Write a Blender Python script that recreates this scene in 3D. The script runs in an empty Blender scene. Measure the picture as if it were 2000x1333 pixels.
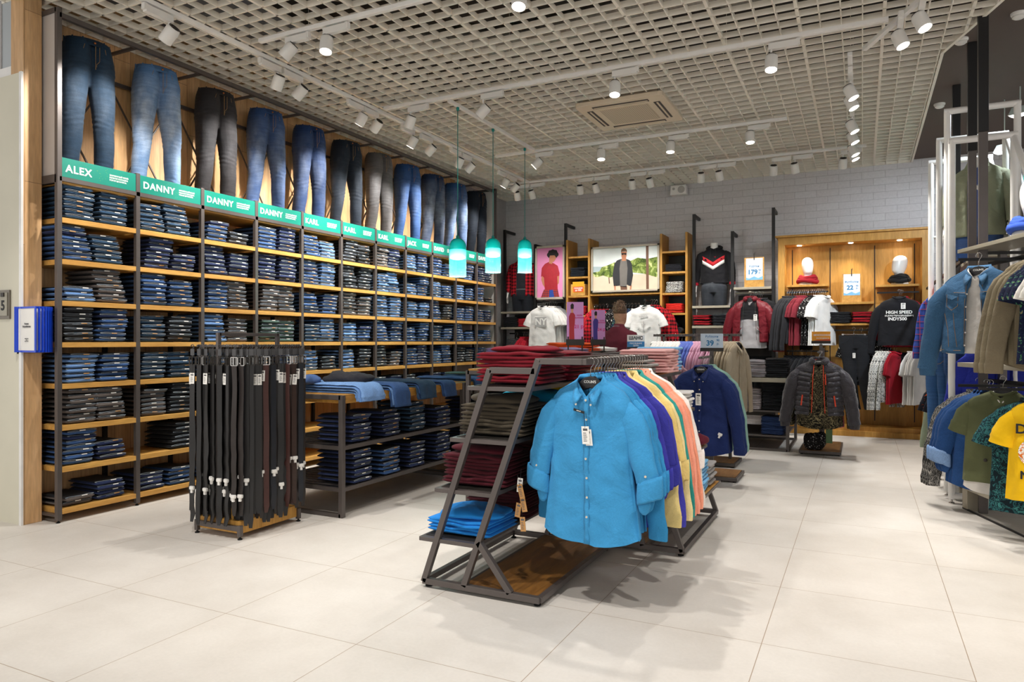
import bpy, bmesh, math, random
from math import sin, cos, pi, radians, sqrt, atan2
from mathutils import Vector, Matrix, noise
random.seed(7)
sc = bpy.context.scene
COL = sc.collection
R = radians

# ------------------------------------------------------------------ colours and materials
def lin(h):
    h = h.lstrip('#'); h = h if len(h) == 6 else ''.join(a*2 for a in h)
    r = []
    for i in (0, 2, 4):
        c = int(h[i:i+2], 16) / 255
        r.append(c / 12.92 if c <= .04045 else ((c + .055) / 1.055) ** 2.4)
    return (r[0], r[1], r[2], 1)

class NT:
    def __init__(s, name):
        s.m = bpy.data.materials.new(name); s.m.use_nodes = True
        s.t = s.m.node_tree; s.n = s.t.nodes; s.b = s.n['Principled BSDF']
    def node(s, typ, **kw):
        nd = s.n.new(typ)
        for k, v in kw.items():
            if k.startswith('_'): setattr(nd, k[1:], v)
            else: nd.inputs[k.replace('__', ' ')].default_value = v
        return nd
    def link(s, a, b): s.t.links.new(a, b)
    def coord(s, kind='Object', scale=(1, 1, 1), rot=(0, 0, 0), loc=(0, 0, 0)):
        tc = s.node('ShaderNodeTexCoord'); mp = s.node('ShaderNodeMapping')
        mp.inputs['Scale'].default_value = scale; mp.inputs['Rotation'].default_value = rot
        mp.inputs['Location'].default_value = loc
        s.link(tc.outputs[kind], mp.inputs['Vector'])
        return mp.outputs['Vector']
    def pos(s, scale=(1, 1, 1), loc=(0, 0, 0), rot=(0, 0, 0)):
        g = s.node('ShaderNodeNewGeometry'); mp = s.node('ShaderNodeMapping')
        mp.inputs['Scale'].default_value = scale; mp.inputs['Location'].default_value = loc
        mp.inputs['Rotation'].default_value = rot
        s.link(g.outputs['Position'], mp.inputs['Vector'])
        return mp.outputs['Vector']
    def mix(s, fac, a, b, mode='MIX'):
        m = s.node('ShaderNodeMix', _data_type='RGBA', _blend_type=mode)
        for i, v in ((0, fac), (6, a), (7, b)):
            if hasattr(v, 'is_output'): s.link(v, m.inputs[i])
            else: m.inputs[i].default_value = v
        return m.outputs[2]
    def ramp(s, fac, stops, interp='LINEAR'):
        r = s.node('ShaderNodeValToRGB'); r.color_ramp.interpolation = interp
        e = r.color_ramp.elements
        while len(e) < len(stops): e.new(.5)
        for i, (p, c) in enumerate(stops):
            e[i].position = p; e[i].color = c
        s.link(fac, r.inputs['Fac']); return r.outputs['Color']
    def noise(s, vec, scale, detail=3, rough=.5, dist=0):
        n = s.node('ShaderNodeTexNoise', Scale=scale, Detail=detail, Roughness=rough, Distortion=dist)
        s.link(vec, n.inputs['Vector']); return n.outputs['Fac']
    def bump(s, h, strength=.3, dist=.01):
        b = s.node('ShaderNodeBump', Strength=strength, Distance=dist)
        s.link(h, b.inputs['Height']); s.link(b.outputs['Normal'], s.b.inputs['Normal'])
    def base(s, c):
        if hasattr(c, 'is_output'): s.link(c, s.b.inputs['Base Color'])
        else: s.b.inputs['Base Color'].default_value = c
    def set(s, rough=.6, metal=0, spec=.5, sheen=0):
        s.b.inputs['Roughness'].default_value = rough; s.b.inputs['Metallic'].default_value = metal
        s.b.inputs['Specular IOR Level'].default_value = spec
        if sheen: s.b.inputs['Sheen Weight'].default_value = sheen; s.b.inputs['Sheen Roughness'].default_value = .5
        return s.m

MT = {}
def flat(name, h, rough=.6, metal=0, spec=.5, var=.06, vs=12, bump=0):
    """plain surface with a faint procedural variation"""
    t = NT(name); c = lin(h)
    v = t.coord()
    n = t.noise(v, vs, 3)
    lo = tuple(x * (1 - var) for x in c[:3]) + (1,); hi = tuple(min(1, x * (1 + var)) for x in c[:3]) + (1,)
    t.base(t.ramp(n, [(.3, lo), (.7, hi)]))
    if bump: t.bump(t.noise(v, vs * 8, 2), bump, .004)
    t.set(rough, metal, spec); MT[name] = t.m; return t.m

def emis(name, h, strength):
    t = NT(name); t.b.inputs['Base Color'].default_value = lin(h)
    t.b.inputs['Emission Color'].default_value = lin(h); t.b.inputs['Emission Strength'].default_value = strength
    MT[name] = t.m; return t.m

def cloth(name, h=None, rough=.85, weave=260, var=.12, fold=.25, foldscale=9, sheen=.04, streak=None):
    """woven cloth; h None = colour comes from the object's own colour"""
    t = NT(name)
    if h is None:
        oi = t.node('ShaderNodeObjectInfo'); base = oi.outputs['Color']
    else:
        rgb = t.node('ShaderNodeRGB'); rgb.outputs[0].default_value = lin(h); base = rgb.outputs[0]
    v = t.coord()
    big = t.noise(v, 7, 3)
    f = t.coord(scale=streak) if streak else v
    fine = t.noise(f, weave, 2)
    g = t.ramp(fine, [(.3, (1 - var,) * 3 + (1,)), (.7, (1 + var,) * 3 + (1,))])
    c = t.mix(1, base, g, 'MULTIPLY')
    g2 = t.ramp(big, [(.3, (.92,) * 3 + (1,)), (.7, (1.06,) * 3 + (1,))])
    t.base(t.mix(1, c, g2, 'MULTIPLY'))
    fo = t.noise(v, foldscale, 4, .55, .6)
    add = t.node('ShaderNodeMath', _operation='MULTIPLY_ADD'); t.link(fine, add.inputs[0]); add.inputs[1].default_value = .03
    t.link(fo, add.inputs[2])
    t.bump(add.outputs[0], fold, .03)
    t.set(rough, 0, .25, sheen); MT[name] = t.m; return t.m

cloth('fabric'); cloth('jersey', weave=400, var=.05, fold=.3, foldscale=7)
cloth('denim', weave=160, var=.28, fold=.3, foldscale=14, streak=(1, 1, 4))
cloth('linen', weave=120, var=.10, fold=.55, foldscale=7, streak=(1, 1, 6))

def wood(name, h1, h2, grain=(2, 2, 30), rough=.45, planks=None, use_pos=False, pbump=.1):
    t = NT(name)
    v = t.pos(scale=grain) if use_pos else t.coord(scale=grain)
    n1 = t.noise(v, 1.6, 5, .6, .4); n2 = t.noise(v, 9, 3, .5)
    c = t.ramp(n1, [(.3, lin(h1)), (.7, lin(h2))])
    g = t.ramp(n2, [(.35, (.88, .88, .88, 1)), (.65, (1.05, 1.05, 1.05, 1))])
    c = t.mix(1, c, g, 'MULTIPLY')
    if planks:                                          # (rotation, width, length)
        pv = t.pos(rot=planks[0])
        b = t.node('ShaderNodeTexBrick', _offset=.37, Scale=1)
        b.inputs['Brick Width'].default_value = planks[2]; b.inputs['Row Height'].default_value = planks[1]
        b.inputs['Mortar Size'].default_value = .0022; b.inputs['Mortar Smooth'].default_value = .2
        b.inputs['Color1'].default_value = (.84, .84, .84, 1); b.inputs['Color2'].default_value = (1.1, 1.08, 1.05, 1)
        b.inputs['Mortar'].default_value = (.45, .42, .4, 1)
        t.link(pv, b.inputs['Vector']); c = t.mix(1, c, b.outputs['Color'], 'MULTIPLY')
    t.base(c); t.bump(n2, pbump, .002)
    t.set(rough, 0, .4); MT[name] = t.m; return t.m

wood('shelf_oak', '#b9853f', '#d8a658', grain=(12, 1.2, 12), rough=.5)
wood('table_oak', '#a8742f', '#d09a4a', grain=(14, 1.5, 14))
wood('cabinet_oak', '#a9792f', '#c9964a', grain=(10, 10, 1.1), rough=.5)
wood('floor_board', '#5e3d1c', '#93652f', grain=(14, 1.5, 14), rough=.38)
wood('base_oak', '#6d4b2a', '#94693c', grain=(14, 2, 14), rough=.45)
wood('cladding_oak', '#c09768', '#dbb386', grain=(8, 8, .9), use_pos=True, rough=.55, planks=((0, R(90), 0), .145, 1.25))

flat('metal_frame', '#5a5350', .42, .35, .5, .05)
flat('dark_metal', '#37332f', .5, .5, .4, .05)
flat('black_metal', '#1c1b1c', .45, .3, .5, .04)
flat('white_paint', '#e9e6e2', .4, 0, .5, .02)
flat('white_plastic', '#e2dfda', .35, 0, .5, .02)
flat('grid_white', '#efe8da', .5, 0, .4, .02)
flat('grey_metal_shelf', '#a49c8a', .45, .3, .5, .03)
flat('chrome', '#b9b6b2', .2, 1, .5, .02)
flat('black_plastic', '#1d1d20', .4, 0, .5, .05)
flat('black_rubber', '#121212', .7, 0, .3, .05)
flat('paper', '#ebe8e2', .7, 0, .3, .02)
flat('paper_print', '#5b5a5c', .7, 0, .3, .02)
flat('tag_tan', '#b98a55', .7, 0, .3, .05)
flat('black_ink', '#17181a', .7)
flat('mannequin_white', '#efece8', .28, 0, .5, .01)
flat('sign_green', '#0b7766', .45, 0, .4, .03)
flat('white_ink', '#f2f2ee', .6)
flat('button_pearl', '#c9c2b0', .25, 0, .6, .05)
flat('thread_pale', '#cfd0cf', .9)
emis('lamp_glow', '#fff4e4', 14)

# ------------------------------------------------------------------ mesh builder
class MB:
    def __init__(s): s.v = []; s.f = []; s.mi = []; s.cur = 0
    def add(s, verts, faces):
        o = len(s.v); s.v += [tuple(p) for p in verts]
        for f in faces: s.f.append([i + o for i in f]); s.mi.append(s.cur)
        return s
    def box(s, x0, x1, y0, y1, z0, z1):
        return s.add([(x0,y0,z0),(x1,y0,z0),(x1,y1,z0),(x0,y1,z0),(x0,y0,z1),(x1,y0,z1),(x1,y1,z1),(x0,y1,z1)],
                     [(0,3,2,1),(4,5,6,7),(0,1,5,4),(1,2,6,5),(2,3,7,6),(3,0,4,7)])
    def bar(s, p, q, w, h=None, up=(0, 0, 1)):
        h = h or w; p = Vector(p); q = Vector(q); d = (q - p).normalized(); u = Vector(up)
        if abs(d.dot(u)) > .98: u = Vector((0, 1, 0))
        a = d.cross(u).normalized() * w / 2; b = a.cross(d).normalized() * h / 2
        vs = [p-a-b, p+a-b, p+a+b, p-a+b, q-a-b, q+a-b, q+a+b, q-a+b]
        return s.add(vs, [(0,3,2,1),(4,5,6,7),(0,1,5,4),(1,2,6,5),(2,3,7,6),(3,0,4,7)])
    def loft(s, rings, cap0=True, cap1=True, closed=True):
        n = len(rings[0]); o = len(s.v); s.v += [tuple(p) for r in rings for p in r]; k = n if closed else n - 1
        for j in range(len(rings) - 1):
            for i in range(k):
                a = o + j*n + i; b = o + j*n + (i+1) % n
                s.f.append([a, b, b + n, a + n]); s.mi.append(s.cur)
        if cap0 and closed: s.f.append([o + i for i in reversed(range(n))]); s.mi.append(s.cur)
        if cap1 and closed: s.f.append([o + (len(rings)-1)*n + i for i in range(n)]); s.mi.append(s.cur)
        return s
    def tube(s, pts, r, n=8, cap=True, flatz=1.0):
        pts = [Vector(p) for p in pts]; rs = r if isinstance(r, (list, tuple)) else [r]*len(pts)
        rings = []; prev = None
        for i, p in enumerate(pts):
            d = (pts[min(i+1, len(pts)-1)] - pts[max(i-1, 0)]).normalized()
            if prev is None:
                u = Vector((0, 0, 1)) if abs(d.z) < .9 else Vector((0, 1, 0))
                a = d.cross(u).normalized()
            else:
                a = (prev - d * prev.dot(d)).normalized()
            prev = a; b = d.cross(a)
            rings.append([p + a*cos(2*pi*k/n)*rs[i] + b*sin(2*pi*k/n)*rs[i]*flatz for k in range(n)])
        return s.loft(rings, cap, cap)
    def lathe(s, prof, c=(0, 0, 0), n=20, cap=True, axis='z'):
        rings = []
        for r, z in prof:
            ring = []
            for k in range(n):
                a = 2*pi*k/n; x, y = cos(a)*r, sin(a)*r
                ring.append((c[0]+x, c[1]+y, c[2]+z) if axis == 'z' else ((c[0]+x, c[1]+z, c[2]+y) if axis == 'y' else (c[0]+z, c[1]+x, c[2]+y)))
            rings.append(ring)
        return s.loft(rings, cap, cap)
    def prism(s, poly, d0, d1, ax='y'):
        def P(a, b, d): return {'y': (a, d, b), 'x': (d, a, b), 'z': (a, b, d)}[ax]
        n = len(poly)
        vs = [P(a, b, d0) for a, b in poly] + [P(a, b, d1) for a, b in poly]
        return s.add(vs, [list(range(n))[::-1], [n+i for i in range(n)]] + [[i, (i+1) % n, n+(i+1) % n, n+i] for i in range(n)])
    def sphere(s, c, r, n=12, m=8):
        rx, ry, rz = r if isinstance(r, (tuple, list)) else (r, r, r)
        rings = []
        for j in range(m+1):
            t = pi*(j/m); rr = max(sin(t), .02)
            rings.append([(c[0]+rx*rr*cos(2*pi*k/n), c[1]+ry*rr*sin(2*pi*k/n), c[2]-rz*cos(t)) for k in range(n)])
        return s.loft(rings)
    def build(s, name, mats, parent=None, smooth=False, loc=None, rotz=0, bevel=0, color=None, fix=True):
        me = bpy.data.meshes.new(name); me.from_pydata(s.v, [], s.f)
        if not isinstance(mats, (list, tuple)): mats = [mats]
        for m in mats: me.materials.append(MT[m] if isinstance(m, str) else m)
        if len(mats) > 1: me.polygons.foreach_set('material_index', s.mi)
        if fix:
            bm = bmesh.new(); bm.from_mesh(me); bmesh.ops.recalc_face_normals(bm, faces=bm.faces); bm.to_mesh(me); bm.free()
        if smooth: me.polygons.foreach_set('use_smooth', [True]*len(me.polygons))
        me.update()
        o = bpy.data.objects.new(name, me); COL.objects.link(o)
        if smooth == 'auto':
            try: me.set_sharp_from_angle(angle=R(38))
            except Exception: pass
        if parent: o.parent = parent
        if loc: o.location = loc
        if rotz: o.rotation_euler[2] = rotz
        if bevel:
            b = o.modifiers.new('bevel', 'BEVEL'); b.width = bevel; b.segments = 2; b.limit_method = 'ANGLE'
        if color: o.color = lin(color) if isinstance(color, str) else color
        return o

def tag(o, label=None, cat=None, group=None, kind=None):
    if label: o['label'] = label
    if cat: o['category'] = cat
    if group: o['group'] = group
    if kind: o['kind'] = kind
    return o
def thing(name, label, cat, loc=(0, 0, 0), rotz=0, group=None):
    o = bpy.data.objects.new(name, None); COL.objects.link(o); o.location = loc; o.rotation_euler[2] = rotz
    o.empty_display_size = .1
    return tag(o, label, cat, group)
def dup(root, loc=None, rotz=None, label=None, group=None, color=None, scale=None, rot=None):
    r = root.copy(); COL.objects.link(r)
    if loc is not None: r.location = loc
    if rotz is not None: r.rotation_euler[2] = rotz
    if rot is not None: r.rotation_euler = rot
    if scale is not None: r.scale = scale
    if label: r['label'] = label
    if group: r['group'] = group
    elif group == '' and 'group' in r: del r['group']
    if color and r.type == 'MESH': r.color = lin(color)
    for ch in list(root.children):
        c = ch.copy(); COL.objects.link(c); c.parent = r
        if color and ch.get('tint'): c.color = lin(color)
        for g in ch.children:
            d = g.copy(); COL.objects.link(d); d.parent = c
            if color and g.get('tint'): d.color = lin(color)
    return r
def struct(name, mb, m, **k): return tag(mb.build(name, m, **k), kind='structure')
def text(body, size, m, parent, loc, rot=(R(90), 0, 0), name='lettering', bold=0, align='CENTER', ext=.0008, sx=1, spacing=1, extra=None):
    cu = bpy.data.curves.new(name, 'FONT'); cu.body = body; cu.size = size; cu.offset = bold; cu.extrude = ext
    cu.align_x = align; cu.align_y = 'CENTER'; cu.space_character = spacing; cu.resolution_u = 3; cu.space_line = .95 if size > .03 else 1.15
    o = bpy.data.objects.new(name, cu); COL.objects.link(o)
    me = bpy.data.meshes.new_from_object(o); bpy.data.objects.remove(o)
    me.materials.clear(); me.materials.append(MT[m])
    t = bpy.data.objects.new(name, me); COL.objects.link(t); t.parent = parent
    t.location = loc; t.rotation_euler = rot; t.scale = (sx, 1, 1)
    return t
ORD = ['', 'first', 'second', 'third', 'fourth', 'fifth', 'sixth', 'seventh', 'eighth', 'ninth', 'tenth', 'eleventh', 'twelfth', 'thirteenth',
       'fourteenth', 'fifteenth', 'sixteenth', 'seventeenth', 'eighteenth', 'nineteenth', 'twentieth', 'twenty-first', 'twenty-second', 'twenty-third', 'twenty-fourth', 'twenty-fifth', 'twenty-sixth', 'twenty-seventh', 'twenty-eighth', 'twenty-ninth', 'thirtieth',
       'thirty-first','thirty-second','thirty-third','thirty-fourth','thirty-fifth','thirty-sixth','thirty-seventh','thirty-eighth','thirty-ninth','fortieth']
def smooth_sub(o, lv=1):
    m = o.modifiers.new('sub', 'SUBSURF'); m.levels = lv; m.render_levels = lv; return o
def nz(x, y, z, s=1.0): return noise.noise(Vector((x*s, y*s, z*s)))

# ------------------------------------------------------------------ camera
H = 1.337
cam = bpy.data.cameras.new('camera'); co = bpy.data.objects.new('camera', cam); COL.objects.link(co)
cam.sensor_width = 36; cam.lens = 36 * 1383.7 / 2000; cam.clip_start = .05
co.location = (0, 0, H); co.rotation_euler = (R(90), 0, R(26.277)); sc.camera = co
sc.view_settings.view_transform = 'Standard'; sc.view_settings.look = 'None'; sc.view_settings.gamma = 1
sc.view_settings.exposure = 1.25
sc.cycles.max_bounces = 8; sc.cycles.diffuse_bounces = 4; sc.cycles.glossy_bounces = 3; sc.cycles.transmission_bounces = 8; sc.cycles.transparent_max_bounces = 6
sc.cycles.caustics_reflective = False; sc.cycles.caustics_refractive = False; sc.cycles.adaptive_threshold = .02
# ================================================================== hanging garments
# local frame: hook top at z=0, front towards -y, width along x
PROTOS = []
def se(a, n=2.6):
    c, s = cos(a), sin(a)
    return (abs(c)**(2/n))*(1 if c >= 0 else -1), (abs(s)**(2/n))*(1 if s >= 0 else -1)
def interp(tab, z):
    for (z0, *a), (z1, *b) in zip(tab, tab[1:]):
        if z <= z0 and z >= z1:
            t = (z0 - z) / (z0 - z1) if z0 != z1 else 0; t = t
            return [p + (q - p)*t for p, q in zip(a, b)]
    return list(tab[-1][1:]) if z < tab[-1][0] else list(tab[0][1:])
def garment_body(W=.245, L=.80, dep=.075, hem='curved', seed=0, opening=None, neck=.072, slope=.05, flare=1.08, folds=1.0, N=56, vneck=.085, top=-.105, M=30, waist=1.0, quilt=0):
    """closed (or open-fronted) tube from neck to hem; returns MB and a function giving the front surface"""
    zt = top
    tab = [(zt, neck, .060), (zt-.012, neck*1.18, .060), (zt-.028, W*.50, .056), (zt-.028-slope*.5, W*.78, .056), (zt-.03-slope, W*.92, .062), (zt-.06-slope, W*.985, .066), (zt-.12-slope, W, dep), (zt-L*.55, W*waist, dep), (zt-L, W*flare, dep*1.05)]
    tab = [(z, hw, min(hd, dep*1.0 + .004) if i > 2 else min(hd, max(dep, .03) + .012)) for i, (z, hw, hd) in enumerate(tab)]
    if dep > .1: tab = [(z, hw, max(hd, (.066, .078, .092, .104, .112, .122, dep, dep, dep)[i])) for i, (z, hw, hd) in enumerate(tab)]
    zs = [tab[i][0] for i in range(6)]
    zz = zs[-1]; k = M - 6 if not quilt else 72
    zs += [zz + (zt-L-zz)*(j+1)/k for j in range(k)]
    def P(a, z, j=0):
        hw, hd = interp(tab, z)
        cx, sy = se(a, 2.5 if z < zt-.1 else 2.1)
        x = cx*hw; y = sy*hd
        t = max(0, (zt-.16 - z)) / (L-.16)
        f = folds * (.010*nz(x*9, (0 if y < 0 else 5), z*1.6 + seed) + t*.020*nz(x*11 + seed, (2 if y < 0 else 7), z*2.0) + .007*(1 - 2*abs(nz(x*7 + z*5, seed*1.7, z*7 - x*4)))) * (.35 + .65*min(1, dep/.05))
        f += folds*.0035*(1 - 3*abs(nz(x*13 - z*10, seed + (0 if y < 0 else 4), z*13 + x*9)))
        y += f * (1 if abs(cx) < .98 else .3)
        kk = max(0, min(1, (z - (zt-.22))/.22))
        zo = -vneck * kk * (max(0, 1 - abs(cx)*.92)**1.15 if sy < 0 else 0)
        if z > zt-.03 and y > 0: zo += .004
        if hem == 'curved' and t > .55: zo -= (t-.55)/.45 * (.045*(1 - abs(cx)**2.2)*1.0 - .03)
        if hem and t > .5: zo += (t-.5)*.02*nz(x*6, y*20, seed)
        if quilt and z < zt-.05:
            q = abs(sin((z - .02*cx*cx)*pi/quilt)); 
            y += (q**.5 - .6)*.022*(1 if sy > 0 else -1)*(abs(sy)**.5); x += (q**.5 - .6)*.014*cx*abs(cx)
        return (x, y, z + zo)
    m = MB()
    rings = []
    for j, z in enumerate(zs):
        if opening:
            gap = opening(z)                       # half gap width at the front centre
            hw, hd = interp(tab, z); a0 = -pi/2 + min(1.2, (gap/max(hw, .01))**1.0 * 1.15); a1 = -pi/2 + 2*pi - (a0 + pi/2)
            rings.append([P(a0 + (a1-a0)*i/(N-1), z, j) for i in range(N)])
        else: rings.append([P(2*pi*i/N, z, j) for i in range(N)])
    m.loft(rings, False, False, closed=not opening)
    def front(x, z):
        z = z + vneck*max(0, min(1, (z - (zt-.22))/.22))*.6
        hw, hd = interp(tab, z); c = max(-.97, min(.97, x/hw)); n = 2.5 if z < zt-.1 else 2.1
        ca = abs(c)**(n/2); a = -math.acos(max(-1, min(1, ca*(1 if c > 0 else -1))))
        return P(a, z)[1]
    return m, front
def sleeve_mb(side, kind, W=.245, top=-.105, slope=.05, dep=.075, seed=0, r0=.068, r1=.050, spread=.05, N=18, quilt=0, bend=0.0):
    S = top-.03-slope; Ls = {'long': .60, 'short': .20, 'rolled': .36}[kind]; n = 30 if quilt else 15
    fl = max(.30, min(1, dep/.075*.85))
    key = [(W*.66, S-.040), (W*.84, S-.055), (W*.98, S-.095), (W*1.07, S-.16)]
    rest = Ls - .12; k = 8 if not quilt else 20; rings = []; pts = [(x, z) for x, z in key]
    for i in range(1, k+1):
        l = rest*i/k; pts.append((W*1.07 + spread*(1 - math.exp(-l*5)) + .10*l*(spread > .04), S-.16 - l*.985))
    P_ = [Vector((side*(x + .010*nz(z*6, seed, side)), .008*nz(z*7, seed+3, side) + bend*max(0, S-z)**2, z)) for x, z in pts]
    L = 0
    for i, p in enumerate(P_):
        d = (P_[min(i+1, len(P_)-1)] - P_[max(i-1, 0)]).normalized(); a = Vector((0, 1, 0)).cross(d).normalized()
        if i: L += (p - P_[i-1]).length
        r = (.038, .050, .062, r0)[i] if i < 4 else r0 + (r1 - r0)*min(1, (L-.12)/.45)
        if kind == 'short' and i >= 4: r = r0*1.08
        ring = []
        for q in range(N):
            t = 2*pi*q/N; w = 1 + .10*nz(cos(t)*1.5 + seed, L*16, sin(t)*1.5) + .07*(1 - 3*abs(nz(cos(t)*2 + seed, L*24, sin(t)*2)))
            if i < 3: w = 1
            if quilt: w *= .96 + .12*abs(sin(L*pi/quilt))**.5
            ring.append(p + a*(cos(t)*r*w) + Vector((0, sin(t)*r*w*fl*(.75 if i == 0 else 1), 0)))
        rings.append(ring)
    m = MB(); m.loft(rings, True, False); e = P_[-1]
    return m, (e.x, e.y, e.z, r), fl
def collar_mb(neck=.072, top=-.105, V=.085, h=.040, k=1.0):
    """button-down collar: stand, fold line dipping to the front, leaf turned outwards"""
    m = MB(); n = 32; A = []; B = []; C = []
    for i in range(n+1):
        a = R(-174 + 348*i/n); s, c = sin(a), cos(a); sg = 1 if s > 0 else -1
        f = max(0, min(1, (abs(a) - R(70)) / R(104))); f = f*f*(3-2*f)
        ax = abs(s)*neck*.93 * (1 - .10*f) + .010*f; fx = sg*ax; fy = .054*c*(1 + .10*f); fz = top + .020 - (V + .012)*f
        B.append((fx, fy, fz))
        A.append((fx*1.03, fy*.98, fz - .024*(1 - .5*f)))
        ox = .014*(1-f) + .034*f**2; oz = h*(1-f) + (h*.62)*f; tip = .030*max(0, (f-.80)/.20)**1.2
        C.append((fx + sg*ox*1.0, fy*1.12 - .010*f + (.010 if c > 0 else 0), fz - oz - tip))
    m.loft([A, B, C], False, False, closed=False)
    return m
def knit_collar_mb(neck=.072, top=-.105, r=.008, v=.055):
    pts = []
    for i in range(25):
        a = 2*pi*i/24; s = sin(a); c = cos(a)
        pts.append((neck*1.05*s, .054*c, top + .004 - (v*max(0, -c)**1.5)))
    return MB().tube(pts, r, 8, cap=False, flatz=1.3)
def put(mb, name, mat, par, color=None, sol=0, sub=0, smooth=True, tint=True):
    o = mb.build(name, mat, par, smooth=smooth, color=color)
    if sol: s = o.modifiers.new('t', 'SOLIDIFY'); s.thickness = sol; s.offset = 0
    if sub: smooth_sub(o, sub)
    if tint and color: o['tint'] = 1
    return o
def swing_tag(par, loc, w=.038, h=.075, rot=(0, 0, 0), string=.05, mat='paper', lines=True, name='price_tag'):
    m = MB().box(-w/2, w/2, -.0008, .0008, -h, 0); o = m.build(name, mat, par); o.location = loc; o.rotation_euler = rot
    s = MB().tube([(0, -.001, -.008), (.002, -.004, string*.5), (0, 0, string)], .0009, 4).build('string', 'black_ink', o)
    if lines:
        l = MB(); l.box(-w*.3, w*.3, -.0014, -.0009, -h*.25, -h*.12)
        for k in range(5): l.box(-w*.32, w*(.1 + .05*(k % 3)), -.0013, -.0009, -h*(.4+.11*k), -h*(.36+.11*k))
        l.build('print', 'paper_print', o)
    return o
def security_tag(par, loc, rot=(0, 0, 0)):
    m = MB(); m.loft([[(x*s, y, z*s2) for x, z in ((-.017, -.012), (.017, -.012), (.02, 0), (.017, .012), (-.017, .012), (-.02, 0))] for y, s, s2 in ((-.012, .75, .75), (-.006, 1, 1), (.006, 1, 1), (.012, .8, .8))])
    m.box(-.008, .008, -.008, .006, -.034, -.010)
    o = m.build('security_tag', 'white_plastic', par, smooth='auto', loc=loc); o.rotation_euler = rot; return o
HANG = {}
def hanger(loc, rotz, label, group, proto='shirt', text_on=False, tilt=0):
    if proto not in HANG:
        r = bpy.data.objects.new('clothes_hanger', None); COL.objects.link(r); PROTOS.append(r)
        pts = []
        for a in range(200, -20, -15): pts.append((.019*cos(R(a)), 0, -.019 + .019*sin(R(a))))
        pts += [(.014, 0, -.034), (.003, 0, -.048), (0, 0, -.062), (0, 0, -.098)]
        MB().tube(pts, .0019, 6).build('hook', 'chrome', r, smooth=True)
        m = MB(); top = [(-.180, -.222), (-.15, -.200), (-.10, -.165), (-.055, -.118), (-.03, -.098), (0, -.092), (.03, -.098), (.055, -.118), (.10, -.165), (.15, -.200), (.180, -.222)]
        bot = [(.176, -.234), (.14, -.222), (.10, -.195), (.055, -.165), (0, -.150), (-.055, -.165), (-.10, -.195), (-.14, -.222), (-.176, -.234)]
        m.prism(top + bot, -.008, .008, 'y')
        if proto == 'clip':
            m = MB(); m.bar((-.15, 0, -.10), (.15, 0, -.10), .008).bar((0, 0, -.10), (0, 0, -.08), .012)
            m.box(-.155, -.125, -.01, .01, -.135, -.092).box(.125, .155, -.01, .01, -.135, -.092)
        m.build('hanger_body', 'black_plastic' if proto == 'shirt' else 'chrome', r, bevel=.003)
        HANG[proto] = r
    h = dup(HANG[proto], loc, rotz, label, group); h['category'] = 'hanger'
    if tilt: h.rotation_euler[1] = tilt
    if text_on: text("COLIN'S", .018, 'white_ink', h, (0, -.0085, -.120), (R(90), 0, 0), bold=.0004)
    return h
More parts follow.
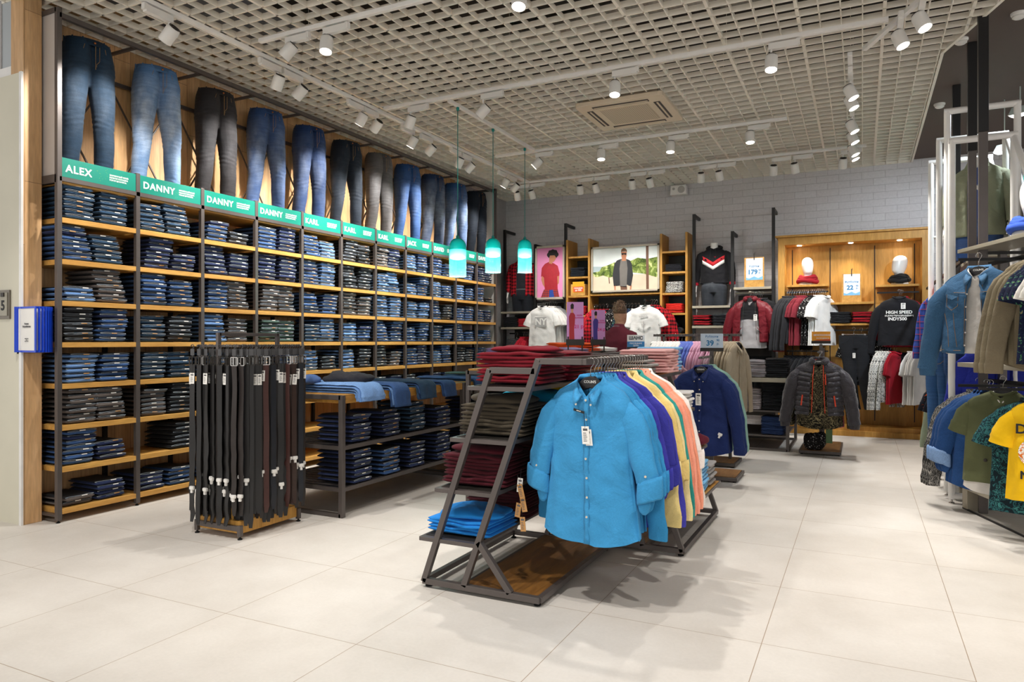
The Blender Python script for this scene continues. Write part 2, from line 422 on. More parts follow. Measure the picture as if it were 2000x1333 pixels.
def shirt(label, color, sleeve='long', sleeve_r=None, dep=.075, L=.80, W=.245, seed=0, mat='linen', hem='curved', group=None, buttons=True, tag_=None, collar='shirt', detail=True, opening=None, cat='shirt', name='shirt', inner=None, neck=.072, **kw):
    r = thing(name, label, cat, (0, 0, 0), 0, group)
    m, front = garment_body(W, L, dep, hem, seed, opening, neck=neck, N=56 if detail else 32, M=30 if detail else 18, **kw)
    put(m, 'body', mat, r, color, sol=.002 if opening else 0)
    if sleeve != 'none':
        for s in (-1, 1):
            kind = sleeve if s < 0 or not sleeve_r else sleeve_r
            sm, end, fl = sleeve_mb(s, kind, W, dep=dep, seed=seed + s*3, slope=kw.get('slope', .05))
            so = put(sm, 'sleeve', mat, r, color)
            cx, cy, cz, rr = end
            cf = MB()
            if kind == 'rolled':
                rings = []
                for (dz, k) in ((.012, .95), (.020, 1.06), (0, 1.13), (-.04, 1.16), (-.080, 1.14), (-.090, 1.07), (-.085, .97), (-.05, .92)):
                    rings.append([(cx + s*.008 + cos(2*pi*q/18)*rr*k*(1 + .05*nz(q, dz*9, seed)), cy + sin(2*pi*q/18)*rr*k*fl*1.05, cz + dz + s*cos(2*pi*q/18)*.022 + .008*nz(q*.6, seed, 1)) for q in range(18)])
                cf.loft(rings, False, False); put(cf, 'rolled_cuff', mat, so, color)
                fl_ = MB(); fl_.loft([[(cx - s*.02 + cos(2*pi*q/10)*rr*.55*k, cy + sin(2*pi*q/10)*rr*.5*fl*k, cz - .08 - dz) for q in range(10)] for dz, k in ((0, 1), (.03, 1.1), (.06, .8), (.075, .3))]); put(fl_, 'sleeve_end', mat, so, color)
                if detail: MB().lathe([(.006, 0), (.006, .003), (.001, .003)], (0, 0, 0), 10, axis='y').build('button', 'button_pearl', so).location = (cx, cy - rr*fl*1.0 - .004, cz + .035)
            elif kind == 'long' and collar != 'crew_x':
                rings = [[(cx + cos(2*pi*q/16)*rr*k, cy + sin(2*pi*q/16)*rr*k*fl, cz + dz) for q in range(16)] for dz, k in ((.012, 1.0), (0, 1.08), (-.055, 1.04), (-.06, .98))]
                cf.loft(rings, False, False); put(cf, 'cuff', mat, so, color)
    if collar == 'shirt':
        c = collar_mb(neck); put(c, 'collar', mat, r, color, sol=.003)
    elif collar == 'crew': put(knit_collar_mb(neck, v=kw.get('vneck', .085)*.62), 'neckband', mat, r, color)
    if buttons:
        st = MB(); zt = -.105; n = 24; a = []; b = []
        z0 = zt - kw.get('vneck', .085) - .004; z1 = zt - L - (.012 if hem == 'curved' else -.003)
        for i in range(n+1):
            z = z0 + (z1 - z0)*i/n; y = front(0, z) - .0035
            a.append((-.016, y, z)); b.append((.016, y, z))
        st.loft([a, b], False, False, closed=False); pl = put(st, 'placket', mat, r, color, sol=.002)
        if detail:
            for k in range(7):
                z = z0 - .014 - k*(L*.120); y = front(0, z) - .006
                MB().lathe([(.0058, 0), (.0058, -.003), (.003, -.0035), (.001, -.002)], (0, 0, 0), 10, axis='y').build('button', 'button_pearl', pl).location = (0, y, z)
            for s in (-1, 1):
                MB().lathe([(.005, 0), (.005, -.003), (.001, -.003)], (0, 0, 0), 8, axis='y').build('button', 'button_pearl', pl).location = (s*.040, -.081, zt - .122)
    if tag_:
        swing_tag(r, (tag_[0], front(tag_[0], tag_[1] + .05) - .014, tag_[1]), rot=(R(3), R(4), 0))
    r['_front'] = 0; del r['_front']
    return r, front
def cp(root, loc, rotz=0, label=None, color=None, group=None, scale=None):
    return dup(root, loc, rotz, label, group, color, scale)

def attach(child, parent, loc):
    M = Matrix.Translation(parent.location) @ parent.rotation_euler.to_matrix().to_4x4()
    child.parent = parent; child.matrix_parent_inverse = M.inverted(); child.location = loc
# ================================================================== the room
def mat_floor():
    t = NT('floor_tile')
    v = t.pos(scale=(1/.8, 1/.8, 1), loc=(4.397/.8, -2.494/.8, 0))
    b = t.node('ShaderNodeTexBrick', _offset=0, Scale=1)
    b.inputs['Brick Width'].default_value = 1; b.inputs['Row Height'].default_value = 1
    b.inputs['Mortar Size'].default_value = .0022; b.inputs['Mortar Smooth'].default_value = .1
    b.inputs['Color1'].default_value = (.97, .97, .97, 1); b.inputs['Color2'].default_value = (1.0, .995, .99, 1)
    b.inputs['Mortar'].default_value = (.52, .42, .33, 1); t.link(v, b.inputs['Vector'])
    p = t.pos()
    c = t.ramp(t.noise(p, 2.2, 5, .6), [(.3, lin('#cfc8bf')), (.7, lin('#ddd7cf'))])
    g = t.ramp(t.noise(p, 60, 3, .6), [(.3, (.965, .965, .965, 1)), (.7, (1.02, 1.02, 1.02, 1))])
    c = t.mix(1, t.mix(1, c, g, 'MULTIPLY'), b.outputs['Color'], 'MULTIPLY')
    t.base(c); t.bump(t.noise(p, 120, 2), .04, .001); t.set(.48, 0, .35); MT['floor_tile'] = t.m
mat_floor()
def mat_brick():
    t = NT('painted_brick')
    v = t.pos(rot=(R(90), 0, 0))
    b = t.node('ShaderNodeTexBrick', _offset=.5, Scale=1)
    b.inputs['Brick Width'].default_value = .30; b.inputs['Row Height'].default_value = .102
    b.inputs['Mortar Size'].default_value = .004; b.inputs['Mortar Smooth'].default_value = .35
    b.inputs['Color1'].default_value = lin('#c2bebf'); b.inputs['Color2'].default_value = lin('#c7c4c5'); b.inputs['Mortar'].default_value = lin('#aeaaab')
    t.link(v, b.inputs['Vector'])
    n = t.noise(t.pos(), 30, 4, .6)
    g = t.ramp(n, [(.3, (.93, .93, .93, 1)), (.7, (1.05, 1.05, 1.05, 1))])
    t.base(t.mix(1, b.outputs['Color'], g, 'MULTIPLY'))
    m = t.node('ShaderNodeMath', _operation='MULTIPLY_ADD'); t.link(n, m.inputs[0]); m.inputs[1].default_value = .4; t.link(b.outputs['Fac'], m.inputs[2])
    m2 = t.node('ShaderNodeMath', _operation='MULTIPLY'); t.link(b.outputs['Fac'], m2.inputs[0]); m2.inputs[1].default_value = -1
    m3 = t.node('ShaderNodeMath', _operation='MULTIPLY_ADD'); t.link(n, m3.inputs[0]); m3.inputs[1].default_value = .5; t.link(m2.outputs[0], m3.inputs[2])
    t.bump(m3.outputs[0], .5, .004); t.set(.7, 0, .35); MT['painted_brick'] = t.m
mat_brick()
flat('wall_grey', '#a7a3a2', .7); flat('wall_beige', '#d2cdba', .65, var=.03, vs=3); flat('slab_dark', '#3b3632', .9); flat('ceiling_dark', '#5b4f49', .85, var=.02)
flat('foil', '#a7a29a', .28, .9, .5, .25, 25, bump=.8); flat('trim_white', '#e4e2df', .5)

ZC = 3.85
struct('floor', MB().box(-9, 8, -4, 11.6, -.1, 0), 'floor_tile')
struct('wall_back', MB().box(-5.9, 8, 11.4, 11.6, 0, 5.2), 'painted_brick')
struct('wall_left', MB().box(-5.95, -5.75, 3.05, 11.4, 0, 4.9), 'wall_grey')
struct('wall_front_left', MB().box(-9, -5.47, 3.03, 3.10, 0, 3.29).box(-9, -5.47, 3.07, 3.12, 3.29, 4.9), 'wall_beige')
struct('trim_1', MB().box(-5.475, -5.447, 3.02, 3.035, 0, 3.29).box(-5.56, -5.49, 3.04, 3.07, 3.29, 4.2).box(-9, -5.49, 3.04, 3.07, 3.29, 3.36), 'trim_white')
w = MB(); w.box(-5.75, -5.712, 3.17, 9.55, 0, 4.2); w.box(-5.60, -5.45, 3.035, 3.165, 0, 4.9); w.box(-5.75, -5.60, 3.10, 3.165, 0, 4.9)
struct('wall_cladding', w, 'cladding_oak')
t = NT('lit_glass'); t.b.inputs['Base Color'].default_value = lin('#aab0b4'); t.set(.5); MT['lit_glass'] = t.m
struct('window_1', MB().box(-9, -5.56, 3.055, 3.068, 3.36, 4.6), 'lit_glass')
struct('ceiling_slab', MB().box(-9, 8, -4, 11.6, 4.9, 5.1), 'slab_dark')
ZD = 3.885
struct('ceiling_dark', MB().prism([(.65, 11.4), (.65, 7.2), (1.95, 3.2), (3.3, -1), (4.3, -4), (8, -4), (8, 11.4)], ZD, ZD+.4, 'z'), 'ceiling_dark')
# open-cell grid ceiling: 15 cm cells, heavier runners every 60 cm
def xmax(y): return .62 if y > 7.2 else .62 + (7.2 - y) * .325
g = MB(); y = 11.38; k = 0
Y0G = 5.309 - .6 * 20
ks = range(0, 200)
for i in range(-30, 60):
    yy = 5.30 + .15 * i
    if yy < -1 or yy > 11.39: continue
    th = .013 if i % 4 == 0 else .009
    g.box(-5.74, xmax(yy), yy - th/2, yy + th/2, ZC, ZC + .045)
for i in range(-36, 14):
    xx = -.445 + .15 * i
    if xx < -5.74: continue
    th = .024 if i % 4 == 0 else .009
    y1 = 11.39; y0 = -1
    if xx > .62: y1 = 7.2 - (xx - .62) / .325
    if y1 <= y0: continue
    g.box(xx - th/2, xx + th/2, y0, y1, ZC, ZC + .045)
struct('ceiling', g, 'grid_white')
e = MB(); e.bar((.63, 11.39, ZC + .03), (.63, 7.2, ZC + .03), .025, .07); e.bar((.63, 7.2, ZC + .03), (.63 + 8.2*.325, -1, ZC + .03), .025, .07)
e.bar((-5.74, 3.2, ZC + .03), (-5.74, 11.39, ZC + .03), .02, .05); e.bar((-5.74, 11.385, ZC+.02), (.63, 11.385, ZC+.02), .02, .04)
struct('ceiling_trim', e, 'grid_white')
# flexible foil ducts and pipes in the void above the grid
def duct(pts, r, lab):
    P2 = []
    for a, b in zip(pts, pts[1:]):
        a = Vector(a); b = Vector(b); n = max(2, int((b-a).length / .07))
        P2 += [a.lerp(b, i/n) for i in range(n)]
    rs = [r * (1 + (.035 if i % 2 else -.02)) for i in range(len(P2))]
    tag(MB().tube(P2, rs, 12).build('ceiling_air_duct', 'foil', smooth=True), lab, 'duct')
duct([(-4.9, 2.0, 4.35), (-4.0, 4.4, 4.3), (-3.2, 4.9, 4.35), (-2.4, 4.6, 4.4), (-1.2, 4.8, 4.35), (.3, 4.4, 4.4)], .20, 'silver foil duct above the grid ceiling, nearest to the viewer')
duct([(-5.2, 5.6, 4.4), (-3.0, 6.4, 4.35), (-1.6, 6.2, 4.4), (.3, 6.6, 4.4)], .16, 'silver foil duct above the grid ceiling, running just before the air conditioner')
duct([(-5.0, 8.4, 4.4), (-2.8, 8.8, 4.4), (.3, 8.6, 4.4)], .16, 'silver foil duct above the grid ceiling behind the air conditioner')
duct([(-5.0, 10.6, 4.6), (.3, 10.4, 4.6)], .15, 'silver foil duct above the grid ceiling, nearest the grey brick wall')

# ------------------------------------------------------------------ air conditioner cassette
ac = thing('ceiling_air_conditioner', 'square cream ceiling air conditioner with perforated centre grille', 'air conditioner', (-2.253, 7.465, 3.80))
flat('cream_plastic', '#d8c8b0', .4, 0, .4, .02); flat('dark_slot', '#4d4440', .7)
m = MB(); pts = []
for cx, cy, a0 in ((.42, .42, 0), (-.42, .42, 90), (-.42, -.42, 180), (.42, -.42, 270)):
    for j in range(4): a = R(a0 + j*30); pts.append((cx + .05*cos(a), cy + .05*sin(a)))
m.prism(pts, 0, .045, 'z'); m.box(-.40, .40, -.40, .40, .045, .30)
m.build('housing', 'cream_plastic', ac, bevel=.006)
def mat_perf():
    t = NT('perforated'); v = t.coord(scale=(1, 1, 1))
    vo = t.node('ShaderNodeTexVoronoi', Scale=48, Randomness=0); t.link(v, vo.inputs['Vector'])
    t.base(t.ramp(vo.outputs['Distance'], [(.30, lin('#4e453e')), (.42, lin('#c9b9a1'))])); t.set(.5); MT['perforated'] = t.m
mat_perf()
MB().box(-.26, .26, -.26, .26, -.006, 0).build('intake_grille', 'perforated', ac)
for (a, b, c, d) in ((-.30, .30, .33, .395), (-.30, .30, -.395, -.33), (.33, .395, -.28, .28), (-.395, -.33, -.28, .28)):
    o = MB().box(a, b, c, d, -.004, 0).build('air_slot', 'dark_slot', ac)
    fl = MB()
    if b - a > d - c: fl.box(a+.01, b-.01, (c+d)/2 - .006, (c+d)/2 + .012, -.009, -.004)
    else: fl.box((a+b)/2 - .006, (a+b)/2 + .012, c+.01, d-.01, -.009, -.004)
    fl.build('louver', 'cream_plastic', o)

# ------------------------------------------------------------------ lighting tracks and spotlights
def track(p, q, lab):
    m = MB(); m.bar(p, q, .038, .034)
    o = tag(m.build('lighting_track', 'white_paint', bevel=.003), lab, 'lighting track')
    return o
ZT = 3.755
track((-4.55, 2.6, ZT), (-4.55, 10.05, ZT), 'long white lighting track running beside the jeans wall')
track((-4.35, 4.22, ZT), (1.2, 4.22, ZT), 'white crosswise lighting track nearest to the viewer')
track((-4.45, 6.02, ZT), (.18, 6.02, ZT), 'white crosswise lighting track in front of the air conditioner')
track((-4.3, 8.22, ZT), (-.73, 8.22, ZT), 'white crosswise lighting track behind the air conditioner')
track((-4.95, 9.79, ZT), (.05, 9.79, ZT), 'white crosswise lighting track along the grey brick wall')
track((-.09, 6.60, ZT), (-.09, 9.70, ZT), 'short white lighting track on the right, pointing to the back wall')
track((.02, 6.55, ZT), (1.05, 4.3, ZT), 'slanting white lighting track at the upper right')
track((-3.72, 6.10, ZT), (-3.72, 8.15, ZT), 'short white lighting track that carries the teal pendant lamps')
hang = MB()
for x, y in ((-4.55, 3.2), (-4.55, 5), (-4.55, 7), (-4.55, 9), (-3, 4.22), (-1, 4.22), (-3, 6.02), (-1, 6.02), (-3.4, 8.22), (-1.4, 8.22), (-4, 9.79), (-2.3, 9.79), (-.6, 9.79), (-.09, 7), (-.09, 9.2), (.3, 5.95), (-3.72, 6.3), (-3.72, 7.9)):
    hang.bar((x, y, ZT), (x, y, 4.9), .004)
struct('trim_2', hang, 'grid_white')

PROTO = {}
def spotlight(x, y, z, aim, lab, along='y', energy=38, size=62, lit=True, group=None, blend=.6, flip=1):
    d = Vector(aim).normalized()
    root = thing('track_spotlight', lab, 'spotlight', (x, y, ZT - .02), 0, group)
    rotm = d.to_track_quat('-Z', 'Y').to_euler()
    if 'ad_x' not in PROTO:
        a = MB().box(-.02, .02, -.11, .11, -.062, -.012).box(-.017, .017, -.125, -.10, -.05, -.005)
        PROTO['ad_y'] = a.build('adapter', 'white_plastic', None, bevel=.003).data
        a = MB().box(-.11, .11, -.02, .02, -.062, -.012).box(.10, .125, -.017, .017, -.05, -.005)
        PROTO['ad_x'] = a.build('adapter', 'white_plastic', None, bevel=.003).data
        for o in list(COL.objects):
            if o.name.startswith('adapter'): bpy.data.objects.remove(o)
        h = MB(); h.lathe([(.0, .062), (.040, .062), (.047, .055), (.050, .04), (.050, -.062), (.0495, -.064), (.044, -.064), (.043, -.052)], n=24, cap=False)
        ho = h.build('lamp_head', 'white_plastic', None, smooth='auto'); PROTO['head'] = ho.data; bpy.data.objects.remove(ho)
        f = MB()
        for r in (.040, .031, .022, .013): f.lathe([(r, .062), (r, .068), (r-.003, .068), (r-.003, .062)], n=20)
        fo = f.build('heat_sink', 'dark_metal', None, smooth='auto'); PROTO['sink'] = fo.data; bpy.data.objects.remove(fo)
        l = MB().lathe([(.0005, -.056), (.043, -.056)], n=24, cap=False)
        lo = l.build('lens', 'lamp_glow', None); PROTO['lens'] = lo.data; bpy.data.objects.remove(lo)
    def part(nm, key, par, loc=(0, 0, 0), rot=(0, 0, 0)):
        o = bpy.data.objects.new(nm, PROTO[key]); COL.objects.link(o); o.parent = par; o.location = loc; o.rotation_euler = rot; return o
    hp = Vector((0, 0, z - ZT + .02))
    sh = Vector((0, flip*.0, 0))
    part('adapter', 'ad_' + along, root, (0, -.09*flip, 0) if along == 'y' else (.09*flip, 0, 0), (0, 0, 0 if flip > 0 else pi))
    arm = MB().tube([(0, 0, -.05), (0, 0, hp.z + .075)], .008, 8); arm.build('stem', 'white_plastic', root, smooth='auto')
    hd = part('lamp_head', 'head', root, hp, rotm)
    part('heat_sink', 'sink', hd); part('lens', 'lens', hd)
    if lit:
        L = bpy.data.lights.new('spot', 'SPOT'); L.energy = energy; L.spot_size = R(size); L.spot_blend = blend
        L.shadow_soft_size = .035; L.color = (1, .962, .91)
        lo = bpy.data.objects.new('spot_lamp', L); COL.objects.link(lo); lo.parent = hd; lo.location = (0, 0, -.07)
    return root
A = [(3.545, 0), (4.621, 0), (4.891, 0), (5.767, 0), (6.012, 0), (6.681, 0), (7.052, 0), (7.714, 0), (7.987, 0), (9.002, 0), (9.317, 0)]
for i, (y, _) in enumerate(A):
    spotlight(-4.55, y, 3.585, ((-1.05, -.6)[i % 2], (-.12, .1, -.15)[i % 3], -1), f'white track spotlight aimed at the jeans wall, {ORD[i+1]} from the left end of its track', 'y', energy=62, size=76)
spotlight(-4.044, 4.22, 3.62, (-.75, -.25, -.8), 'white track spotlight on the nearest crosswise track, turned away with its cooling fins showing', 'x', 34, 60)
spotlight(-3.663, 4.22, 3.60, (.1, -.25, -1), 'white track spotlight on the nearest crosswise track, pointing down over the belt rack', 'x', 55, 75)
spotlight(-2.029, 4.22, 3.60, (.05, -.3, -1), 'white track spotlight cut off by the top edge above the blue shirts', 'x', 55, 75)
spotlight(-4.129, 6.02, 3.57, (-.5, .1, -1), 'white track spotlight at the left end of the track before the air conditioner', 'x', 40, 70)
spotlight(-3.282, 6.02, 3.56, (-.8, -.1, -.75), 'white track spotlight above the teal lamps, turned away with its cooling fins showing', 'x', 30, 60)
spotlight(-1.958, 6.02, 3.57, (.05, -.25, -1), 'white track spotlight hanging right in front of the air conditioner', 'x', 50, 75)
spotlight(-.652, 6.02, 3.57, (.0, -.25, -1), 'white track spotlight to the right of the air conditioner on the same track', 'x', 55, 75)
spotlight(-3.699, 8.22, 3.60, (-.7, -.2, -.7), 'white track spotlight behind the rightmost teal lamp cord, fins showing', 'x', 30, 60)
spotlight(-2.847, 8.22, 3.61, (.05, -.15, -1), 'white track spotlight on the track behind the air conditioner, left of the middle one', 'x', 46, 72)
spotlight(-1.998, 8.22, 3.60, (.0, -.15, -1), 'white track spotlight directly behind the air conditioner', 'x', 46, 72)
spotlight(-1.112, 8.22, 3.60, (.05, -.15, -1), 'white track spotlight near the right end of the track behind the air conditioner', 'x', 46, 72)
B4 = [-4.744, -4.494, -3.717, -3.472, -2.929, -2.67, -1.963, -1.719, -1.032, -.772, -.213]
for i, x in enumerate(B4):
    spotlight(x, 9.79, 3.565, ((-.1, .12)[i % 2], .55, -1), f'white track spotlight aimed at the back wall displays, {ORD[i+1]} from the left on its track', 'x', energy=30, size=66)
C6 = [(-.071, 7.048), (-.069, 7.352), (-.097, 8.186), (-.112, 8.635), (-.136, 9.209), (-.145, 9.435)]
for i, (x, y) in enumerate(C6):
    spotlight(-.09, y, 3.57, (.45, -.1, -1), f'white track spotlight on the short right track, {ORD[i+1]} from the near end', 'y', energy=42, size=66)
spotlight(.256, 6.05, 3.60, (.35, -.2, -1), 'white track spotlight at the upper right, lower one of the slanting pair', 'y', 55, 72)
spotlight(.378, 5.78, 3.60, (.4, -.25, -1), 'white track spotlight at the upper right, higher one of the slanting pair', 'y', 55, 72)
# unseen fill lamps added behind the camera to brighten the shop, no fixtures
def bare(x, y, z, aim, e, size=80):
    L = bpy.data.lights.new('unseen_fill_lamp', 'SPOT'); L.energy = e; L.spot_size = R(size); L.spot_blend = .7; L.shadow_soft_size = .06; L.color = (1, .965, .92)
    o = bpy.data.objects.new('unseen_fill_lamp', L); COL.objects.link(o); o.location = (x, y, z)
    o.rotation_euler = Vector(aim).to_track_quat('-Z', 'Y').to_euler()
for x, y in ((-4.2, 1.9), (-2.6, 1.7), (-.9, 1.8), (.8, 2.0), (2.2, 2.6)):
    bare(x, y, 3.7, (0, .42, -1), 85)
wd = bpy.data.worlds.new('mall_hall'); sc.world = wd; wd.use_nodes = True
wd.node_tree.nodes['Background'].inputs['Color'].default_value = (1, .98, .95, 1)
wd.node_tree.nodes['Background'].inputs['Strength'].default_value = .54

# ------------------------------------------------------------------ teal pendant lamps
def mat_shade():
    t = NT('teal_glass')
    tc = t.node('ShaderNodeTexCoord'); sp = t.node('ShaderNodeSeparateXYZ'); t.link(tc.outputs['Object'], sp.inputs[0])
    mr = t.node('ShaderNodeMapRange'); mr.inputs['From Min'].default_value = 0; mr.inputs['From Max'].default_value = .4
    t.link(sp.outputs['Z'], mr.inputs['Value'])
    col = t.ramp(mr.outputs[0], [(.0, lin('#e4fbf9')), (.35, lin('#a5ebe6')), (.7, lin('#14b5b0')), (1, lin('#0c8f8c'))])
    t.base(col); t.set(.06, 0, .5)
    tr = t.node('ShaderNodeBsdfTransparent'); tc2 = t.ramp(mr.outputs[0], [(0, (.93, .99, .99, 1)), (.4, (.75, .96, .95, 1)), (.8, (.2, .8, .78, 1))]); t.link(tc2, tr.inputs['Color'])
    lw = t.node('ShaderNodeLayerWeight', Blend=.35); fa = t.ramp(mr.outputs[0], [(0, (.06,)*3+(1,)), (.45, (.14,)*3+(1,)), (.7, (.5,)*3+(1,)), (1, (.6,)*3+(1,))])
    ad = t.node('ShaderNodeMath', _operation='MULTIPLY_ADD', ); t.link(lw.outputs['Facing'], ad.inputs[0]); ad.inputs[1].default_value = .45; t.link(fa, ad.inputs[2]); ad.use_clamp = True
    mx = t.node('ShaderNodeMixShader'); t.link(ad.outputs[0], mx.inputs[0]); t.link(tr.outputs[0], mx.inputs[1]); t.link(t.b.outputs[0], mx.inputs[2])
    t.link(mx.outputs[0], t.n['Material Output'].inputs['Surface'])
    MT['teal_glass'] = t.m
mat_shade(); emis('diffuser_glow', '#c8fffa', 4.5); flat('teal_cord', '#0f7f78', .5)
t = NT('diffuser_teal'); t.b.inputs['Base Color'].default_value = lin('#12c4bd'); t.b.inputs['Emission Color'].default_value = lin('#0cd0c8'); t.b.inputs['Emission Strength'].default_value = 1.5; MT['diffuser_teal'] = t.m
def pendant(x, y, z0, hgt, lab):
    r = thing('pendant_lamp', lab, 'pendant lamp', (x, y, z0))
    k = .088
    sh = MB(); pr = [(k-.004, 0), (k, .002), (k, hgt-.09)] + [(k*cos(R(a)), hgt-.09 + .09*sin(R(a))) for a in range(15, 90, 15)] + [(.004, hgt)]
    sh.lathe(pr, n=32, cap=False); s = sh.build('glass_shade', 'teal_glass', r, smooth=True)
    so = s.modifiers.new('thick', 'SOLIDIFY'); so.thickness = .003
    q = .0835
    MB().lathe([(.001, hgt*.44), (.05, hgt*.445), (q-.004, hgt*.47), (q, hgt*.5), (q, hgt*.69), (.001, hgt*.69)], n=28, cap=False).build('frosted_core', 'diffuser_glow', r, smooth=True)
    MB().lathe([(q, hgt*.69), (q, hgt-.093)] + [(q*cos(R(a)), hgt-.093 + q*sin(R(a))) for a in range(15, 90, 15)] + [(.001, hgt-.009)], n=28, cap=False).build('teal_core', 'diffuser_teal', r, smooth=True)
    MB().lathe([(.018, hgt-.002), (.018, hgt+.015), (.006, hgt+.03)], n=12).build('cap', 'teal_cord', r, smooth=True)
    MB().tube([(0, 0, hgt+.02), (0, 0, ZT-.03-z0)], .0042, 8).build('cord', 'teal_cord', r, smooth=True)
    MB().lathe([(.012, 0), (.016, .01), (.016, .03), (.010, .035)], (0, 0, ZT-.06-z0), 12).build('ceiling_rose', 'teal_cord', r, smooth=True)
    L = bpy.data.lights.new('glow', 'POINT'); L.energy = 2.2; L.color = (.55, 1, .97); L.shadow_soft_size = .05
    lo = bpy.data.objects.new('bulb_light', L); COL.objects.link(lo); lo.parent = r; lo.location = (0, 0, -.03)
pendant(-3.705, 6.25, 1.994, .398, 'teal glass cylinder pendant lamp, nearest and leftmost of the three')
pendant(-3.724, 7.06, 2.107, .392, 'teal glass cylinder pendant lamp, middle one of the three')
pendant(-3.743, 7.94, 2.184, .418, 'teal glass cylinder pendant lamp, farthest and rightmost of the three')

# smoke detectors on the dark ceiling
def detector(x, y, lab):
    r = thing('smoke_detector', lab, 'smoke detector', (x, y, ZD))
    MB().lathe([(.055, 0), (.055, -.012), (.05, -.02)], n=20).build('base', 'white_plastic', r, smooth='auto')
    MB().lathe([(.042, -.02), (.045, -.035), (.03, -.046), (.001, -.048)], n=20).build('sensor_cap', 'white_plastic', r, smooth='auto')
detector(.748, 8.85, 'round white smoke detector on the dark ceiling, lowest of the three in view')
detector(.75, 7.03, 'round white smoke detector on the dark ceiling beside the grid edge')
detector(1.092, 6.67, 'round white smoke detector at the upper right corner of the dark ceiling')
sp = thing('wall_speaker', 'small white loudspeaker high on the grey brick wall', 'speaker', (-2.61, 11.30, 3.735))
MB().prism([(-.13, -.075), (.13, -.075), (.12, .075), (-.12, .075)], -.07, .06).build('cabinet', 'white_paint', sp, bevel=.008)
flat('speaker_mesh', '#b5b0ab', .7)
MB().lathe([(.055, -.072), (.055, -.078), (.045, -.082), (.001, -.076)], (.05, 0, 0), 20, axis='y').build('driver', 'speaker_mesh', sp, smooth='auto')
MB().lathe([(.02, -.072), (.02, -.078), (.001, -.075)], (-.07, 0, .02), 16, axis='y').build('tweeter', 'speaker_mesh', sp, smooth='auto')
# ================================================================== folded garments (shared meshes, tinted per object)
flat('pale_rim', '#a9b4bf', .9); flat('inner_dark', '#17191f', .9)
def fold_mesh(name, w, d, t, layers, seed, wav=.004, mat='denim', sag=.0, taper=.02, segx=10):
    """folded cloth: rounded layers whose front edge (+x) shows the folds; width along y, depth along x, from z=0 to t"""
    rnd = random.Random(seed); m = MB(); lt = t / layers
    for L in range(layers):
        rings = []; off = rnd.uniform(-.006, .006); wl = w * rnd.uniform(.965, 1.0); ys = rnd.uniform(-.004, .004)
        for i in range(segx + 1):
            y = (-.5 + i / segx) * wl + ys
            e = abs(2*i/segx - 1); endf = sqrt(max(0, 1 - max(0, (e - .86) / .14) ** 2)) * .75 + .25
            z0 = L * lt + .003 + (nz(y*9 + seed, L, 0)+.3) * wav*.7; th = lt * (1.0 * endf)
            zc = z0 + lt/2; x1 = d/2 + off + nz(y*6, seed, L*3.1) * .006 - (1-endf)*.008; x0 = -d/2 + abs(off) + nz(y*6, seed+9, L) * .006
            r = th/2; ring = []
            for a in (-90, -50, -15, 15, 50, 90): ring.append((x1 - r + r*cos(R(a)), y, zc + r*sin(R(a)) * (1 + .12*nz(y*14, a, seed))))
            ring.append((0, y, zc + r + nz(y*8, 3, seed+L)*.002 - sag*.3))
            for a in (90, 130, 165, 195, 230, 270): ring.append((x0 + r + r*cos(R(a)), y, zc + r*sin(R(a))))
            ring.append((0, y, zc - r))
            rings.append(ring)
        m.loft(rings)
    o = m.build(name, mat, None, smooth=True); return o
def band_loop(w, d, t, seed, mat=('inner_dark', 'pale_rim')):
    """waistband seen from the front: a flattened dark loop with a pale seam edge"""
    rnd = random.Random(seed); m = MB(); n = 14
    wl = w * .94; x1 = d/2 + rnd.uniform(-.004, .003); pts = []
    for k in range(20):
        a = 2*pi*k/20; ca, sa = cos(a), sin(a)
        yy = (abs(ca)**.55) * (1 if ca > 0 else -1) * wl/2
        zz = (abs(sa)**.8) * (1 if sa > 0 else -1) * t*.42 * (1 + .2*nz(yy*10, seed, 2))
        pts.append((yy, t/2 + zz + (.003*sin(yy*20+seed))))
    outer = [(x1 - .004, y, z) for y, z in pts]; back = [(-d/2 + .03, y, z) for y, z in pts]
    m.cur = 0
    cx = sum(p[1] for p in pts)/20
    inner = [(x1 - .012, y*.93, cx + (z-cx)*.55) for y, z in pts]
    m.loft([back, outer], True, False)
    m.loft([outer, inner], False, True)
    m.cur = 1
    m.tube([(x1 - .003, y, z) for y, z in pts] + [(x1 - .003, *pts[0])], .0011, 4, cap=False)
    return m.build('waistband', [mat[0], mat[1]], None, smooth=True)
JE = []
DJ = .36
for s in range(6):
    a = fold_mesh('folded_jeans', .235, DJ, .026, 1, 11 + s*7, wav=.006)
    b = band_loop(.235, DJ, .012, 50 + s); b.parent = a; b.location = (0, 0, .025); a['_v'] = 1
    l = MB().box(-.0006, .0006, -.022, .022, -.0035, .0035).build('size_label', 'paper' if s % 3 else 'tag_tan', None)
    l.parent = a; l.location = (DJ/2 + .001, random.Random(s).uniform(-.01, .06), .0315)
    JE.append(a)
JH = .0365
JCOL = dict(d=('#28415a', 'dark teal-blue'), b=('#34517f', 'mid blue'), l=('#5f83b5', 'light blue'), n=('#222d50', 'navy blue'), k=('#202225', 'black'), g=('#5c5450', 'charcoal grey'), t=('#41564f', 'green-grey'))
def jit(h, rnd, a=.12):
    c = lin(h); f = 1 + rnd.uniform(-a, a); return (min(1, c[0]*f), min(1, c[1]*f), min(1, c[2]*f), 1)

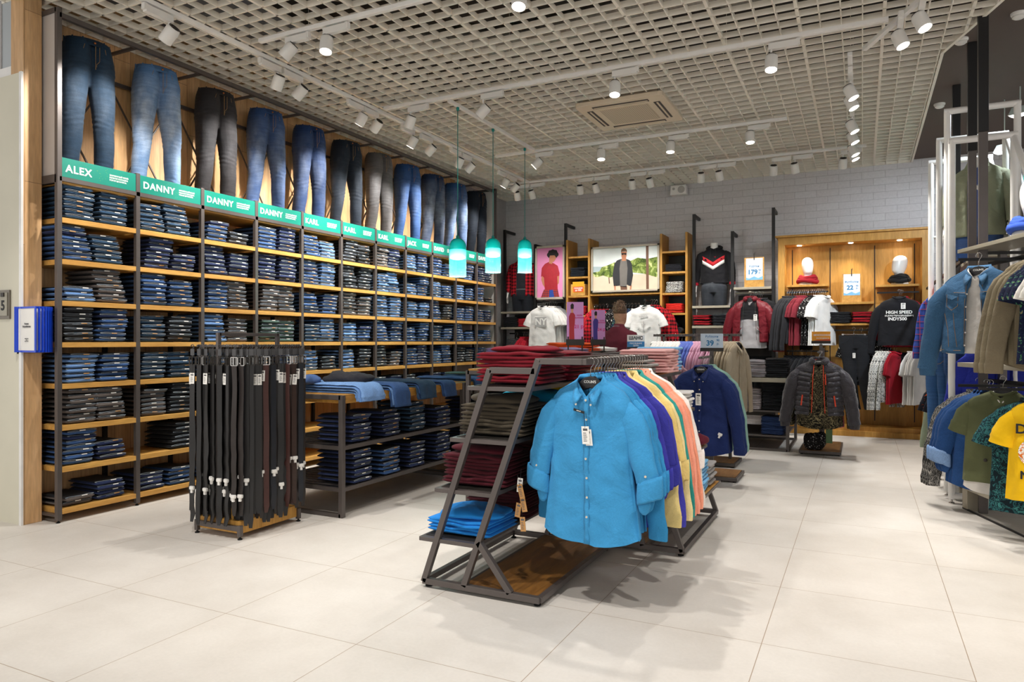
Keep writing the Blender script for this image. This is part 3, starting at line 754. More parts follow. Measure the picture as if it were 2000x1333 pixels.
LEFTOVER = []; NIND = [0]
def put_jean(root_i, x, y, z, rz, tilt, col, label, group):
    p = JE[root_i]
    if NIND[0] < 300 and label:
        o = p.copy(); COL.objects.link(o); o.location = (x, y, z + .002); o.rotation_euler = (0, tilt, rz); o.color = col
        tag(o, label, 'jeans', group); NIND[0] += 1
        if '_v' in o: del o['_v']
        for ch in p.children:
            c = ch.copy(); COL.objects.link(c); c.parent = o
    elif True: LEFTOVER.append((root_i, x, y, z, rz, tilt, col))

# ================================================================== the jeans wall unit
UX = -5.284; UY = 3.186; BW = .6285; NB = 11; SH = [.10 + .3068*k for k in range(8)]
unit = thing('shelving_unit', 'long dark metal wall unit with oak shelves and teal name signs', 'shelving unit', (0, 0, 0))
for k in range(NB + 1):
    y = UY + k*BW; top = 3.785 if k in (0, NB) else 2.70
    m = MB().box(UX-.0175, UX+.0175, y-.0175, y+.0175, .02, top); m.build('upright', 'metal_frame', unit, bevel=.002)
    MB().lathe([(.014, 0), (.014, .006), (.006, .01), (.006, .025)], (UX, y, 0), 10).build('levelling_foot', 'black_rubber', unit)
back = MB()
for k in range(NB + 1): back.box(-5.705, -5.675, UY + k*BW - .015, UY + k*BW + .015, .02, 2.6)
back.build('wall_rail', 'black_metal', unit)
for k in range(NB):
    y0 = UY + k*BW; y1 = y0 + BW
    for s in SH:
        MB().box(-5.70, UX + .016, y0 + .0185, y1 - .0185, s - .038, s).build('shelf', 'shelf_oak', unit, bevel=.0015)
m = MB().box(-5.70, UX+.0, UY, UY + NB*BW, 2.50, 2.515); m.build('top_board', 'shelf_oak', unit)
m = MB().box(UX-.0175, UX+.0175, UY, UY+NB*BW, 2.515, 2.547)
m.box(-5.70, UX, UY-.0175, UY+.0175, 2.50, 2.56); m.build('sign_rail', 'metal_frame', unit)
for y, zb in ((UY, 2.56), (UY+NB*BW, .05)):
    m = MB().box(-5.70, UX, y-.0175, y+.0175, 3.75, 3.785); m.box(-5.70, -5.67, y-.0175, y+.0175, .02, 3.785)
    m.box(-5.70, UX, y-.015, y+.015, .045, .062)
    m.build('end_frame', 'metal_frame', unit)
def mat_poly():
    t = NT('polycarbonate'); w = t.node('ShaderNodeTexWave', Scale=40, Distortion=0); t.link(t.pos(scale=(1, 0, 0)), w.inputs['Vector'])
    t.base(lin('#c9c4c0')); t.bump(w.outputs['Fac'], .12, .002); t.set(.27, .15, .6); MT['polycarbonate'] = t.m
mat_poly()
MB().box(-5.67, UX-.02, UY-.006, UY+.006, 2.56, 3.75).build('end_panel', 'polycarbonate', unit)
MB().box(-5.67, UX-.02, UY+NB*BW-.006, UY+NB*BW+.006, .07, 3.75).build('end_panel', 'polycarbonate', unit)
m = MB().box(UX-.0175, UX+.0175, UY, UY+NB*BW, 3.715, 3.75); m.build('top_rail', 'metal_frame', unit)
MB().box(-5.69, -5.66, UY, UY+NB*BW, 3.50, 3.53).build('rear_rail', 'metal_frame', unit)
for k in range(1, NB):
    MB().box(-5.70, UX, UY+k*BW-.011, UY+k*BW+.011, 3.715, 3.737).build('cross_arm', 'metal_frame', unit)
for k in range(NB):
    y0 = UY + k*BW
    MB().bar((-5.66, y0+.01, 3.50), (-5.66, y0+BW-.01, 2.53), .012).bar((-5.64, y0+.01, 2.53), (-5.64, y0+BW-.01, 3.50), .012).build('cross_brace', 'metal_frame', unit)
NAMES = ['ALEX', 'DANNY', 'DANNY', 'DANNY', 'KARL', 'KARL', 'KARL', 'JACK', 'DAVID', 'DAVID', 'DAVID']
for k, nm in enumerate(NAMES):
    y0 = UY + k*BW
    p = MB().box(UX+.004, UX+.012, y0+.019, y0+BW-.019, 2.548, 2.690).build('sign_panel', 'sign_green', unit, bevel=.001)
    text(nm, .078, 'white_ink', p, (UX+.013, y0+.045, 2.612), (R(90), 0, R(90)), bold=.0016, align='LEFT', spacing=1.12)
    text('ЗАУЖЕННЫЙ КРОЙ\nНИЗКАЯ ПОСАДКА\nУЗКАЯ ШТАНИНА', .0165, 'white_ink', p, (UX+.013, y0+.385, 2.615), (R(90), 0, R(90)), name='small_print', bold=.0001, align='LEFT')
    dots = MB(); rr = random.Random(k)
    for j in range(14):
        yy = y0 + .30 + rr.uniform(-.05, .08); zz = 2.565 + rr.random()*.11
        dots.lathe([(.0016, UX+.0121), (.0016, UX+.013)], (0, yy, zz), 5, axis='x')
    if 'yellow_ink' not in MT: flat('yellow_ink', '#8fae3c', .6)
    dots.build('sign_specks', 'yellow_ink', p)

BAYS = ['ALEX', 'first DANNY', 'second DANNY', 'third DANNY', 'first KARL', 'second KARL', 'third KARL', 'JACK', 'first DAVID', 'second DAVID', 'last DAVID']
# ================================================================== trousers on display forms
def make_pants(idx, style):
    """leg form wearing jeans: one continuous body mesh (pelvis splitting into two legs), waist at z=1.10"""
    rnd = random.Random(idx); m = MB(); N = 20
    open_ = .0
    for side in (-1, 1):
        # (z, centre y, centre x, half width y, half depth x)
        sec = [(1.10, .075, .0, .088, .115), (1.04, .080, .0, .096, .125), (.97, .085, .005, .102, .13), (.90, .090, .005, .104, .128), (.83, .094, .005, .100, .118), (.78, .098, .008, .098, .110),
               (.70, .103, .012, .092, .102), (.60, .108, .018, .084, .092), (.50, .111, .022, .078, .084), (.42, .113, .02, .073, .078), (.32, .116, .008, .072, .078), (.22, .119, -.008, .069, .074), (.10, .121, -.02, .067, .070), (.02, .122, -.022, .067, .070)]
        if style: sec = [(z, cy * (1 + .12*(1.1-z)), cx, hw * (.96 if z < .6 else 1), hd * (.94 if z < .6 else 1)) for z, cy, cx, hw, hd in sec]
        rings = []
        for z, cy, cx, hw, hd in sec:
            ring = []
            lead = (.035 if side == 1 else -.02) * max(0, (.85 - z))
            for k in range(N):
                a = 2*pi*k/N
                yy = side*cy + hw*cos(a)*(1.0); xx = cx + lead + hd*sin(a)
                wr = .004*nz(yy*14, xx*14, z*30 + idx*7) + (.004*nz(a, z*55, idx) if z < .35 or .40 < z < .56 or .8 < z < .95 else 0)
                yy += cos(a)*wr*1.4; xx += sin(a)*wr*1.4
                if side*yy < 0: yy = side*0.0005 if z > .84 else max(.004, abs(yy)*.2) * side
                ring.append((xx, yy, z))
            rings.append(ring)
        m.loft(rings, True, True)
    o = m.build('trousers', 'pants_denim', None, smooth=True, color='#345')
    rm = o.modifiers.new('rm', 'REMESH'); rm.mode = 'VOXEL'; rm.voxel_size = .009; rm.use_smooth_shade = True
    dg = bpy.context.evaluated_depsgraph_get(); me = bpy.data.meshes.new_from_object(o.evaluated_get(dg)); o.modifiers.clear(); o.data = me
    bm = bmesh.new(); bm.from_mesh(me)
    for _ in range(3): bmesh.ops.smooth_vert(bm, verts=bm.verts, factor=.5, use_axis_x=True, use_axis_y=True, use_axis_z=True)
    for v in bm.verts:                                  # whiskers and bunching, real relief
        x, y, z = v.co; n = v.normal
        amt = .0022*sin(z*150 + 6*abs(y)*8 + 2*nz(y*9, z*5, idx)) * (math.exp(-((z-.88)/.06)**2) + .9*math.exp(-((z-.48)/.07)**2) + 1.4*math.exp(-((z-.08)/.09)**2))
        v.co += n * amt
    bm.to_mesh(me); bm.free()
    me.materials.clear(); me.materials.append(MT['pants_denim']); me.polygons.foreach_set('use_smooth', [True]*len(me.polygons))
    return o
def mat_pants():
    t = NT('pants_denim'); oi = t.node('ShaderNodeObjectInfo')
    tc = t.node('ShaderNodeTexCoord'); sp = t.node('ShaderNodeSeparateXYZ'); t.link(tc.outputs['Object'], sp.inputs[0])
    v = t.coord()
    # washed thighs and knees: worn-in pattern of the cloth itself
    mr = t.node('ShaderNodeMapRange'); mr.inputs['From Min'].default_value = .05; mr.inputs['From Max'].default_value = 1.1; t.link(sp.outputs['Z'], mr.inputs['Value'])
    wash = t.ramp(mr.outputs[0], [(0, (.1,)*3+(1,)), (.22, (.35,)*3+(1,)), (.42, (.9,)*3+(1,)), (.62, (1,)*3+(1,)), (.80, (.45,)*3+(1,)), (.95, (.0,)*3+(1,))])
    n = t.noise(t.coord(scale=(1, 1, .6)), 9, 3)
    w2 = t.mix(1, wash, t.ramp(n, [(.35, (.3,)*3+(1,)), (.65, (1,)*3+(1,))]), 'MULTIPLY')
    whisk = t.noise(t.coord(scale=(1, 3, 26)), 2.2, 3, .6, .5)
    g = t.ramp(whisk, [(.4, (.9,)*3+(1,)), (.62, (1.1,)*3+(1,))])
    light = t.mix(.62, oi.outputs['Color'], (.62, .68, .75, 1))
    al = t.node('ShaderNodeMath', _operation='MULTIPLY'); t.link(w2, al.inputs[0]); t.link(oi.outputs['Alpha'], al.inputs[1])
    c = t.mix(al.outputs[0], oi.outputs['Color'], light); c = t.mix(1, c, g, 'MULTIPLY')
    f = t.noise(t.coord(scale=(1, 1, 4)), 160, 2); c = t.mix(1, c, t.ramp(f, [(.3, (.82,)*3+(1,)), (.7, (1.18,)*3+(1,))]), 'MULTIPLY')
    t.base(c); t.bump(t.noise(v, 22, 4), .25, .01); t.set(.85, 0, .25, .04); MT['pants_denim'] = t.m
mat_pants(); flat('gold_stitch', '#8a6a3a', .8); flat('copper', '#a5633a', .35, .8); flat('dark_seam', '#141c28', .9)
PANTS = [make_pants(0, 0), make_pants(1, 1)]
def dress_pants(src, col, wash, loc, rotz, label, scale=1):
    root = thing('trouser_form', label, 'trousers', loc, rotz, 'trousers on display forms above the signs')
    b = src.copy(); COL.objects.link(b); b.parent = root; c = lin(col); b.color = (c[0], c[1], c[2], wash); b.name = 'trousers'
    def wl(z, s=1.0, n=28, dz=0):                     # waistband outline
        return [((.115 + .003)*s*sin(2*pi*k/n), (.163*s)*cos(2*pi*k/n)*(1 + .0), z + dz + .012*(-sin(2*pi*k/n))*0) for k in range(n)]
    wb = MB(); r0 = wl(1.055, 1.055); r1 = wl(1.105, 1.02); r2 = wl(1.105, .98); r3 = wl(1.07, .96)
    wb.loft([r0, r1, r2, r3], False, False); w_ = wb.build('waistband', 'pants_denim', root, smooth=True); w_.color = (c[0]*.9, c[1]*.9, c[2]*.9, 0)
    MB().loft([wl(1.085, .955)], True, True).build('form_cap', 'inner_dark', root) if False else MB().add(wl(1.088, .97), [list(range(28))]).build('form_cap', 'black_plastic', root)
    for a in (35, 62, 118, 145, -90, 0, 180):
        x, y = .124*sin(R(a)), .172*cos(R(a))
        l = MB().bar((x*.99, y*.99, 1.045), (x*.985, y*.985, 1.11), .011, .004, up=(x, y, 0)); o = l.build('belt_loop', 'pants_denim', root); o.color = (c[0]*1.1, c[1]*1.1, c[2]*1.1, 0)
    st = MB()                                          # stitching: pockets and fly
    def surf(y, z):                                    # front surface depth at (y,z)
        return .132 * sqrt(max(.02, 1 - (abs(y)/.195)**2.2)) + .006 if z > .84 else .1
    for s in (-1, 1):
        st.tube([(surf(s*yy, zz) - .0, s*yy, zz) for yy, zz in ((.075, 1.05), (.085, 1.01), (.11, .985), (.145, .975), (.165, .97))], .0016, 4)
    st.tube([(surf(0, z)+.001, .0 + (.018 if z < .93 else .03) * (1 if z > .92 else .4), z) for z in (1.05, .99, .94, .91, .89)], .0014, 4)
    st.tube([(surf(0, z)+.001, .0, z) for z in (1.05, .98, .92, .87)], .0018, 4)
    st.build('stitching', 'gold_stitch' if wash < .9 else 'thread_pale', root)
    MB().lathe([(.009, .128), (.008, .132), (.001, .133)], (0, 0, 1.078), 12, axis='x').build('waist_button', 'copper', root, smooth=True)
    ft = MB()
    for s in (-1, 1): ft.tube([(-.02, s*.127, .03), (-.02, s*.127, -.03)], .012, 8)
    ft.build('support_rod', 'metal_frame', root)
    return root
PC = [('#152a3d', .07, 'dark teal-blue'), ('#4a6c94', .85, 'light washed blue'), ('#242122', .05, 'charcoal black'), ('#263f68', .32, 'faded mid blue'),
      ('#172e55', .2, 'deep blue'), ('#131b26', .05, 'dark indigo'), ('#4f4b4a', .12, 'grey'), ('#20406e', .14, 'plain mid blue'), ('#1f2f4d', .5, 'pale-thighed navy'),
      ('#26456f', .45, 'green-tinted faded blue'), ('#0d1520', .03, 'very dark navy')]
for k, (h, w_, nm) in enumerate(PC):
    dress_pants(PANTS[k % 2], h, w_, (-5.47, UY + (k+.5)*BW + (.0 if k else .02), 2.575), R(-14 if k % 2 else -8),
                f"{nm} trousers on a form above the {BAYS[k]} sign")
for p in PANTS: bpy.data.objects.remove(p)
PROTOS += JE
# ================================================================== jeans tables
cloth('drape_denim', None, weave=160, var=.25, fold=.25, foldscale=12) if False else None
def jeans_table(label, y0, y1, x0=-4.32, x1=-3.523):
    r = thing('display_table', label, 'table', (0, 0, 0)); w = .038
    for y in (y0, y1):
        m = MB()
        for x in (x0, x1): m.box(x-w/2, x+w/2, y-w/2, y+w/2, .0, .925)
        m.box(x0, x1, y-w/2, y+w/2, .89, .925); m.box(x0, x1, y-w/2, y+w/2, .0, .03)
        m.build('end_frame', 'metal_frame', r, bevel=.002)
    MB().box(x0-.01, x1+.012, y0+w/2, y1-w/2, .862, .928).build('tabletop', 'table_oak', r, bevel=.002)
    for z in (.54, .225):
        m = MB()
        for x in (x0, x1): m.box(x-.015, x+.015, y0, y1, z-.03, z)
        m.box(x0, x1, y0-.012, y0+.012, z-.03, z).box(x0, x1, y1-.012, y1+.012, z-.03, z).box(x0, x1, y0, y1, z-.012, z-.004)
        sh = m.build('shelf', 'metal_frame', r)
        b = MB(); n = 24
        for i in range(n): b.box(x0+.01, x1-.01, y0 + (y1-y0)*(i+.5)/n - .012, y0 + (y1-y0)*(i+.5)/n + .012, z-.004, z+.001)
        b.build('slat_panel', 'black_metal', sh)
    return r
jeans_table('metal table with thick oak top right of the belt stand, denim on two shelves', 4.232, 6.031)
jeans_table('dark metal and oak denim table standing behind the nearer denim table', 6.13, 7.90)
rnd = random.Random(12)
def table_stack(yc, z, n, ch, stname, shelf, tname, x=-3.70):
    h, cn = JCOL[ch]
    for j in range(n):
        pos = 'bottom' if j == 0 else ('topmost' if j == n-1 else ORD[j+1] + ' up')
        put_jean(rnd.randrange(6), x + rnd.uniform(-.014, .014), yc + rnd.uniform(-.01, .01), z + j*JH, rnd.uniform(-.06, .06), rnd.uniform(-.01, .01), jit(h, rnd),
                 f"{cn} folded jeans, {pos}, {stname} stack, {shelf} shelf, {tname} table", 'folded jeans on the table shelves')
for z, sh, row in ((.541, 'upper', 'n6n6d7n5'), (.226, 'lower', 'n7b6n6n7')):
    for i, yc in enumerate((4.47, 4.86, 5.26, 5.68)):
        table_stack(yc, z, int(row[2*i+1]), row[2*i], ('leftmost', 'second', 'third', 'rightmost')[i], sh, 'nearer denim')
for z, sh, row in ((.541, 'upper', 'n6n6d6n5'), (.226, 'lower', 'n6b6n6n7')):
    for i, yc in enumerate((6.38, 6.78, 7.2, 7.6)):
        table_stack(yc, z, int(row[2*i+1]), row[2*i], ('leftmost', 'second', 'third', 'rightmost')[i], sh, 'farther denim')
JCOL['s'] = ('#6f93c4', 'pale blue')
def drape(name, x0, xe, y, w, z, th, drop, r, seed, col, skew=0.0, mat='denim'):
    """trousers laid flat with the legs hanging over the table edge (two legs side by side)"""
    path = [(x0 + (xe - x0)*i/16, z + .003*nz(i*.7, seed, 0), 0) for i in range(17)]
    for a in (20, 45, 70, 90): path.append((xe + r*sin(R(a)), z - r*(1-cos(R(a))), a))
    for i in range(1, 7): path.append((xe + r + .004*nz(i, seed, 5) + .01*i/6, z - r - drop*i/6, 90))
    m = MB(); rings = []
    for i, (x, zz, a) in enumerate(path):
        ring = []; nx, nzv = sin(R(a)), cos(R(a)); t = i/len(path); ww = w*(1 + .10*nz(i*.35, seed, 1)) * (1 if t > .25 else .93)
        M = 12
        for k in range(M+1):
            u = -1 + 2*k/M; yy = y + skew*t + u*ww/2; h = th*(1 - abs(u)**6*.8) + .009*nz(u*2.4, t*7, seed)*(1 if t > .1 else .5); ring.append((x + nx*h, yy, zz + nzv*h))
        for k in range(M+1):
            u = 1 - 2*k/M; yy = y + skew*t + u*ww/2; ring.append((x + nx*.0, yy, zz))
        rings.append(ring)
    m.loft(rings); o = m.build(name, mat, None, smooth=True); o.color = col; return o
def drape_pile(yc, w, cols, desc, x0=-4.2, xe=-3.515, drop=.11, th=.021, zt=.93, skew=0, tname='nearer'):
    for j, ch in enumerate(cols):
        h, cn = JCOL[ch]; n = len(cols)
        o = drape('laid_out_jeans', x0 + rnd.uniform(-.02, .03) + j*.004, xe - .002, yc + rnd.uniform(-.008, .008), w*rnd.uniform(.95, 1.03), zt + j*th*.98, th*.92, drop*rnd.uniform(.88, 1.1) - j*.004, .016 + j*th*.98, int(yc*100)+j, jit(h, rnd), skew)
        pos = 'topmost' if j == n-1 else ('bottom one' if j == 0 else ORD[j+1] + ' up')
        tag(o, f'{cn} jeans laid flat, {pos} in {desc}, {tname} table', 'jeans', 'jeans laid over the table edge')
        hm = MB().tube([(xe + .016 + j*th*.98 + th + .012, yc + skew - w*.46 + w*.92*k/8, zt - .016 - drop*.92) for k in range(9)], .0012, 4).build('hem_seam', 'thread_pale', o) if j % 2 == 0 and False else None
drape_pile(4.50, .30, 'lsls', 'the leftmost drooping pile', drop=.05)
drape_pile(4.90, .24, 'blb', 'the second drooping pile', drop=.12, skew=.02)
drape_pile(5.30, .26, 'dbd', 'the third drooping pile', drop=.10, skew=.03)
drape_pile(5.68, .22, 'bb', 'the fourth drooping pile', drop=.10, skew=.05)
drape_pile(6.35, .26, 'db', 'the nearest drooping pile', drop=.08, tname='farther')
drape_pile(6.9, .26, 'ddt', 'the middle pile', drop=.04, tname='farther')
drape_pile(7.4, .26, 'ls', 'the far pile', drop=.03, tname='farther')
# crumpled garments dropped on top
def crumple(name, lab, cat, loc, size, mat, col, seed, rotz=0, n=26):
    m = MB(); sx, sy, sz = size; rings = []
    for j in range(n+1):
        t = pi*j/n; ring = []
        for k in range(n*2):
            a = 2*pi*k/(n*2); st = max(sin(t), .03)
            ca, sa = se(a, 3); x = sx/2*st**.55*ca; y = sy/2*st**.55*sa; z = cos(t)
            q = nz(x*9 + seed, y*9, z*.7); q2 = nz(x*26, y*26 + seed, z)
            zz = sz*(.5 + .5*z*(1 + .55*q + .22*q2)) if z > 0 else sz*.02
            if z <= 0: zz = max(0, sz*.5*(1+z))
            e = 1 + .16*q
            ring.append((x*e, y*e, max(0, zz)))
        rings.append(ring)
    m.loft(rings); o = m.build(name, mat, None, smooth=True); o.location = loc; o.rotation_euler[2] = rotz; o.color = lin(col)
    return tag(o, lab, cat)
crumple('crumpled_jeans', 'black trousers tossed on top of the pale blue jeans pile', 'trousers', (-3.74, 4.56, .985), (.42, .26, .10), 'denim', '#2c2c31', 3, R(12))
crumple('crumpled_jeans', 'loosely rolled blue jeans at the left end of the nearer denim table', 'jeans', (-4.05, 4.36, .985), (.34, .16, .08), 'denim', '#4a6596', 8, R(20))
crumple('crumpled_jeans', 'pale blue crumpled jeans on the farther denim table', 'jeans', (-3.72, 7.25, .935), (.40, .3, .10), 'denim', '#7d9ac4', 14, R(-10))

# ================================================================== belt stand
flat('belt_black', '#151313', .5, 0, .5, .15, 60); flat('belt_brown', '#33211a', .5, 0, .5, .15, 60); flat('belt_dark_brown', '#221a17', .5, 0, .5, .12, 60); flat('belt_navy', '#12161f', .55, 0, .5, .12, 60); flat('belt_red_brown', '#401e18', .5, 0, .5, .12, 60)
flat('hanger_smoke', '#3c3b3c', .3, 0, .5, .1)
BX, BY = -3.952, 3.735
bs = thing('belt_stand', 'dark metal stand with oak plinth crowded with leather belts', 'display stand', (BX, BY, 0))
m = MB().box(-.20, .20, -.265, .265, .035, .12); m.build('plinth', 'cabinet_oak', bs, bevel=.003)
for y in (-.287, .262): MB().box(-.212, .212, y, y+.025, .055, .090).build('base_bar', 'metal_frame', bs, bevel=.002)
m = MB()
for x in (-.205, .205):
    for y in (-.275, .275): MB().box(x-.014, x+.014, y-.014, y+.014, .02, .095).build('base_leg', 'metal_frame', bs, bevel=.002)
pass
m = MB()
for y in (-.272, .272): m.box(-.012, .012, y-.014, y+.014, .07, 1.395)
m.box(-.012, .012, -.272, .272, 1.372, 1.395); m.build('upright_frame', 'metal_frame', bs, bevel=.002)
m = MB()
for x in (-.195, .195): m.box(x-.006, x+.006, -.285, .30, 1.296, 1.310)
for y in (-.262, .262): m.box(-.20, .20, y-.006, y+.006, 1.296, 1.310)
m.build('hanging_bars', 'metal_frame', bs)
for x in (-.205, .205):
    for y in (-.275, .275): MB().lathe([(.016, 0), (.016, .007), (.007, .011), (.007, .025)], (x, y, 0), 12).build('levelling_foot', 'black_rubber', bs)
def belt_proto(v):
    rr = random.Random(v); r = bpy.data.objects.new('belt', None); COL.objects.link(r); PROTOS.append(r)
    Lb = rr.uniform(1.13, 1.245); w = rr.choice([.038, .042, .036]); matn = ['belt_black', 'belt_dark_brown', 'belt_black', 'belt_brown', 'belt_navy', 'belt_dark_brown', 'belt_black', 'belt_red_brown', 'belt_black', 'belt_black'][v]
    rings = []
    n = 20
    for i in range(n+1):
        t = i/n; z = -.135 - t*(Lb-.135); ww = w/2 * (1 if t < .95 else 1 - (t-.95)*9); yy = .004*nz(t*4, v, 0) - .012*t*t*rr.choice([0, 1]); xx = .006*nz(t*3, v, 4)
        a = .25*nz(t*3, v, 9); th = .002
        rings.append([(xx + sx*ww*cos(a) - sy*th*sin(a), yy + sx*ww*sin(a) + sy*th*cos(a), z) for sx, sy in ((-1, -1), (1, -1), (1, 1), (-1, 1))])
    MB().loft(rings).build('strap', matn, r, smooth='auto')
    st = MB()
    for k in range(5): st.lathe([(.0022, -.0025), (.0022, -.0032)], (0, 0, 0), 6, axis='y') if False else st.box(-.0022, .0022, -.0042, -.0022, -Lb + .09 + k*.025, -Lb + .0944 + k*.025)
    if v < 0: st.build('punch_holes', 'gold_stitch', r)
    b = MB(); 
    for s in (-1, 1): b.bar((s*w*.62, 0, -.085), (s*w*.62, 0, -.14), .005, .004)
    b.bar((-w*.62, 0, -.085), (w*.62, 0, -.085), .005, .004).bar((-w*.62, 0, -.14), (w*.62, 0, -.14), .005, .004).bar((0, -.004, -.14), (0, -.004, -.088), .004)
    b.build('buckle', 'chrome' if v % 2 else 'dark_metal', r, smooth='auto')
    h = MB().tube([(.012*cos(R(a)), 0, -.012 + .012*sin(R(a))) for a in range(190, -60, -25)] + [(0, 0, -.03)], .002, 5)
    h.box(-.014, .014, -.0015, .0015, -.075, -.03); h.tube([(0, 0, -.075), (0, 0, -.09)], .002, 5)
    h.build('hook_tab', 'hanger_smoke', r, smooth='auto')
    if v in (0, 3, 5, 8):
        swing_tag(r, (.004, -.010, -.17 - .06*rr.random()), w=.032, h=.075, rot=(0, R(rr.uniform(-8, 8)), R(rr.uniform(-25, 25))), string=.06)
    if v in (0, 1, 3, 4, 5, 6): security_tag(r, (rr.uniform(-.004, .006), -.012, -Lb + .13 + rr.uniform(0, .22)))
    return r
BP = [belt_proto(v) for v in range(10)]
rb = random.Random(5)
names = ['black', 'dark brown', 'black', 'brown', 'navy', 'dark brown', 'black', 'reddish brown', 'black', 'black']
def place_belt(x, y, rz, v, lab):
    o = dup(BP[v], (x, y, 1.312), rz, lab, 'belts hanging on the belt stand'); o['category'] = 'belt'; o.name = 'hanging_belt'
for i in range(15):                                     # row facing the viewer
    v = rb.choice([0, 2, 6, 1, 8, 5, 9, 9]); x = BX - .245 + i*.0335
    if i == 8: continue
    place_belt(x, BY - .287 - (i % 2)*.022 + rb.uniform(-.004, .004), rb.uniform(-.5, .25), v, f'{names[v]} belt, {ORD[i+1]} from left in the front row of the belt stand')
for i in range(26):                                     # right-hand row
    v = rb.choice([0, 1, 2, 3, 4, 5, 6, 7, 1, 8, 9, 2]); y = BY - .262 + i*.0225
    place_belt(BX + .205 + (i % 3)*.02, y, R(48) + rb.uniform(-.45, .45), v, f'{names[v]} belt, {ORD[i+1]} from the near corner on the right of the belt stand')
for i in range(14):                                     # left-hand row
    v = rb.choice([0, 2, 6]); y = BY - .25 + i*.038
    place_belt(BX - .205 - (i % 2)*.02, y, R(-60) + rb.uniform(-.5, .5), v, f'black belt, {ORD[i+1]} from the front on the left of the belt stand')
for i in range(12):                                     # inner row behind the post
    v = rb.choice([0, 2, 6, 1]); place_belt(BX - .18 + i*.033, BY - .225 + rb.uniform(-.01, .01), rb.uniform(-.4, .4), v, f'{names[v]} belt, {ORD[i+1]} from left in the second row of the belt stand')
# small plaited belt beside the post
pb = thing('hanging_plaited_belt', 'plaited black belt hanging just right of the belt stand post', 'belt', (BX + .045, BY - .30, 1.30), 0)
m = MB()
for s in (0, pi, pi/2): m.tube([(.012*sin(i*.55 + s), .003*cos(i*.55 + s), -.09 - i*.0125) for i in range(80)], .0045, 5)
m.build('plait', 'belt_black', pb, smooth=True)
MB().tube([(.012*cos(R(a)), 0, -.012 + .012*sin(R(a))) for a in range(190, -60, -25)] + [(0, 0, -.09)], .002, 5).build('hook', 'hanger_smoke', pb)
# ================================================================== folder of sheets and number plate at the shop front
fd = thing('flip_display', 'wall-mounted flip display of printed sheets in bright blue frames', 'flip display', (-5.40, 3.06, 1.42))
flat('frame_blue', '#0b3fc4', .4)
MB().box(-.12, -.075, -.03, .02, -.18, .165).build('wall_bracket', 'dark_metal', fd, bevel=.004)
for k in range(9):
    a = R(-3 + k*7.5); c_, s_ = cos(a), sin(a); m = MB(); W_, Hh, t_ = .235, .165, .007
    bx = lambda x0, x1, z0, z1: m.add([((-.09 + x*c_ - y*s_), (-.035 - k*.0035) + (x*s_ + y*c_), z) for z in (z0, z1) for x, y in ((x0, -t_/2), (x1, -t_/2), (x1, t_/2), (x0, t_/2))], [(0,3,2,1),(4,5,6,7),(0,1,5,4),(1,2,6,5),(2,3,7,6),(3,0,4,7)])
    if k == 0:
        a = R(-3); 
    bx(0, .016, -Hh, Hh); bx(W_-.016, W_, -Hh, Hh); bx(.016, W_-.016, Hh-.014, Hh); bx(.016, W_-.016, -Hh, -Hh+.014)
    p = m.build('sheet_frame', 'frame_blue', fd)
    sh_ = MB(); m = sh_; t_ = .002; bx(.016, W_-.016, -Hh+.014, Hh-.014); ps = sh_.build('printed_sheet', 'paper', p)
    if k == 0:
        q = text('Уголок\nПотребителя', .017, 'paper_print', ps, (-.09 + .118*c_ + .004*s_, -.035 + .118*s_ - .0045, .03), (R(90), 0, a), bold=.0002)
        text('информация\nдля\nпокупателей', .008, 'paper_print', ps, (-.09 + .118*c_ + .004*s_, -.035 + .118*s_ - .0045, -.075), (R(90), 0, a), name='small_print')
npl = thing('number_plate', 'grey metal plate with changeable black digits on the shop front', 'number plate', (-5.715, 3.03, 1.607))
flat('plate_steel', '#6e675c', .4, .6); flat('digit_card', '#9b9686', .5)
MB().box(-.13, .125, -.012, 0, -.108, .105).build('back_plate', 'plate_steel', npl, bevel=.002)
for x, d in ((-.055, '4'), (.055, '5')):
    cd = MB().box(x-.048, x+.048, -.018, -.012, -.085, .085).build('digit_card', 'digit_card', npl, bevel=.001)
    text(d, .10, 'black_ink', cd, (x, -.019, -.012), (R(90), 0, 0), bold=.003, sx=1)
    MB().box(x-.02, x+.02, -.026, -.018, .055, .085).build('clip', 'dark_metal', cd, bevel=.002)
BAY = ['the first bay under ALEX', 'the first DANNY bay', 'the second DANNY bay', 'the third DANNY bay', 'the first KARL bay', 'the second KARL bay', 'the third KARL bay', 'the JACK bay', 'the first DAVID bay', 'the second DAVID bay', 'the last DAVID bay']
BAYS = ['ALEX', 'first DANNY', 'second DANNY', 'third DANNY', 'first KARL', 'second KARL', 'third KARL', 'JACK', 'first DAVID', 'second DAVID', 'last DAVID']
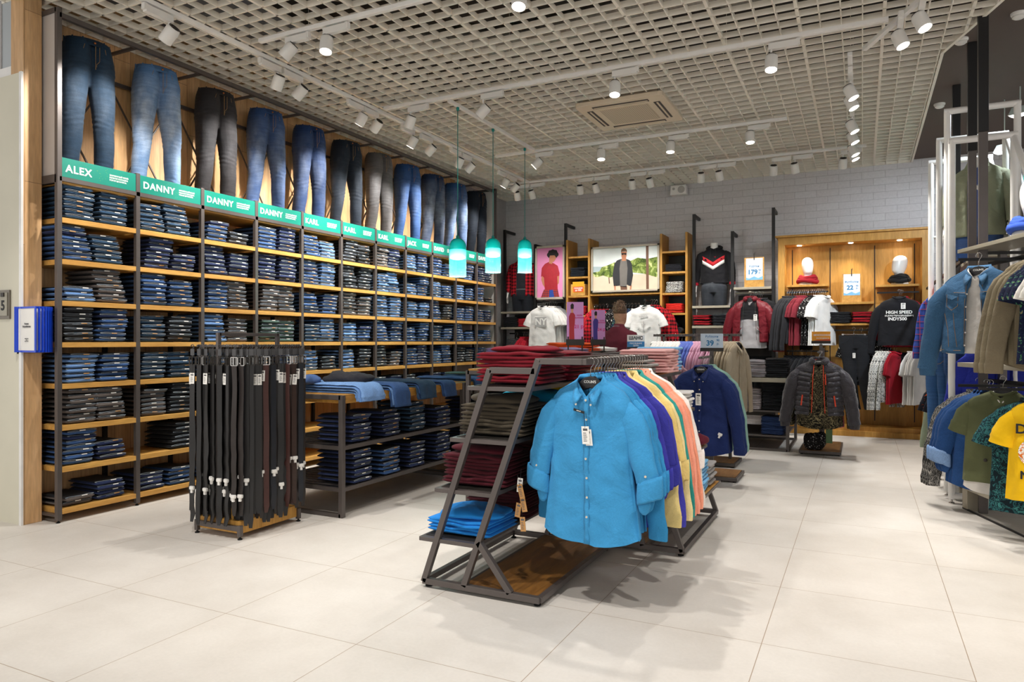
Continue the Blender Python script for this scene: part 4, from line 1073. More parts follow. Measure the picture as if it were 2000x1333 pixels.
# per bay, per shelf from the top: two stacks (colour letter, count)
ST = [
 ['d7d7', 'b7d6', 'l3g7', 'k7b7', 'l6b6', 'g8g7', 'b7n4', 'g2n4'],
 ['d6d7', 'n8n4', 'b7b6', 'd6k6', 'd6d6', 'g6k7', '..k6', 'n4b4'],
 ['b5k3', 'n7n6', 'b7g8', 'l7g6', 'l6k6', 'k6k5', 'n4k4', 'b3n3'],
 ['b6n7', 'n7n7', 'g7g7', 't6t6', 'k6b6', 'n6k6', 'b4b4', 'n3b3'],
 ['b6l5', 'b7l7', 'b6b6', 'd5l7', 'l6k4', 'b5n5', '....', '....'],
 ['k7k6', 'k7k7', 'g7g6', 'l6b5', 'l6k6', 'n4k5', '....', '....'],
 ['g7n8', 'l6l7', 'l7l7', 'b7b7', 'k7g5', 'k5n5', '....', '....'],
 ['l6b7', 'l4b7', 'l6l6', 'b5b7', 'b6n7', 'k5k4', '....', '....'],
 ['b7b5', 'l6b5', 'b7k6', 'd6b5', 'l5b7', 'n5n5', '....', '....'],
 ['k4b7', 'l6b5', 'b5b6', 'b7b4', 'k6k5', 'k4k4', '....', '....'],
 ['n7n6', 'b7k2', 'b5n5', 'b3b5', 'b6l4', '....', '....', '....'],
]
rnd = random.Random(3)
seq = []
for b in range(NB):
    for si, row in enumerate(ST[b]):
        s = 7 - si
        for c in (0, 1):
            ch, cnt = row[2*c], row[2*c+1]
            if ch == '.': continue
            seq.append((b, si, c, ch, int(cnt)))
for b, si, c, ch, cnt in seq:
    z = SH[7 - si]; yc = UY + b*BW + (.165 if c == 0 else .425) + rnd.uniform(-.015, .02)
    lean = rnd.uniform(-.004, .004); h, cn = JCOL[ch]
    cnt = min(cnt, 7)
    for j in range(cnt):
        if j >= 4 and ch == 'b' and rnd.random() < .2: h2, cn2 = JCOL['n']
        else: h2, cn2 = h, cn
        pos = 'bottom' if j == 0 else ('topmost' if j == cnt-1 else ORD[j+1] + ' up')
        fromtop = si + 1
        lab = f"{cn2} folded jeans, {pos}, {'left' if c == 0 else 'right'} stack, {ORD[fromtop]} shelf down, {BAYS[b]} bay"
        put_jean(rnd.randrange(6), -5.475 + rnd.uniform(-.012, .012), yc + lean*j*3 + rnd.uniform(-.007, .007), z + j*JH, rnd.uniform(-.05, .05), rnd.uniform(-.012, .012), jit(h2, rnd), lab if cnt else None, 'folded jeans on the wall shelves')
def merge_leftover(lst, protos, name, label, cat, hf=JH):
    """everything past the three hundred nearest, as one object"""
    V = []; F = []; MI = []; CO = []
    mats = []
    for (i, x, y, z, rz, tilt, col) in lst:
        base = Matrix.Translation((x, y, z)) @ Matrix.Rotation(rz, 4, 'Z') @ Matrix.Rotation(tilt, 4, 'Y')
        for o, M in [(protos[i], base)] + [(c, base @ Matrix.Translation(c.location)) for c in protos[i].children]:
            me = o.data; n0 = len(V); V += [tuple(M @ v.co) for v in me.vertices]
            for p in me.polygons:
                F.append([a + n0 for a in p.vertices]); mt = me.materials[p.material_index].name
                if mt == 'denim':
                    key = ('denim', min(range(len(PAL)), key=lambda q: sum(abs(PAL[q][k]-col[k]) for k in range(3))))
                    mt = key
                if mt not in mats: mats.append(mt)
                MI.append(mats.index(mt))
    me = bpy.data.meshes.new(name); me.from_pydata(V, [], F)
    for mt in mats:
        if isinstance(mt, tuple):
            nm = 'denim_tone_%d' % mt[1]
            if nm not in MT:
                c = PAL[mt[1]]; hx = '#' + ''.join('%02x' % int(round(255 * (1.055 * max(v, 1e-6)**(1/2.4) - .055 if v > .0031308 else 12.92*v))) for v in c[:3])
                cloth(nm, hx, weave=160, var=.28, fold=.3, foldscale=14, streak=(1, 1, 4))
            me.materials.append(MT[nm])
        else: me.materials.append(MT[mt])
    me.polygons.foreach_set('material_index', MI); me.polygons.foreach_set('use_smooth', [True]*len(F)); me.update()
    o = bpy.data.objects.new(name, me); COL.objects.link(o); tag(o, label, cat, kind='stuff'); return o
PAL = []
for ch in 'dblnkgt':
    for f in (.88, 1.0, 1.12):
        c = lin(JCOL[ch][0]); PAL.append((c[0]*f, c[1]*f, c[2]*f, 1))
merge_leftover(LEFTOVER, JE, 'folded_jeans_stacks', 'rows of folded blue and black jeans filling the farther bays of the wall unit', 'jeans')

# ================================================================== the slanted ladder racks in the middle
def slant_frame(m_, y, X, w=.032):
    """side frame in the plane y: the outer and inner slanted rails, base, top step; X maps local x"""
    B = lambda p, q: m_.bar((X(p[0]), y, p[1]), (X(q[0]), y, q[1]), w, w, up=(0, 1, 0))
    B((-2.14, .035), (-1.446, .035)); B((-2.135, .03), (-1.728, 1.19)); B((-1.728, 1.185), (-1.47, 1.185))
    B((-1.885, .04), (-1.452, 1.245)); B((-1.798, .285), (-1.612, .045))
def ladder_rack(label, y0, y1, X, mirror, bar_len, lab_cat='display rack'):
    r = thing('slanted_display_rack', label, lab_cat, (0, 0, 0))
    for y in (y0, y1):
        m = MB(); slant_frame(m, y, X); m.build('side_frame', 'metal_frame', r, bevel=.002)
    for xx, zz, ww in ((-2.135, .035, .03), (-1.452, .035, .03), (-1.90, .03, .025), (-1.46, 1.235, .03)):
        MB().bar((X(xx), y0, zz), (X(xx), y1, zz), ww).build('long_rail' if zz > 1 else 'base_rail', 'metal_frame', r, bevel=.002)
    xa, xb = sorted((X(-1.89), X(-1.465)))
    MB().box(xa, xb, y0+.015, y1-.015, .028, .046).build('base_board', 'floor_board', r)
    hx = -1.21 if not mirror else X(-1.21)
    m = MB(); m.bar((X(-1.446), y0, 1.235), (hx, y0, 1.235), .032, .03); m.bar((hx, y0 - .016, 1.235), (hx, y1 + bar_len, 1.235), .03, .03); m.bar((hx, y1 + bar_len, 1.235), (X(-1.446), y1 + bar_len, 1.235), .03)
    m.build('hang_rail', 'metal_frame', r, bevel=.002)
    for z, xs in ((1.10, -1.863), (.822, -1.97), (.545, -2.066), (.272, -2.165)):
        xr = -1.885 + (z-.04)/1.205*.433 - .01
        m = MB(); a, b = sorted((X(xs), X(xr))); m.box(a, b, y0-.008, y1+.008, z-.022, z)
        if z < .3 or True: m.build('shelf', 'metal_frame', r, bevel=.0015)
        MB().box(a+.02, b-.006, y0+.03, y1-.03, z-.001, z+.003).build('shelf_board', 'table_oak' if mirror else 'dark_metal', r)
    for y in (y0+.02, y1-.02):
        for x in (-2.12, -1.47):
            MB().lathe([(.018, 0), (.018, .007), (.008, .012), (.008, .025)], (X(x), y, 0), 12).build('levelling_foot', 'black_rubber', r)
    return r
RK1 = ladder_rack('dark metal slanted ladder rack with wooden base board, nearest to the viewer', 3.248, 4.34, lambda x: x, False, 0)
RK2 = ladder_rack('dark metal slanted rack behind the blue shirts with shelves leaning right', 4.40, 5.54, lambda x: -3.13 - x, True, 0)
# ---- shirts on the first rack
HX = -1.21; HZ = 1.2535
def mk(label, col, sl, seed, **k): return shirt(label, col, sl, seed=seed, group='short row of coloured shirts on the nearest rack' if False else None, **k)
# front shirt, fully detailed
s0, fr = shirt('sky blue button-down shirt with rolled sleeves, frontmost on the nearest rack', '#3b90c4', 'rolled', seed=2, dep=.052, W=.222, L=.80, slope=.06, flare=1.17, folds=1.5)
s0.location = (HX, 3.335, HZ); s0.rotation_euler[2] = R(-6)
swing_tag(s0, (.0, fr(0, -.36) - .022, -.335), rot=(R(3), R(-3), 0), w=.040, h=.088, string=.065)
swing_tag(s0, (.012, fr(0, -.36) - .016, -.35), rot=(R(3), R(-5), 0), w=.036, h=.080, string=.08, lines=True, name='paper_tag')
o = MB().box(-.030, .030, -.001, .001, -.006, .006).build('fit_strip', 'black_ink', s0); o.location = (-.036, fr(-.034, -.27) - .010, -.262); o.rotation_euler = (0, R(14), 0)
text('SLIM FIT', .007, 'white_ink', o, (0, -.0016, 0), bold=.0001, name='print')
o = MB().box(-.022, .022, .0, .001, -.016, .014).build('neck_label', 'black_ink', s0); o.location = (0, .040, -.118)
text("COLIN'S", .009, 'white_ink', o, (0, -.0008, .002), bold=.0002, name='print')
hanger((HX, 3.335, HZ), R(-6), 'black plastic hanger of the frontmost sky blue shirt', None, text_on=True)
st = MB()
for s in (-1, 1): st.tube([(s*(.0145), fr(0, z) - .0070, z) for z in [-.21 - i*.04 for i in range(17)]], .0006, 3)
flat('shadow_blue_thread', '#2a6c97', .8); st.build('stitching', 'shadow_blue_thread', s0)  # stitch lines coloured darker to paint the shadow along the placket edges
# the row behind it
rowdef = [('#358cc0', 'rolled', 'sky blue'), ('#388fc2', 'rolled', 'sky blue'), ('#3389bc', 'long', 'sky blue'), ('#368dc2', 'rolled', 'sky blue'),
          ('#39379a', 'rolled', 'violet blue'), ('#343390', 'rolled', 'violet blue'), ('#3d3ba0', 'long', 'violet blue'),
          ('#e3cb86', 'long', 'cream yellow'), ('#e6d092', 'rolled', 'cream yellow'), ('#dfc47c', 'rolled', 'cream yellow'), ('#e8d39a', 'long', 'cream yellow'),
          ('#2f9088', 'long', 'teal green'), ('#34968d', 'long', 'teal green'),
          ('#f2997b', 'long', 'salmon pink'), ('#f0a187', 'long', 'salmon pink'), ('#f39f80', 'long', 'salmon pink'),
          ('#efe9e2', 'rolled', 'white'), ('#ece6de', 'long', 'white')]
PR = {}
for kd in ('rolled', 'long'):
    for v in range(3):
        r_, _ = shirt('x', '#ffffff', kd, dep=.024, W=.226 + .004*v, L=.79, flare=1.12, folds=1.2, seed=20 + v*5 + (kd == 'long'), detail=False, slope=.06)
        security_tag(r_, (.17, -.055, -.79 + .03*v)); PR[kd, v] = r_; PROTOS.append(r_)
cnt = {}; tot = {}
for c, sl, n in rowdef: tot[n] = tot.get(n, 0) + 1
y = 3.335
for i, (c, sl, n) in enumerate(rowdef):
    y = 3.395 + i*.0505; cnt[n] = cnt.get(n, 0) + 1
    if n == 'sky blue': lb = f'sky blue shirt, {ORD[cnt[n]+1]} from the front on the nearest rack'
    else: lb = f'{n} shirt on the nearest rack, {ORD[cnt[n]]} of its colour from the front'
    o = cp(PR[sl, i % 3], (HX + random.uniform(-.014, .014), y + random.uniform(-.008, .008), HZ), R(-6 + random.uniform(-9, 8)), lb, c); o.name = 'shirt'
    hanger((HX, y, HZ), R(-6), 'black hanger in the close row behind the frontmost shirt hanger', 'hangers carrying the row of coloured shirts')
# ---- folded piles on the rack shelves
def knit(name, w, d, t, layers, seed, mat='jersey', wav=.008):
    o = fold_mesh(name, w, d, t, layers, seed, wav=wav, mat=mat, segx=12); PROTOS.append(o); return o
def heap(proto, n, x, y, z, rotz, col, labfn, group, dz, rnd, cat='folded clothes', jx=.01, jr=.06, name='folded_shirt', tilt=0, var=.08):
    for j in range(n):
        p = proto[j % len(proto)]
        o = p.copy(); COL.objects.link(o); o.name = name
        o.location = (x + rnd.uniform(-jx, jx), y + rnd.uniform(-jx, jx), z + j*dz); o.rotation_euler = (0, tilt, rotz + rnd.uniform(-jr, jr))
        o.color = jit(col, rnd, var)
        if '_v' in o: del o['_v']
        tag(o, labfn(j, n), cat, group)
def lf(desc, where):
    def g(j, n):
        p = 'bottom of' if j == 0 else ('topmost of' if j == n-1 else ORD[j+1] + ' up in')
        return f'{desc} garment, {p} pile {where}'
    return g
rnd = random.Random(21)
KN = [knit('k', .40, .33, .040, 2, 301 + i*9, wav=.016) for i in range(4)]     # wide soft garments, fold towards the viewer
KS = [knit('k', .24, .30, .020, 1, 401 + i*9, wav=.005) for i in range(4)]     # neat small knits
def sh_pile(n, x, y, z, col, desc, where, dz=.041, rot=-90, P=KN, name='folded_shirt', cat='folded clothes', grp=None, **k):
    heap(P, n, x, y, z + .004, R(rot), col, lf(desc, where), grp or f'{desc} garments folded in a pile', dz, rnd, cat, name=name, **k)
sh_pile(4, -1.665, 3.50, 1.104, '#6a0718', 'crimson red', 'on the top shelf of the nearest rack', cat='folded sweatshirt')
sh_pile(4, -1.665, 3.92, 1.104, '#620617', 'crimson red', 'at the back of the top shelf, nearest rack', cat='folded sweatshirt')
sh_pile(4, -1.77, 3.50, .826, '#453d31', 'olive brown', 'on the second shelf of the nearest rack', cat='folded trousers')
sh_pile(3, -1.77, 3.93, .826, '#1793a8', 'turquoise', 'behind the olive brown one on the nearest rack')
sh_pile(4, -1.87, 3.50, .549, '#430b17', 'burgundy', 'on the third shelf of the nearest rack', cat='folded sweatshirt')
sh_pile(4, -1.87, 3.95, .549, '#3a0a15', 'burgundy', 'at the back of the third shelf, nearest rack', cat='folded sweatshirt')
sh_pile(2, -1.97, 3.48, .276, '#1e7fd0', 'bright blue', 'on the lowest shelf of the nearest rack', cat='folded shirt')
sh_pile(4, -1.97, 3.93, .276, '#3a0a15', 'burgundy', 'at the back of the lowest shelf, nearest rack', cat='folded sweatshirt')
crumple('folded_garment', 'olive brown trousers crumpled on top of their pile on the nearest rack', 'folded trousers', (-1.75, 3.47, .992), (.36, .28, .055), 'jersey', '#433b2f', 31, R(6))
crumple('folded_garment', 'burgundy sweatshirt lying loosely over the third-shelf pile', 'folded sweatshirt', (-1.86, 3.48, .716), (.38, .28, .06), 'jersey', '#470c19', 37, R(-6))
crumple('folded_garment', 'bright blue shirt lying loosely on the lowest shelf of the nearest rack', 'folded shirt', (-1.93, 3.46, .362), (.38, .30, .055), 'jersey', '#1f86d8', 41, R(4))
crumple('folded_garment', 'turquoise shirt lying behind the olive brown garments', 'folded shirt', (-1.73, 3.86, .952), (.42, .34, .09), 'jersey', '#139ab8', 44, R(10))
crumple('folded_garment', 'yellow garment peeping out behind the turquoise shirt', 'folded clothes', (-1.70, 4.16, .83), (.30, .22, .24), 'jersey', '#e6c40c', 46, R(10))
crumple('folded_garment', 'crimson sweatshirt crumpled over the top shelf pile of the nearest rack', 'folded sweatshirt', (-1.65, 3.53, 1.272), (.40, .32, .04), 'jersey', '#72091d', 48, R(4))
tg = thing('price_tag_cluster', 'bunch of tan price tags dangling beside the burgundy sweatshirts', 'price tags', (-1.60, 3.34, .62))
for k, (dx, dz, a) in enumerate(((0, 0, 5), (.012, -.10, -12), (-.005, -.13, 8), (.015, -.20, -5), (.0, -.03, -14))):
    swing_tag(tg, (dx, -.003*k, dz), w=.03, h=.075, rot=(0, R(a), 0), string=.05, mat='paper' if k == 0 else 'tag_tan')
# second rack: piles leaning to the right
sh_pile(7, -1.135, 4.58, .276, '#232350', 'navy blue', 'at the near end of the right lower shelf', dz=.0265, rot=0, P=KS)
sh_pile(8, -1.135, 4.83, .276, '#17171b', 'black', 'beside the light blue one on the right lower shelf', dz=.0265, rot=0, P=KS)
sh_pile(8, -1.135, 5.10, .276, '#79b4dd', 'light blue', 'on the right lower shelf', dz=.0265, rot=0, P=KS)
sh_pile(6, -1.135, 5.37, .276, '#a19d9b', 'light grey', 'at the far end of the right lower shelf', dz=.0265, rot=0, P=KS)
sh_pile(4, -1.36, 5.00, 1.104, '#dba7a4', 'pale pink', 'on top of the second slanted rack', dz=.041, rot=0, P=KN[:2] + KN[2:])
sh_pile(7, -1.40, 5.40, 1.104, '#7fb3da', 'light blue', 'on top of the second slanted rack', dz=.0265, rot=0, P=KS)
sh_pile(4, -1.40, 4.66, 1.104, '#8d8985', 'heather grey', 'on top of the second slanted rack', dz=.0265, rot=0, P=KS)
sh_pile(5, -1.30, 5.36, .826, '#e6e3df', 'white', 'on the right upper shelf of the second slanted rack', dz=.0265, rot=0, P=KS)
crumple('folded_garment', 'burgundy garment drooping off the end of a slanted shelf', 'folded clothes', (-1.17, 5.42, .549), (.27, .2, .09), 'jersey', '#5c1426', 52, 0)
# slanted display table with purple and orange piles behind the first rack
tb = thing('display_table', 'dark metal table behind the nearest rack carrying purple and orange piles', 'table', (0, 0, 0))
m = MB()
for x in (-2.95, -2.05):
    for y in (5.15, 6.45): m.box(x-.016, x+.016, y-.016, y+.016, 0, 1.09)
for x in (-2.95, -2.05): m.box(x-.016, x+.016, 5.15, 6.45, 1.06, 1.09)
for y in (5.15, 6.45): m.box(-2.95, -2.05, y-.016, y+.016, 1.06, 1.09)
m.build('frame', 'metal_frame', tb)
MB().box(-2.95, -2.05, 5.15, 6.45, 1.09, 1.105).build('tabletop', 'table_oak', tb)
MB().box(-2.95, -2.05, 5.15, 6.45, .45, .47).build('shelf', 'metal_frame', tb)
for (x, y, n, c, d, w_) in ((-2.62, 5.36, 4, '#6d6189', 'dull purple', 'on the table behind the nearest rack'), (-2.24, 5.40, 4, '#7a6e92', 'dull purple', 'behind the crimson sweatshirts'),
                         (-2.28, 5.84, 5, '#d2521c', 'orange', 'behind the hanging rail'), (-2.70, 5.90, 4, '#d65a22', 'orange', 'at the left of the other orange pile'), (-2.25, 6.24, 4, '#e0dcd8', 'white', 'behind the orange piles')):
    sh_pile(n, x, y, 1.107, c, d, w_)
# little signs on the rails
flat('leaflet_pink', '#c58bc4', .5, var=.02); flat('leaflet_red', '#a31f2c', .6); flat('leaflet_violet', '#3a2a86', .6); flat('leaflet_text', '#c72b78', .6); flat('skin_print', '#c98f6e', .6); flat('hair_print', '#21170f', .7)
flat('sign_blue', '#2c7fb5', .5); flat('sign_paper_blue', '#cfdff0', .5)
def leaflet(x, y, z, w, h, col, price, lab, rz=R(24)):
    r = thing('leaflet_stand', lab, 'leaflet', (x, y, z), rz)
    m = MB().box(-w*.42-.005, -w*.42+.005, -.006, .006, 0, .12).box(w*.42-.005, w*.42+.005, -.006, .006, 0, .12).box(-w/2-.005, w/2+.005, -.012, .012, .055, .10).box(-w/2, w/2, -.03, .03, 0, .008)
    m.build('holder', 'dark_metal', r, bevel=.001)
    p = MB().box(-w/2, w/2, -.002, .002, .09, .09+h).build('printed_card', 'leaflet_pink', r)
    k = w
    def fig(poly, mt, nm, d=-.0025): MB().prism([(a*k, .09 + b*h) for a, b in poly], d, -.0021).build(nm, mt, p)
    fig([(-.36, .02), (-.04, .02), (-.06, .30), (-.02, .45), (.0, .66), (-.10, .72), (-.28, .72), (-.38, .62), (-.36, .35)], col, 'figure')
    fig([(-.24, .72), (-.12, .72), (-.11, .84), (-.25, .84)], 'skin_print', 'face'); fig([(-.27, .82), (-.09, .82), (-.08, .93), (-.18, .97), (-.28, .92)], 'hair_print', 'hair', -.0029)
    text('ПОЛО\nфутболки', w*.12, 'leaflet_text', p, (w*.26, -.003, .09 + h*.62), (R(90), 0, 0), bold=.0002)
    text(price, w*.30, 'leaflet_text', p, (w*.26, -.003, .09 + h*.36), (R(90), 0, 0), bold=.0006, name='price')
leaflet(-1.93, 4.98, 1.25, .125, .29, 'leaflet_red', '21 р.', 'pink leaflet in a dark holder showing a red polo shirt figure')
leaflet(-1.93, 5.50, 1.25, .112, .25, 'leaflet_violet', '24 р.', 'smaller pink leaflet in a dark holder showing a violet-clad figure')
def small_sign(x, y, z, w, h, lab, kind, rz=R(22), pole=.0):
    r = thing('price_sign', lab, 'sign', (x, y, z), rz)
    m = MB().box(-w/2-.004, w/2+.004, -.008, .008, -.03, .004)
    if pole: m.box(-.005, .005, -.005, .005, -pole, -.02)
    m.build('holder', 'dark_metal', r, bevel=.001)
    if kind == 'chance':
        p = MB().box(-w/2, w/2, -.002, .002, .0, h).build('printed_card', 'paper', r)
        MB().box(-w/2, w/2, -.0028, -.002, .0, h*.48).build('blue_band', 'sign_blue', p)
        text('ШАНС', h*.36, 'black_ink', p, (0, -.0028, h*.74), bold=.0012); text('ПОСЛЕДНИЕ\nЦЕНЫ', h*.15, 'white_ink', p, (0, -.0035, h*.24), bold=.0003, name='small_print')
    elif kind == 'shirts':
        p = MB().box(-w/2, w/2, -.002, .002, .0, h).build('printed_card', 'sign_paper_blue', r)
        text('Рубашки', h*.20, 'sign_blue', p, (0, -.0028, h*.80), bold=.0003); text('39', h*.50, 'sign_blue', p, (-w*.08, -.0028, h*.34), bold=.0025, name='price'); text('90\nр.', h*.20, 'sign_blue', p, (w*.27, -.0028, h*.42), bold=.0005, name='price')
    elif kind == 'sale':
        p = MB().box(-w/2, w/2, -.002, .002, .0, h).build('printed_card', 'sale_orange', r)
        MB().prism([(-w*.5, 0), (w*.5, 0), (w*.5, h*.22), (-w*.2, h*.12)], -.0028, -.002).build('red_patch', 'sale_red', p)
        text('МЕЖСЕЗОННАЯ', h*.26, 'white_ink', p, (w*.06, -.0035, h*.62), bold=.0005, sx=.8); text('РАСПРОДАЖА %', h*.17, 'white_ink', p, (w*.08, -.0035, h*.3), bold=.0003, sx=.85, name='small_print')
    return r
flat('sale_orange', '#f5a21c', .5); flat('sale_red', '#cf4a1f', .5)
small_sign(-1.60, 5.45, 1.285, .135, .10, 'white and blue card reading chance, beside the pale pink pile', 'chance', pole=.03)
# ================================================================== patterned cloths
def plaid(name, base, dark, per=.06, thin=None, rough=.85, w=.42):
    t = NT(name); tc = t.node('ShaderNodeTexCoord'); sp = t.node('ShaderNodeSeparateXYZ'); t.link(tc.outputs['Object'], sp.inputs[0])
    def band(ax, per, w, off=0):
        m = t.node('ShaderNodeMath', _operation='MULTIPLY_ADD'); t.link(sp.outputs[ax], m.inputs[0]); m.inputs[1].default_value = 1/per; m.inputs[2].default_value = 50 + off
        f = t.node('ShaderNodeMath', _operation='FRACT'); t.link(m.outputs[0], f.inputs[0])
        g = t.node('ShaderNodeMath', _operation='LESS_THAN'); t.link(f.outputs[0], g.inputs[0]); g.inputs[1].default_value = w
        return g.outputs[0]
    xy = t.node('ShaderNodeMath', _operation='ADD')
    c = lin(base); d = lin(dark); mid = tuple((c[i]*.42 + d[i]*.58) for i in range(3)) + (1,)
    a = t.mix(band('X', per, w), c, mid); b = t.mix(band('Z', per, w), a, mid); 
    mm = t.node('ShaderNodeMath', _operation='MULTIPLY'); t.link(band('X', per, w), mm.inputs[0]); t.link(band('Z', per, w), mm.inputs[1])
    b = t.mix(mm.outputs[0], b, d)
    if thin: b = t.mix(band('Z', per, .07, .7), b, lin(thin)); b = t.mix(band('X', per, .07, .7), b, lin(thin))
    t.base(b); t.bump(t.noise(t.coord(), 10, 4, .6), .3, .02); t.set(rough, 0, .2); MT[name] = t.m
def blotch(name, cols, scale=18, dist=1.2, stops=(.44, .5, .56), rough=.85, aniso=(1, 1, 1)):
    t = NT(name); n = t.noise(t.coord(scale=aniso), scale, 3, .55, dist)
    st = [(0, lin(cols[0]))]
    for i, c in enumerate(cols[1:]): st.append((stops[i], lin(c)))
    t.base(t.ramp(n, st, 'CONSTANT')); t.bump(t.noise(t.coord(), 9, 4), .3, .02); t.set(rough, 0, .2); MT[name] = t.m
def stripes(name, cols, per, axis='Z'):
    t = NT(name); tc = t.node('ShaderNodeTexCoord'); sp = t.node('ShaderNodeSeparateXYZ'); t.link(tc.outputs['Object'], sp.inputs[0])
    m = t.node('ShaderNodeMath', _operation='MULTIPLY_ADD'); t.link(sp.outputs[axis], m.inputs[0]); m.inputs[1].default_value = 1/per; m.inputs[2].default_value = 50
    f = t.node('ShaderNodeMath', _operation='FRACT'); t.link(m.outputs[0], f.inputs[0]); n = len(cols)
    t.base(t.ramp(f.outputs[0], [(i/n, lin(c)) for i, c in enumerate(cols)], 'CONSTANT')); t.bump(t.noise(t.coord(), 9, 4), .3, .02); t.set(.85, 0, .2); MT[name] = t.m
plaid('plaid_red', '#c11f2b', '#16090c', .058)
plaid('plaid_red_small', '#b81c28', '#1c0a0d', .034)
blotch('print_mono', ['#17171a', '#d8d6d2', '#1c1c1f', '#cfccc6'], 26, 1.5, (.40, .5, .58))
blotch('print_sweat', ['#e9e6df', '#1b1b1d', '#dedbd3', '#8b8a86'], 16, 2.4, (.36, .46, .60), aniso=(1, 1, 1.8))
blotch('print_paisley', ['#131210', '#7a7055', '#171512', '#857a5a'], 11, 3.5, (.46, .50, .60))
blotch('print_floral', ['#15171f', '#1a1c24', '#d4571d', '#e79a2b'], 20, 1.8, (.45, .61, .68))
blotch('print_navy', ['#161b33', '#1b2340', '#4c8a5c', '#c96a6a'], 34, 1.2, (.45, .60, .67))
blotch('print_knit', ['#2b2a2a', '#7d7a76', '#3a3938', '#a19d97'], 55, .6, (.42, .5, .58), aniso=(1, 1, .35))
blotch('print_teal', ['#14232a', '#2f6468', '#152830', '#3d7a78'], 20, 1.6, (.45, .52, .6))
blotch('print_speck', ['#191718', '#1c1a1b', '#e0ddd8'], 60, .2, (.5, .63))
stripes('stripe_orange', ['#cf4126', '#d44c2e', '#cf4126', '#e2d2cc', '#5563a8', '#dfa090', '#5563a8', '#e8ddd6', '#cf4126', '#d44c2e'], .21)
plaid('plaid_blue', '#3a55a8', '#28366e', .07, '#c04a4a')
cloth('jersey_red', '#a8182a', weave=400, var=.06); cloth('satin_burgundy', '#6a1722', rough=.38, weave=300, var=.05, fold=.5, foldscale=12)
cloth('puffer_grey', '#39363b', rough=.33, weave=300, var=.04, fold=.45, foldscale=26, sheen=.3)
cloth('denim_jacket', '#3a5f7e', weave=160, var=.3, fold=.35, foldscale=12, streak=(1, 1, 4))
flat('zip_orange', '#e2431a', .5); flat('print_grey', '#a9a7a6', .8); flat('print_white', '#e9e8e4', .8); flat('wood_frame_grey', '#b3a999', .5)

# ================================================================== displays along the grey brick wall
YF, YB = 11.0, 11.39
rnd = random.Random(33)
def post(x, top, lab, hook=True, th=.05):
    m = MB().box(x-.022, x+.022, YF-.02, YF+.02, .0, top)
    if hook: m.box(x-.018, x+.018, YF, YB, top-.045, top)
    m.box(x-.018, x+.018, YF, YB, .30, .33)
    return m
wu = thing('garment_rack', 'tall dark metal wall rack with grey shelves holding the plaid mannequin', 'display rack', (0, 0, 0))
post(-5.57, 3.27, '').build('upright', 'black_metal', wu); post(-4.985, 2.985, '').build('upright', 'black_metal', wu)
for z in (1.845, 1.575): MB().box(-5.62, -5.01, YF-.06, YB, z-.035, z).build('shelf', 'grey_metal_shelf', wu, bevel=.002)
MB().box(-5.55, -5.0, YF+.14, YF+.165, 1.455, 1.48).build('hang_bar', 'black_metal', wu)
MB().box(-5.56, -4.99, YB-.02, YB, .2, 1.8).build('back_panel', 'dark_metal', wu)
wp = thing('garment_rack', 'dark metal wall rack under the pink poster with a bar of white tees', 'display rack', (0, 0, 0))
post(-4.43, 3.30, '').build('upright', 'black_metal', wp); MB().box(-4.965, -4.45, YF-.02, YF+.0, 1.985, 2.01).box(-4.72, -4.69, YF-.30, YF, 1.985, 2.005).build('hang_bar', 'black_metal', wp)
MB().box(-4.96, -4.45, YB-.02, YB, .2, 2.0).build('back_panel', 'dark_metal', wp)
wh = thing('garment_rack', 'tall dark metal wall rack with grey shelves holding the hooded mannequin', 'display rack', (0, 0, 0))
post(-2.31, 3.285, '').build('upright', 'black_metal', wh); post(-1.74, 2.985, '').build('upright', 'black_metal', wh)
for z in (1.872, 1.568): MB().box(-2.33, -1.765, YF-.06, YB, z-.035, z).build('shelf', 'grey_metal_shelf', wh, bevel=.002)
wj = thing('garment_rack', 'dark metal wall rack with the 179 price board and burgundy jackets', 'display rack', (0, 0, 0))
post(-1.16, 3.29, '').build('upright', 'black_metal', wj); MB().box(-1.715, -1.185, YF-.06, YB, 2.10, 2.135).build('shelf', 'grey_metal_shelf', wj, bevel=.002)
MB().box(-1.715, -1.185, YF+.05, YF+.07, 2.045, 2.065).box(-1.47, -1.44, YF-.25, YF+.06, 2.045, 2.062).build('hang_bar', 'grey_metal_shelf', wj)
MB().box(-1.71, -1.19, YB-.02, YB, .2, 2.04).build('back_panel', 'dark_metal', wj)
# oak columns and picture niche
def oak_column(x0, x1, top, shelves, lab, bottom=.0):
    r = thing('shelf_tower', lab, 'shelves', (0, 0, 0))
    MB().box(x0, x0+.035, YF-.05, YB, bottom, top).build('side_panel', 'cabinet_oak', r, bevel=.002)
    MB().box(x1-.035, x1, YF-.05, YB, bottom, top).build('side_panel', 'cabinet_oak', r, bevel=.002)
    for z in shelves: MB().box(x0+.036, x1-.036, YF-.04, YB, z-.03, z).build('shelf', 'cabinet_oak', r, bevel=.002)
    MB().box(x0+.036, x1-.036, YB-.012, YB-.002, bottom, shelves[0]).build('back_panel', 'dark_metal', r)
    return r
oak_column(-4.405, -3.985, 3.015, (2.735, 2.40, 2.085, 1.765, 1.445, 1.12, .8, .45), 'narrow oak shelf column between the pink poster and the large photo')
oak_column(-2.83, -2.40, 3.015, (2.735, 2.415, 2.085, 1.77, 1.45, 1.12, .8, .45), 'narrow oak shelf column between the large photo and the hooded mannequin')
nb = thing('hanging_niche', 'oak shelf with dark recess under the large framed photo', 'display rack', (0, 0, 0))
MB().box(-3.984, -2.831, YF-.04, YB, 2.075, 2.108).build('shelf', 'cabinet_oak', nb, bevel=.002)
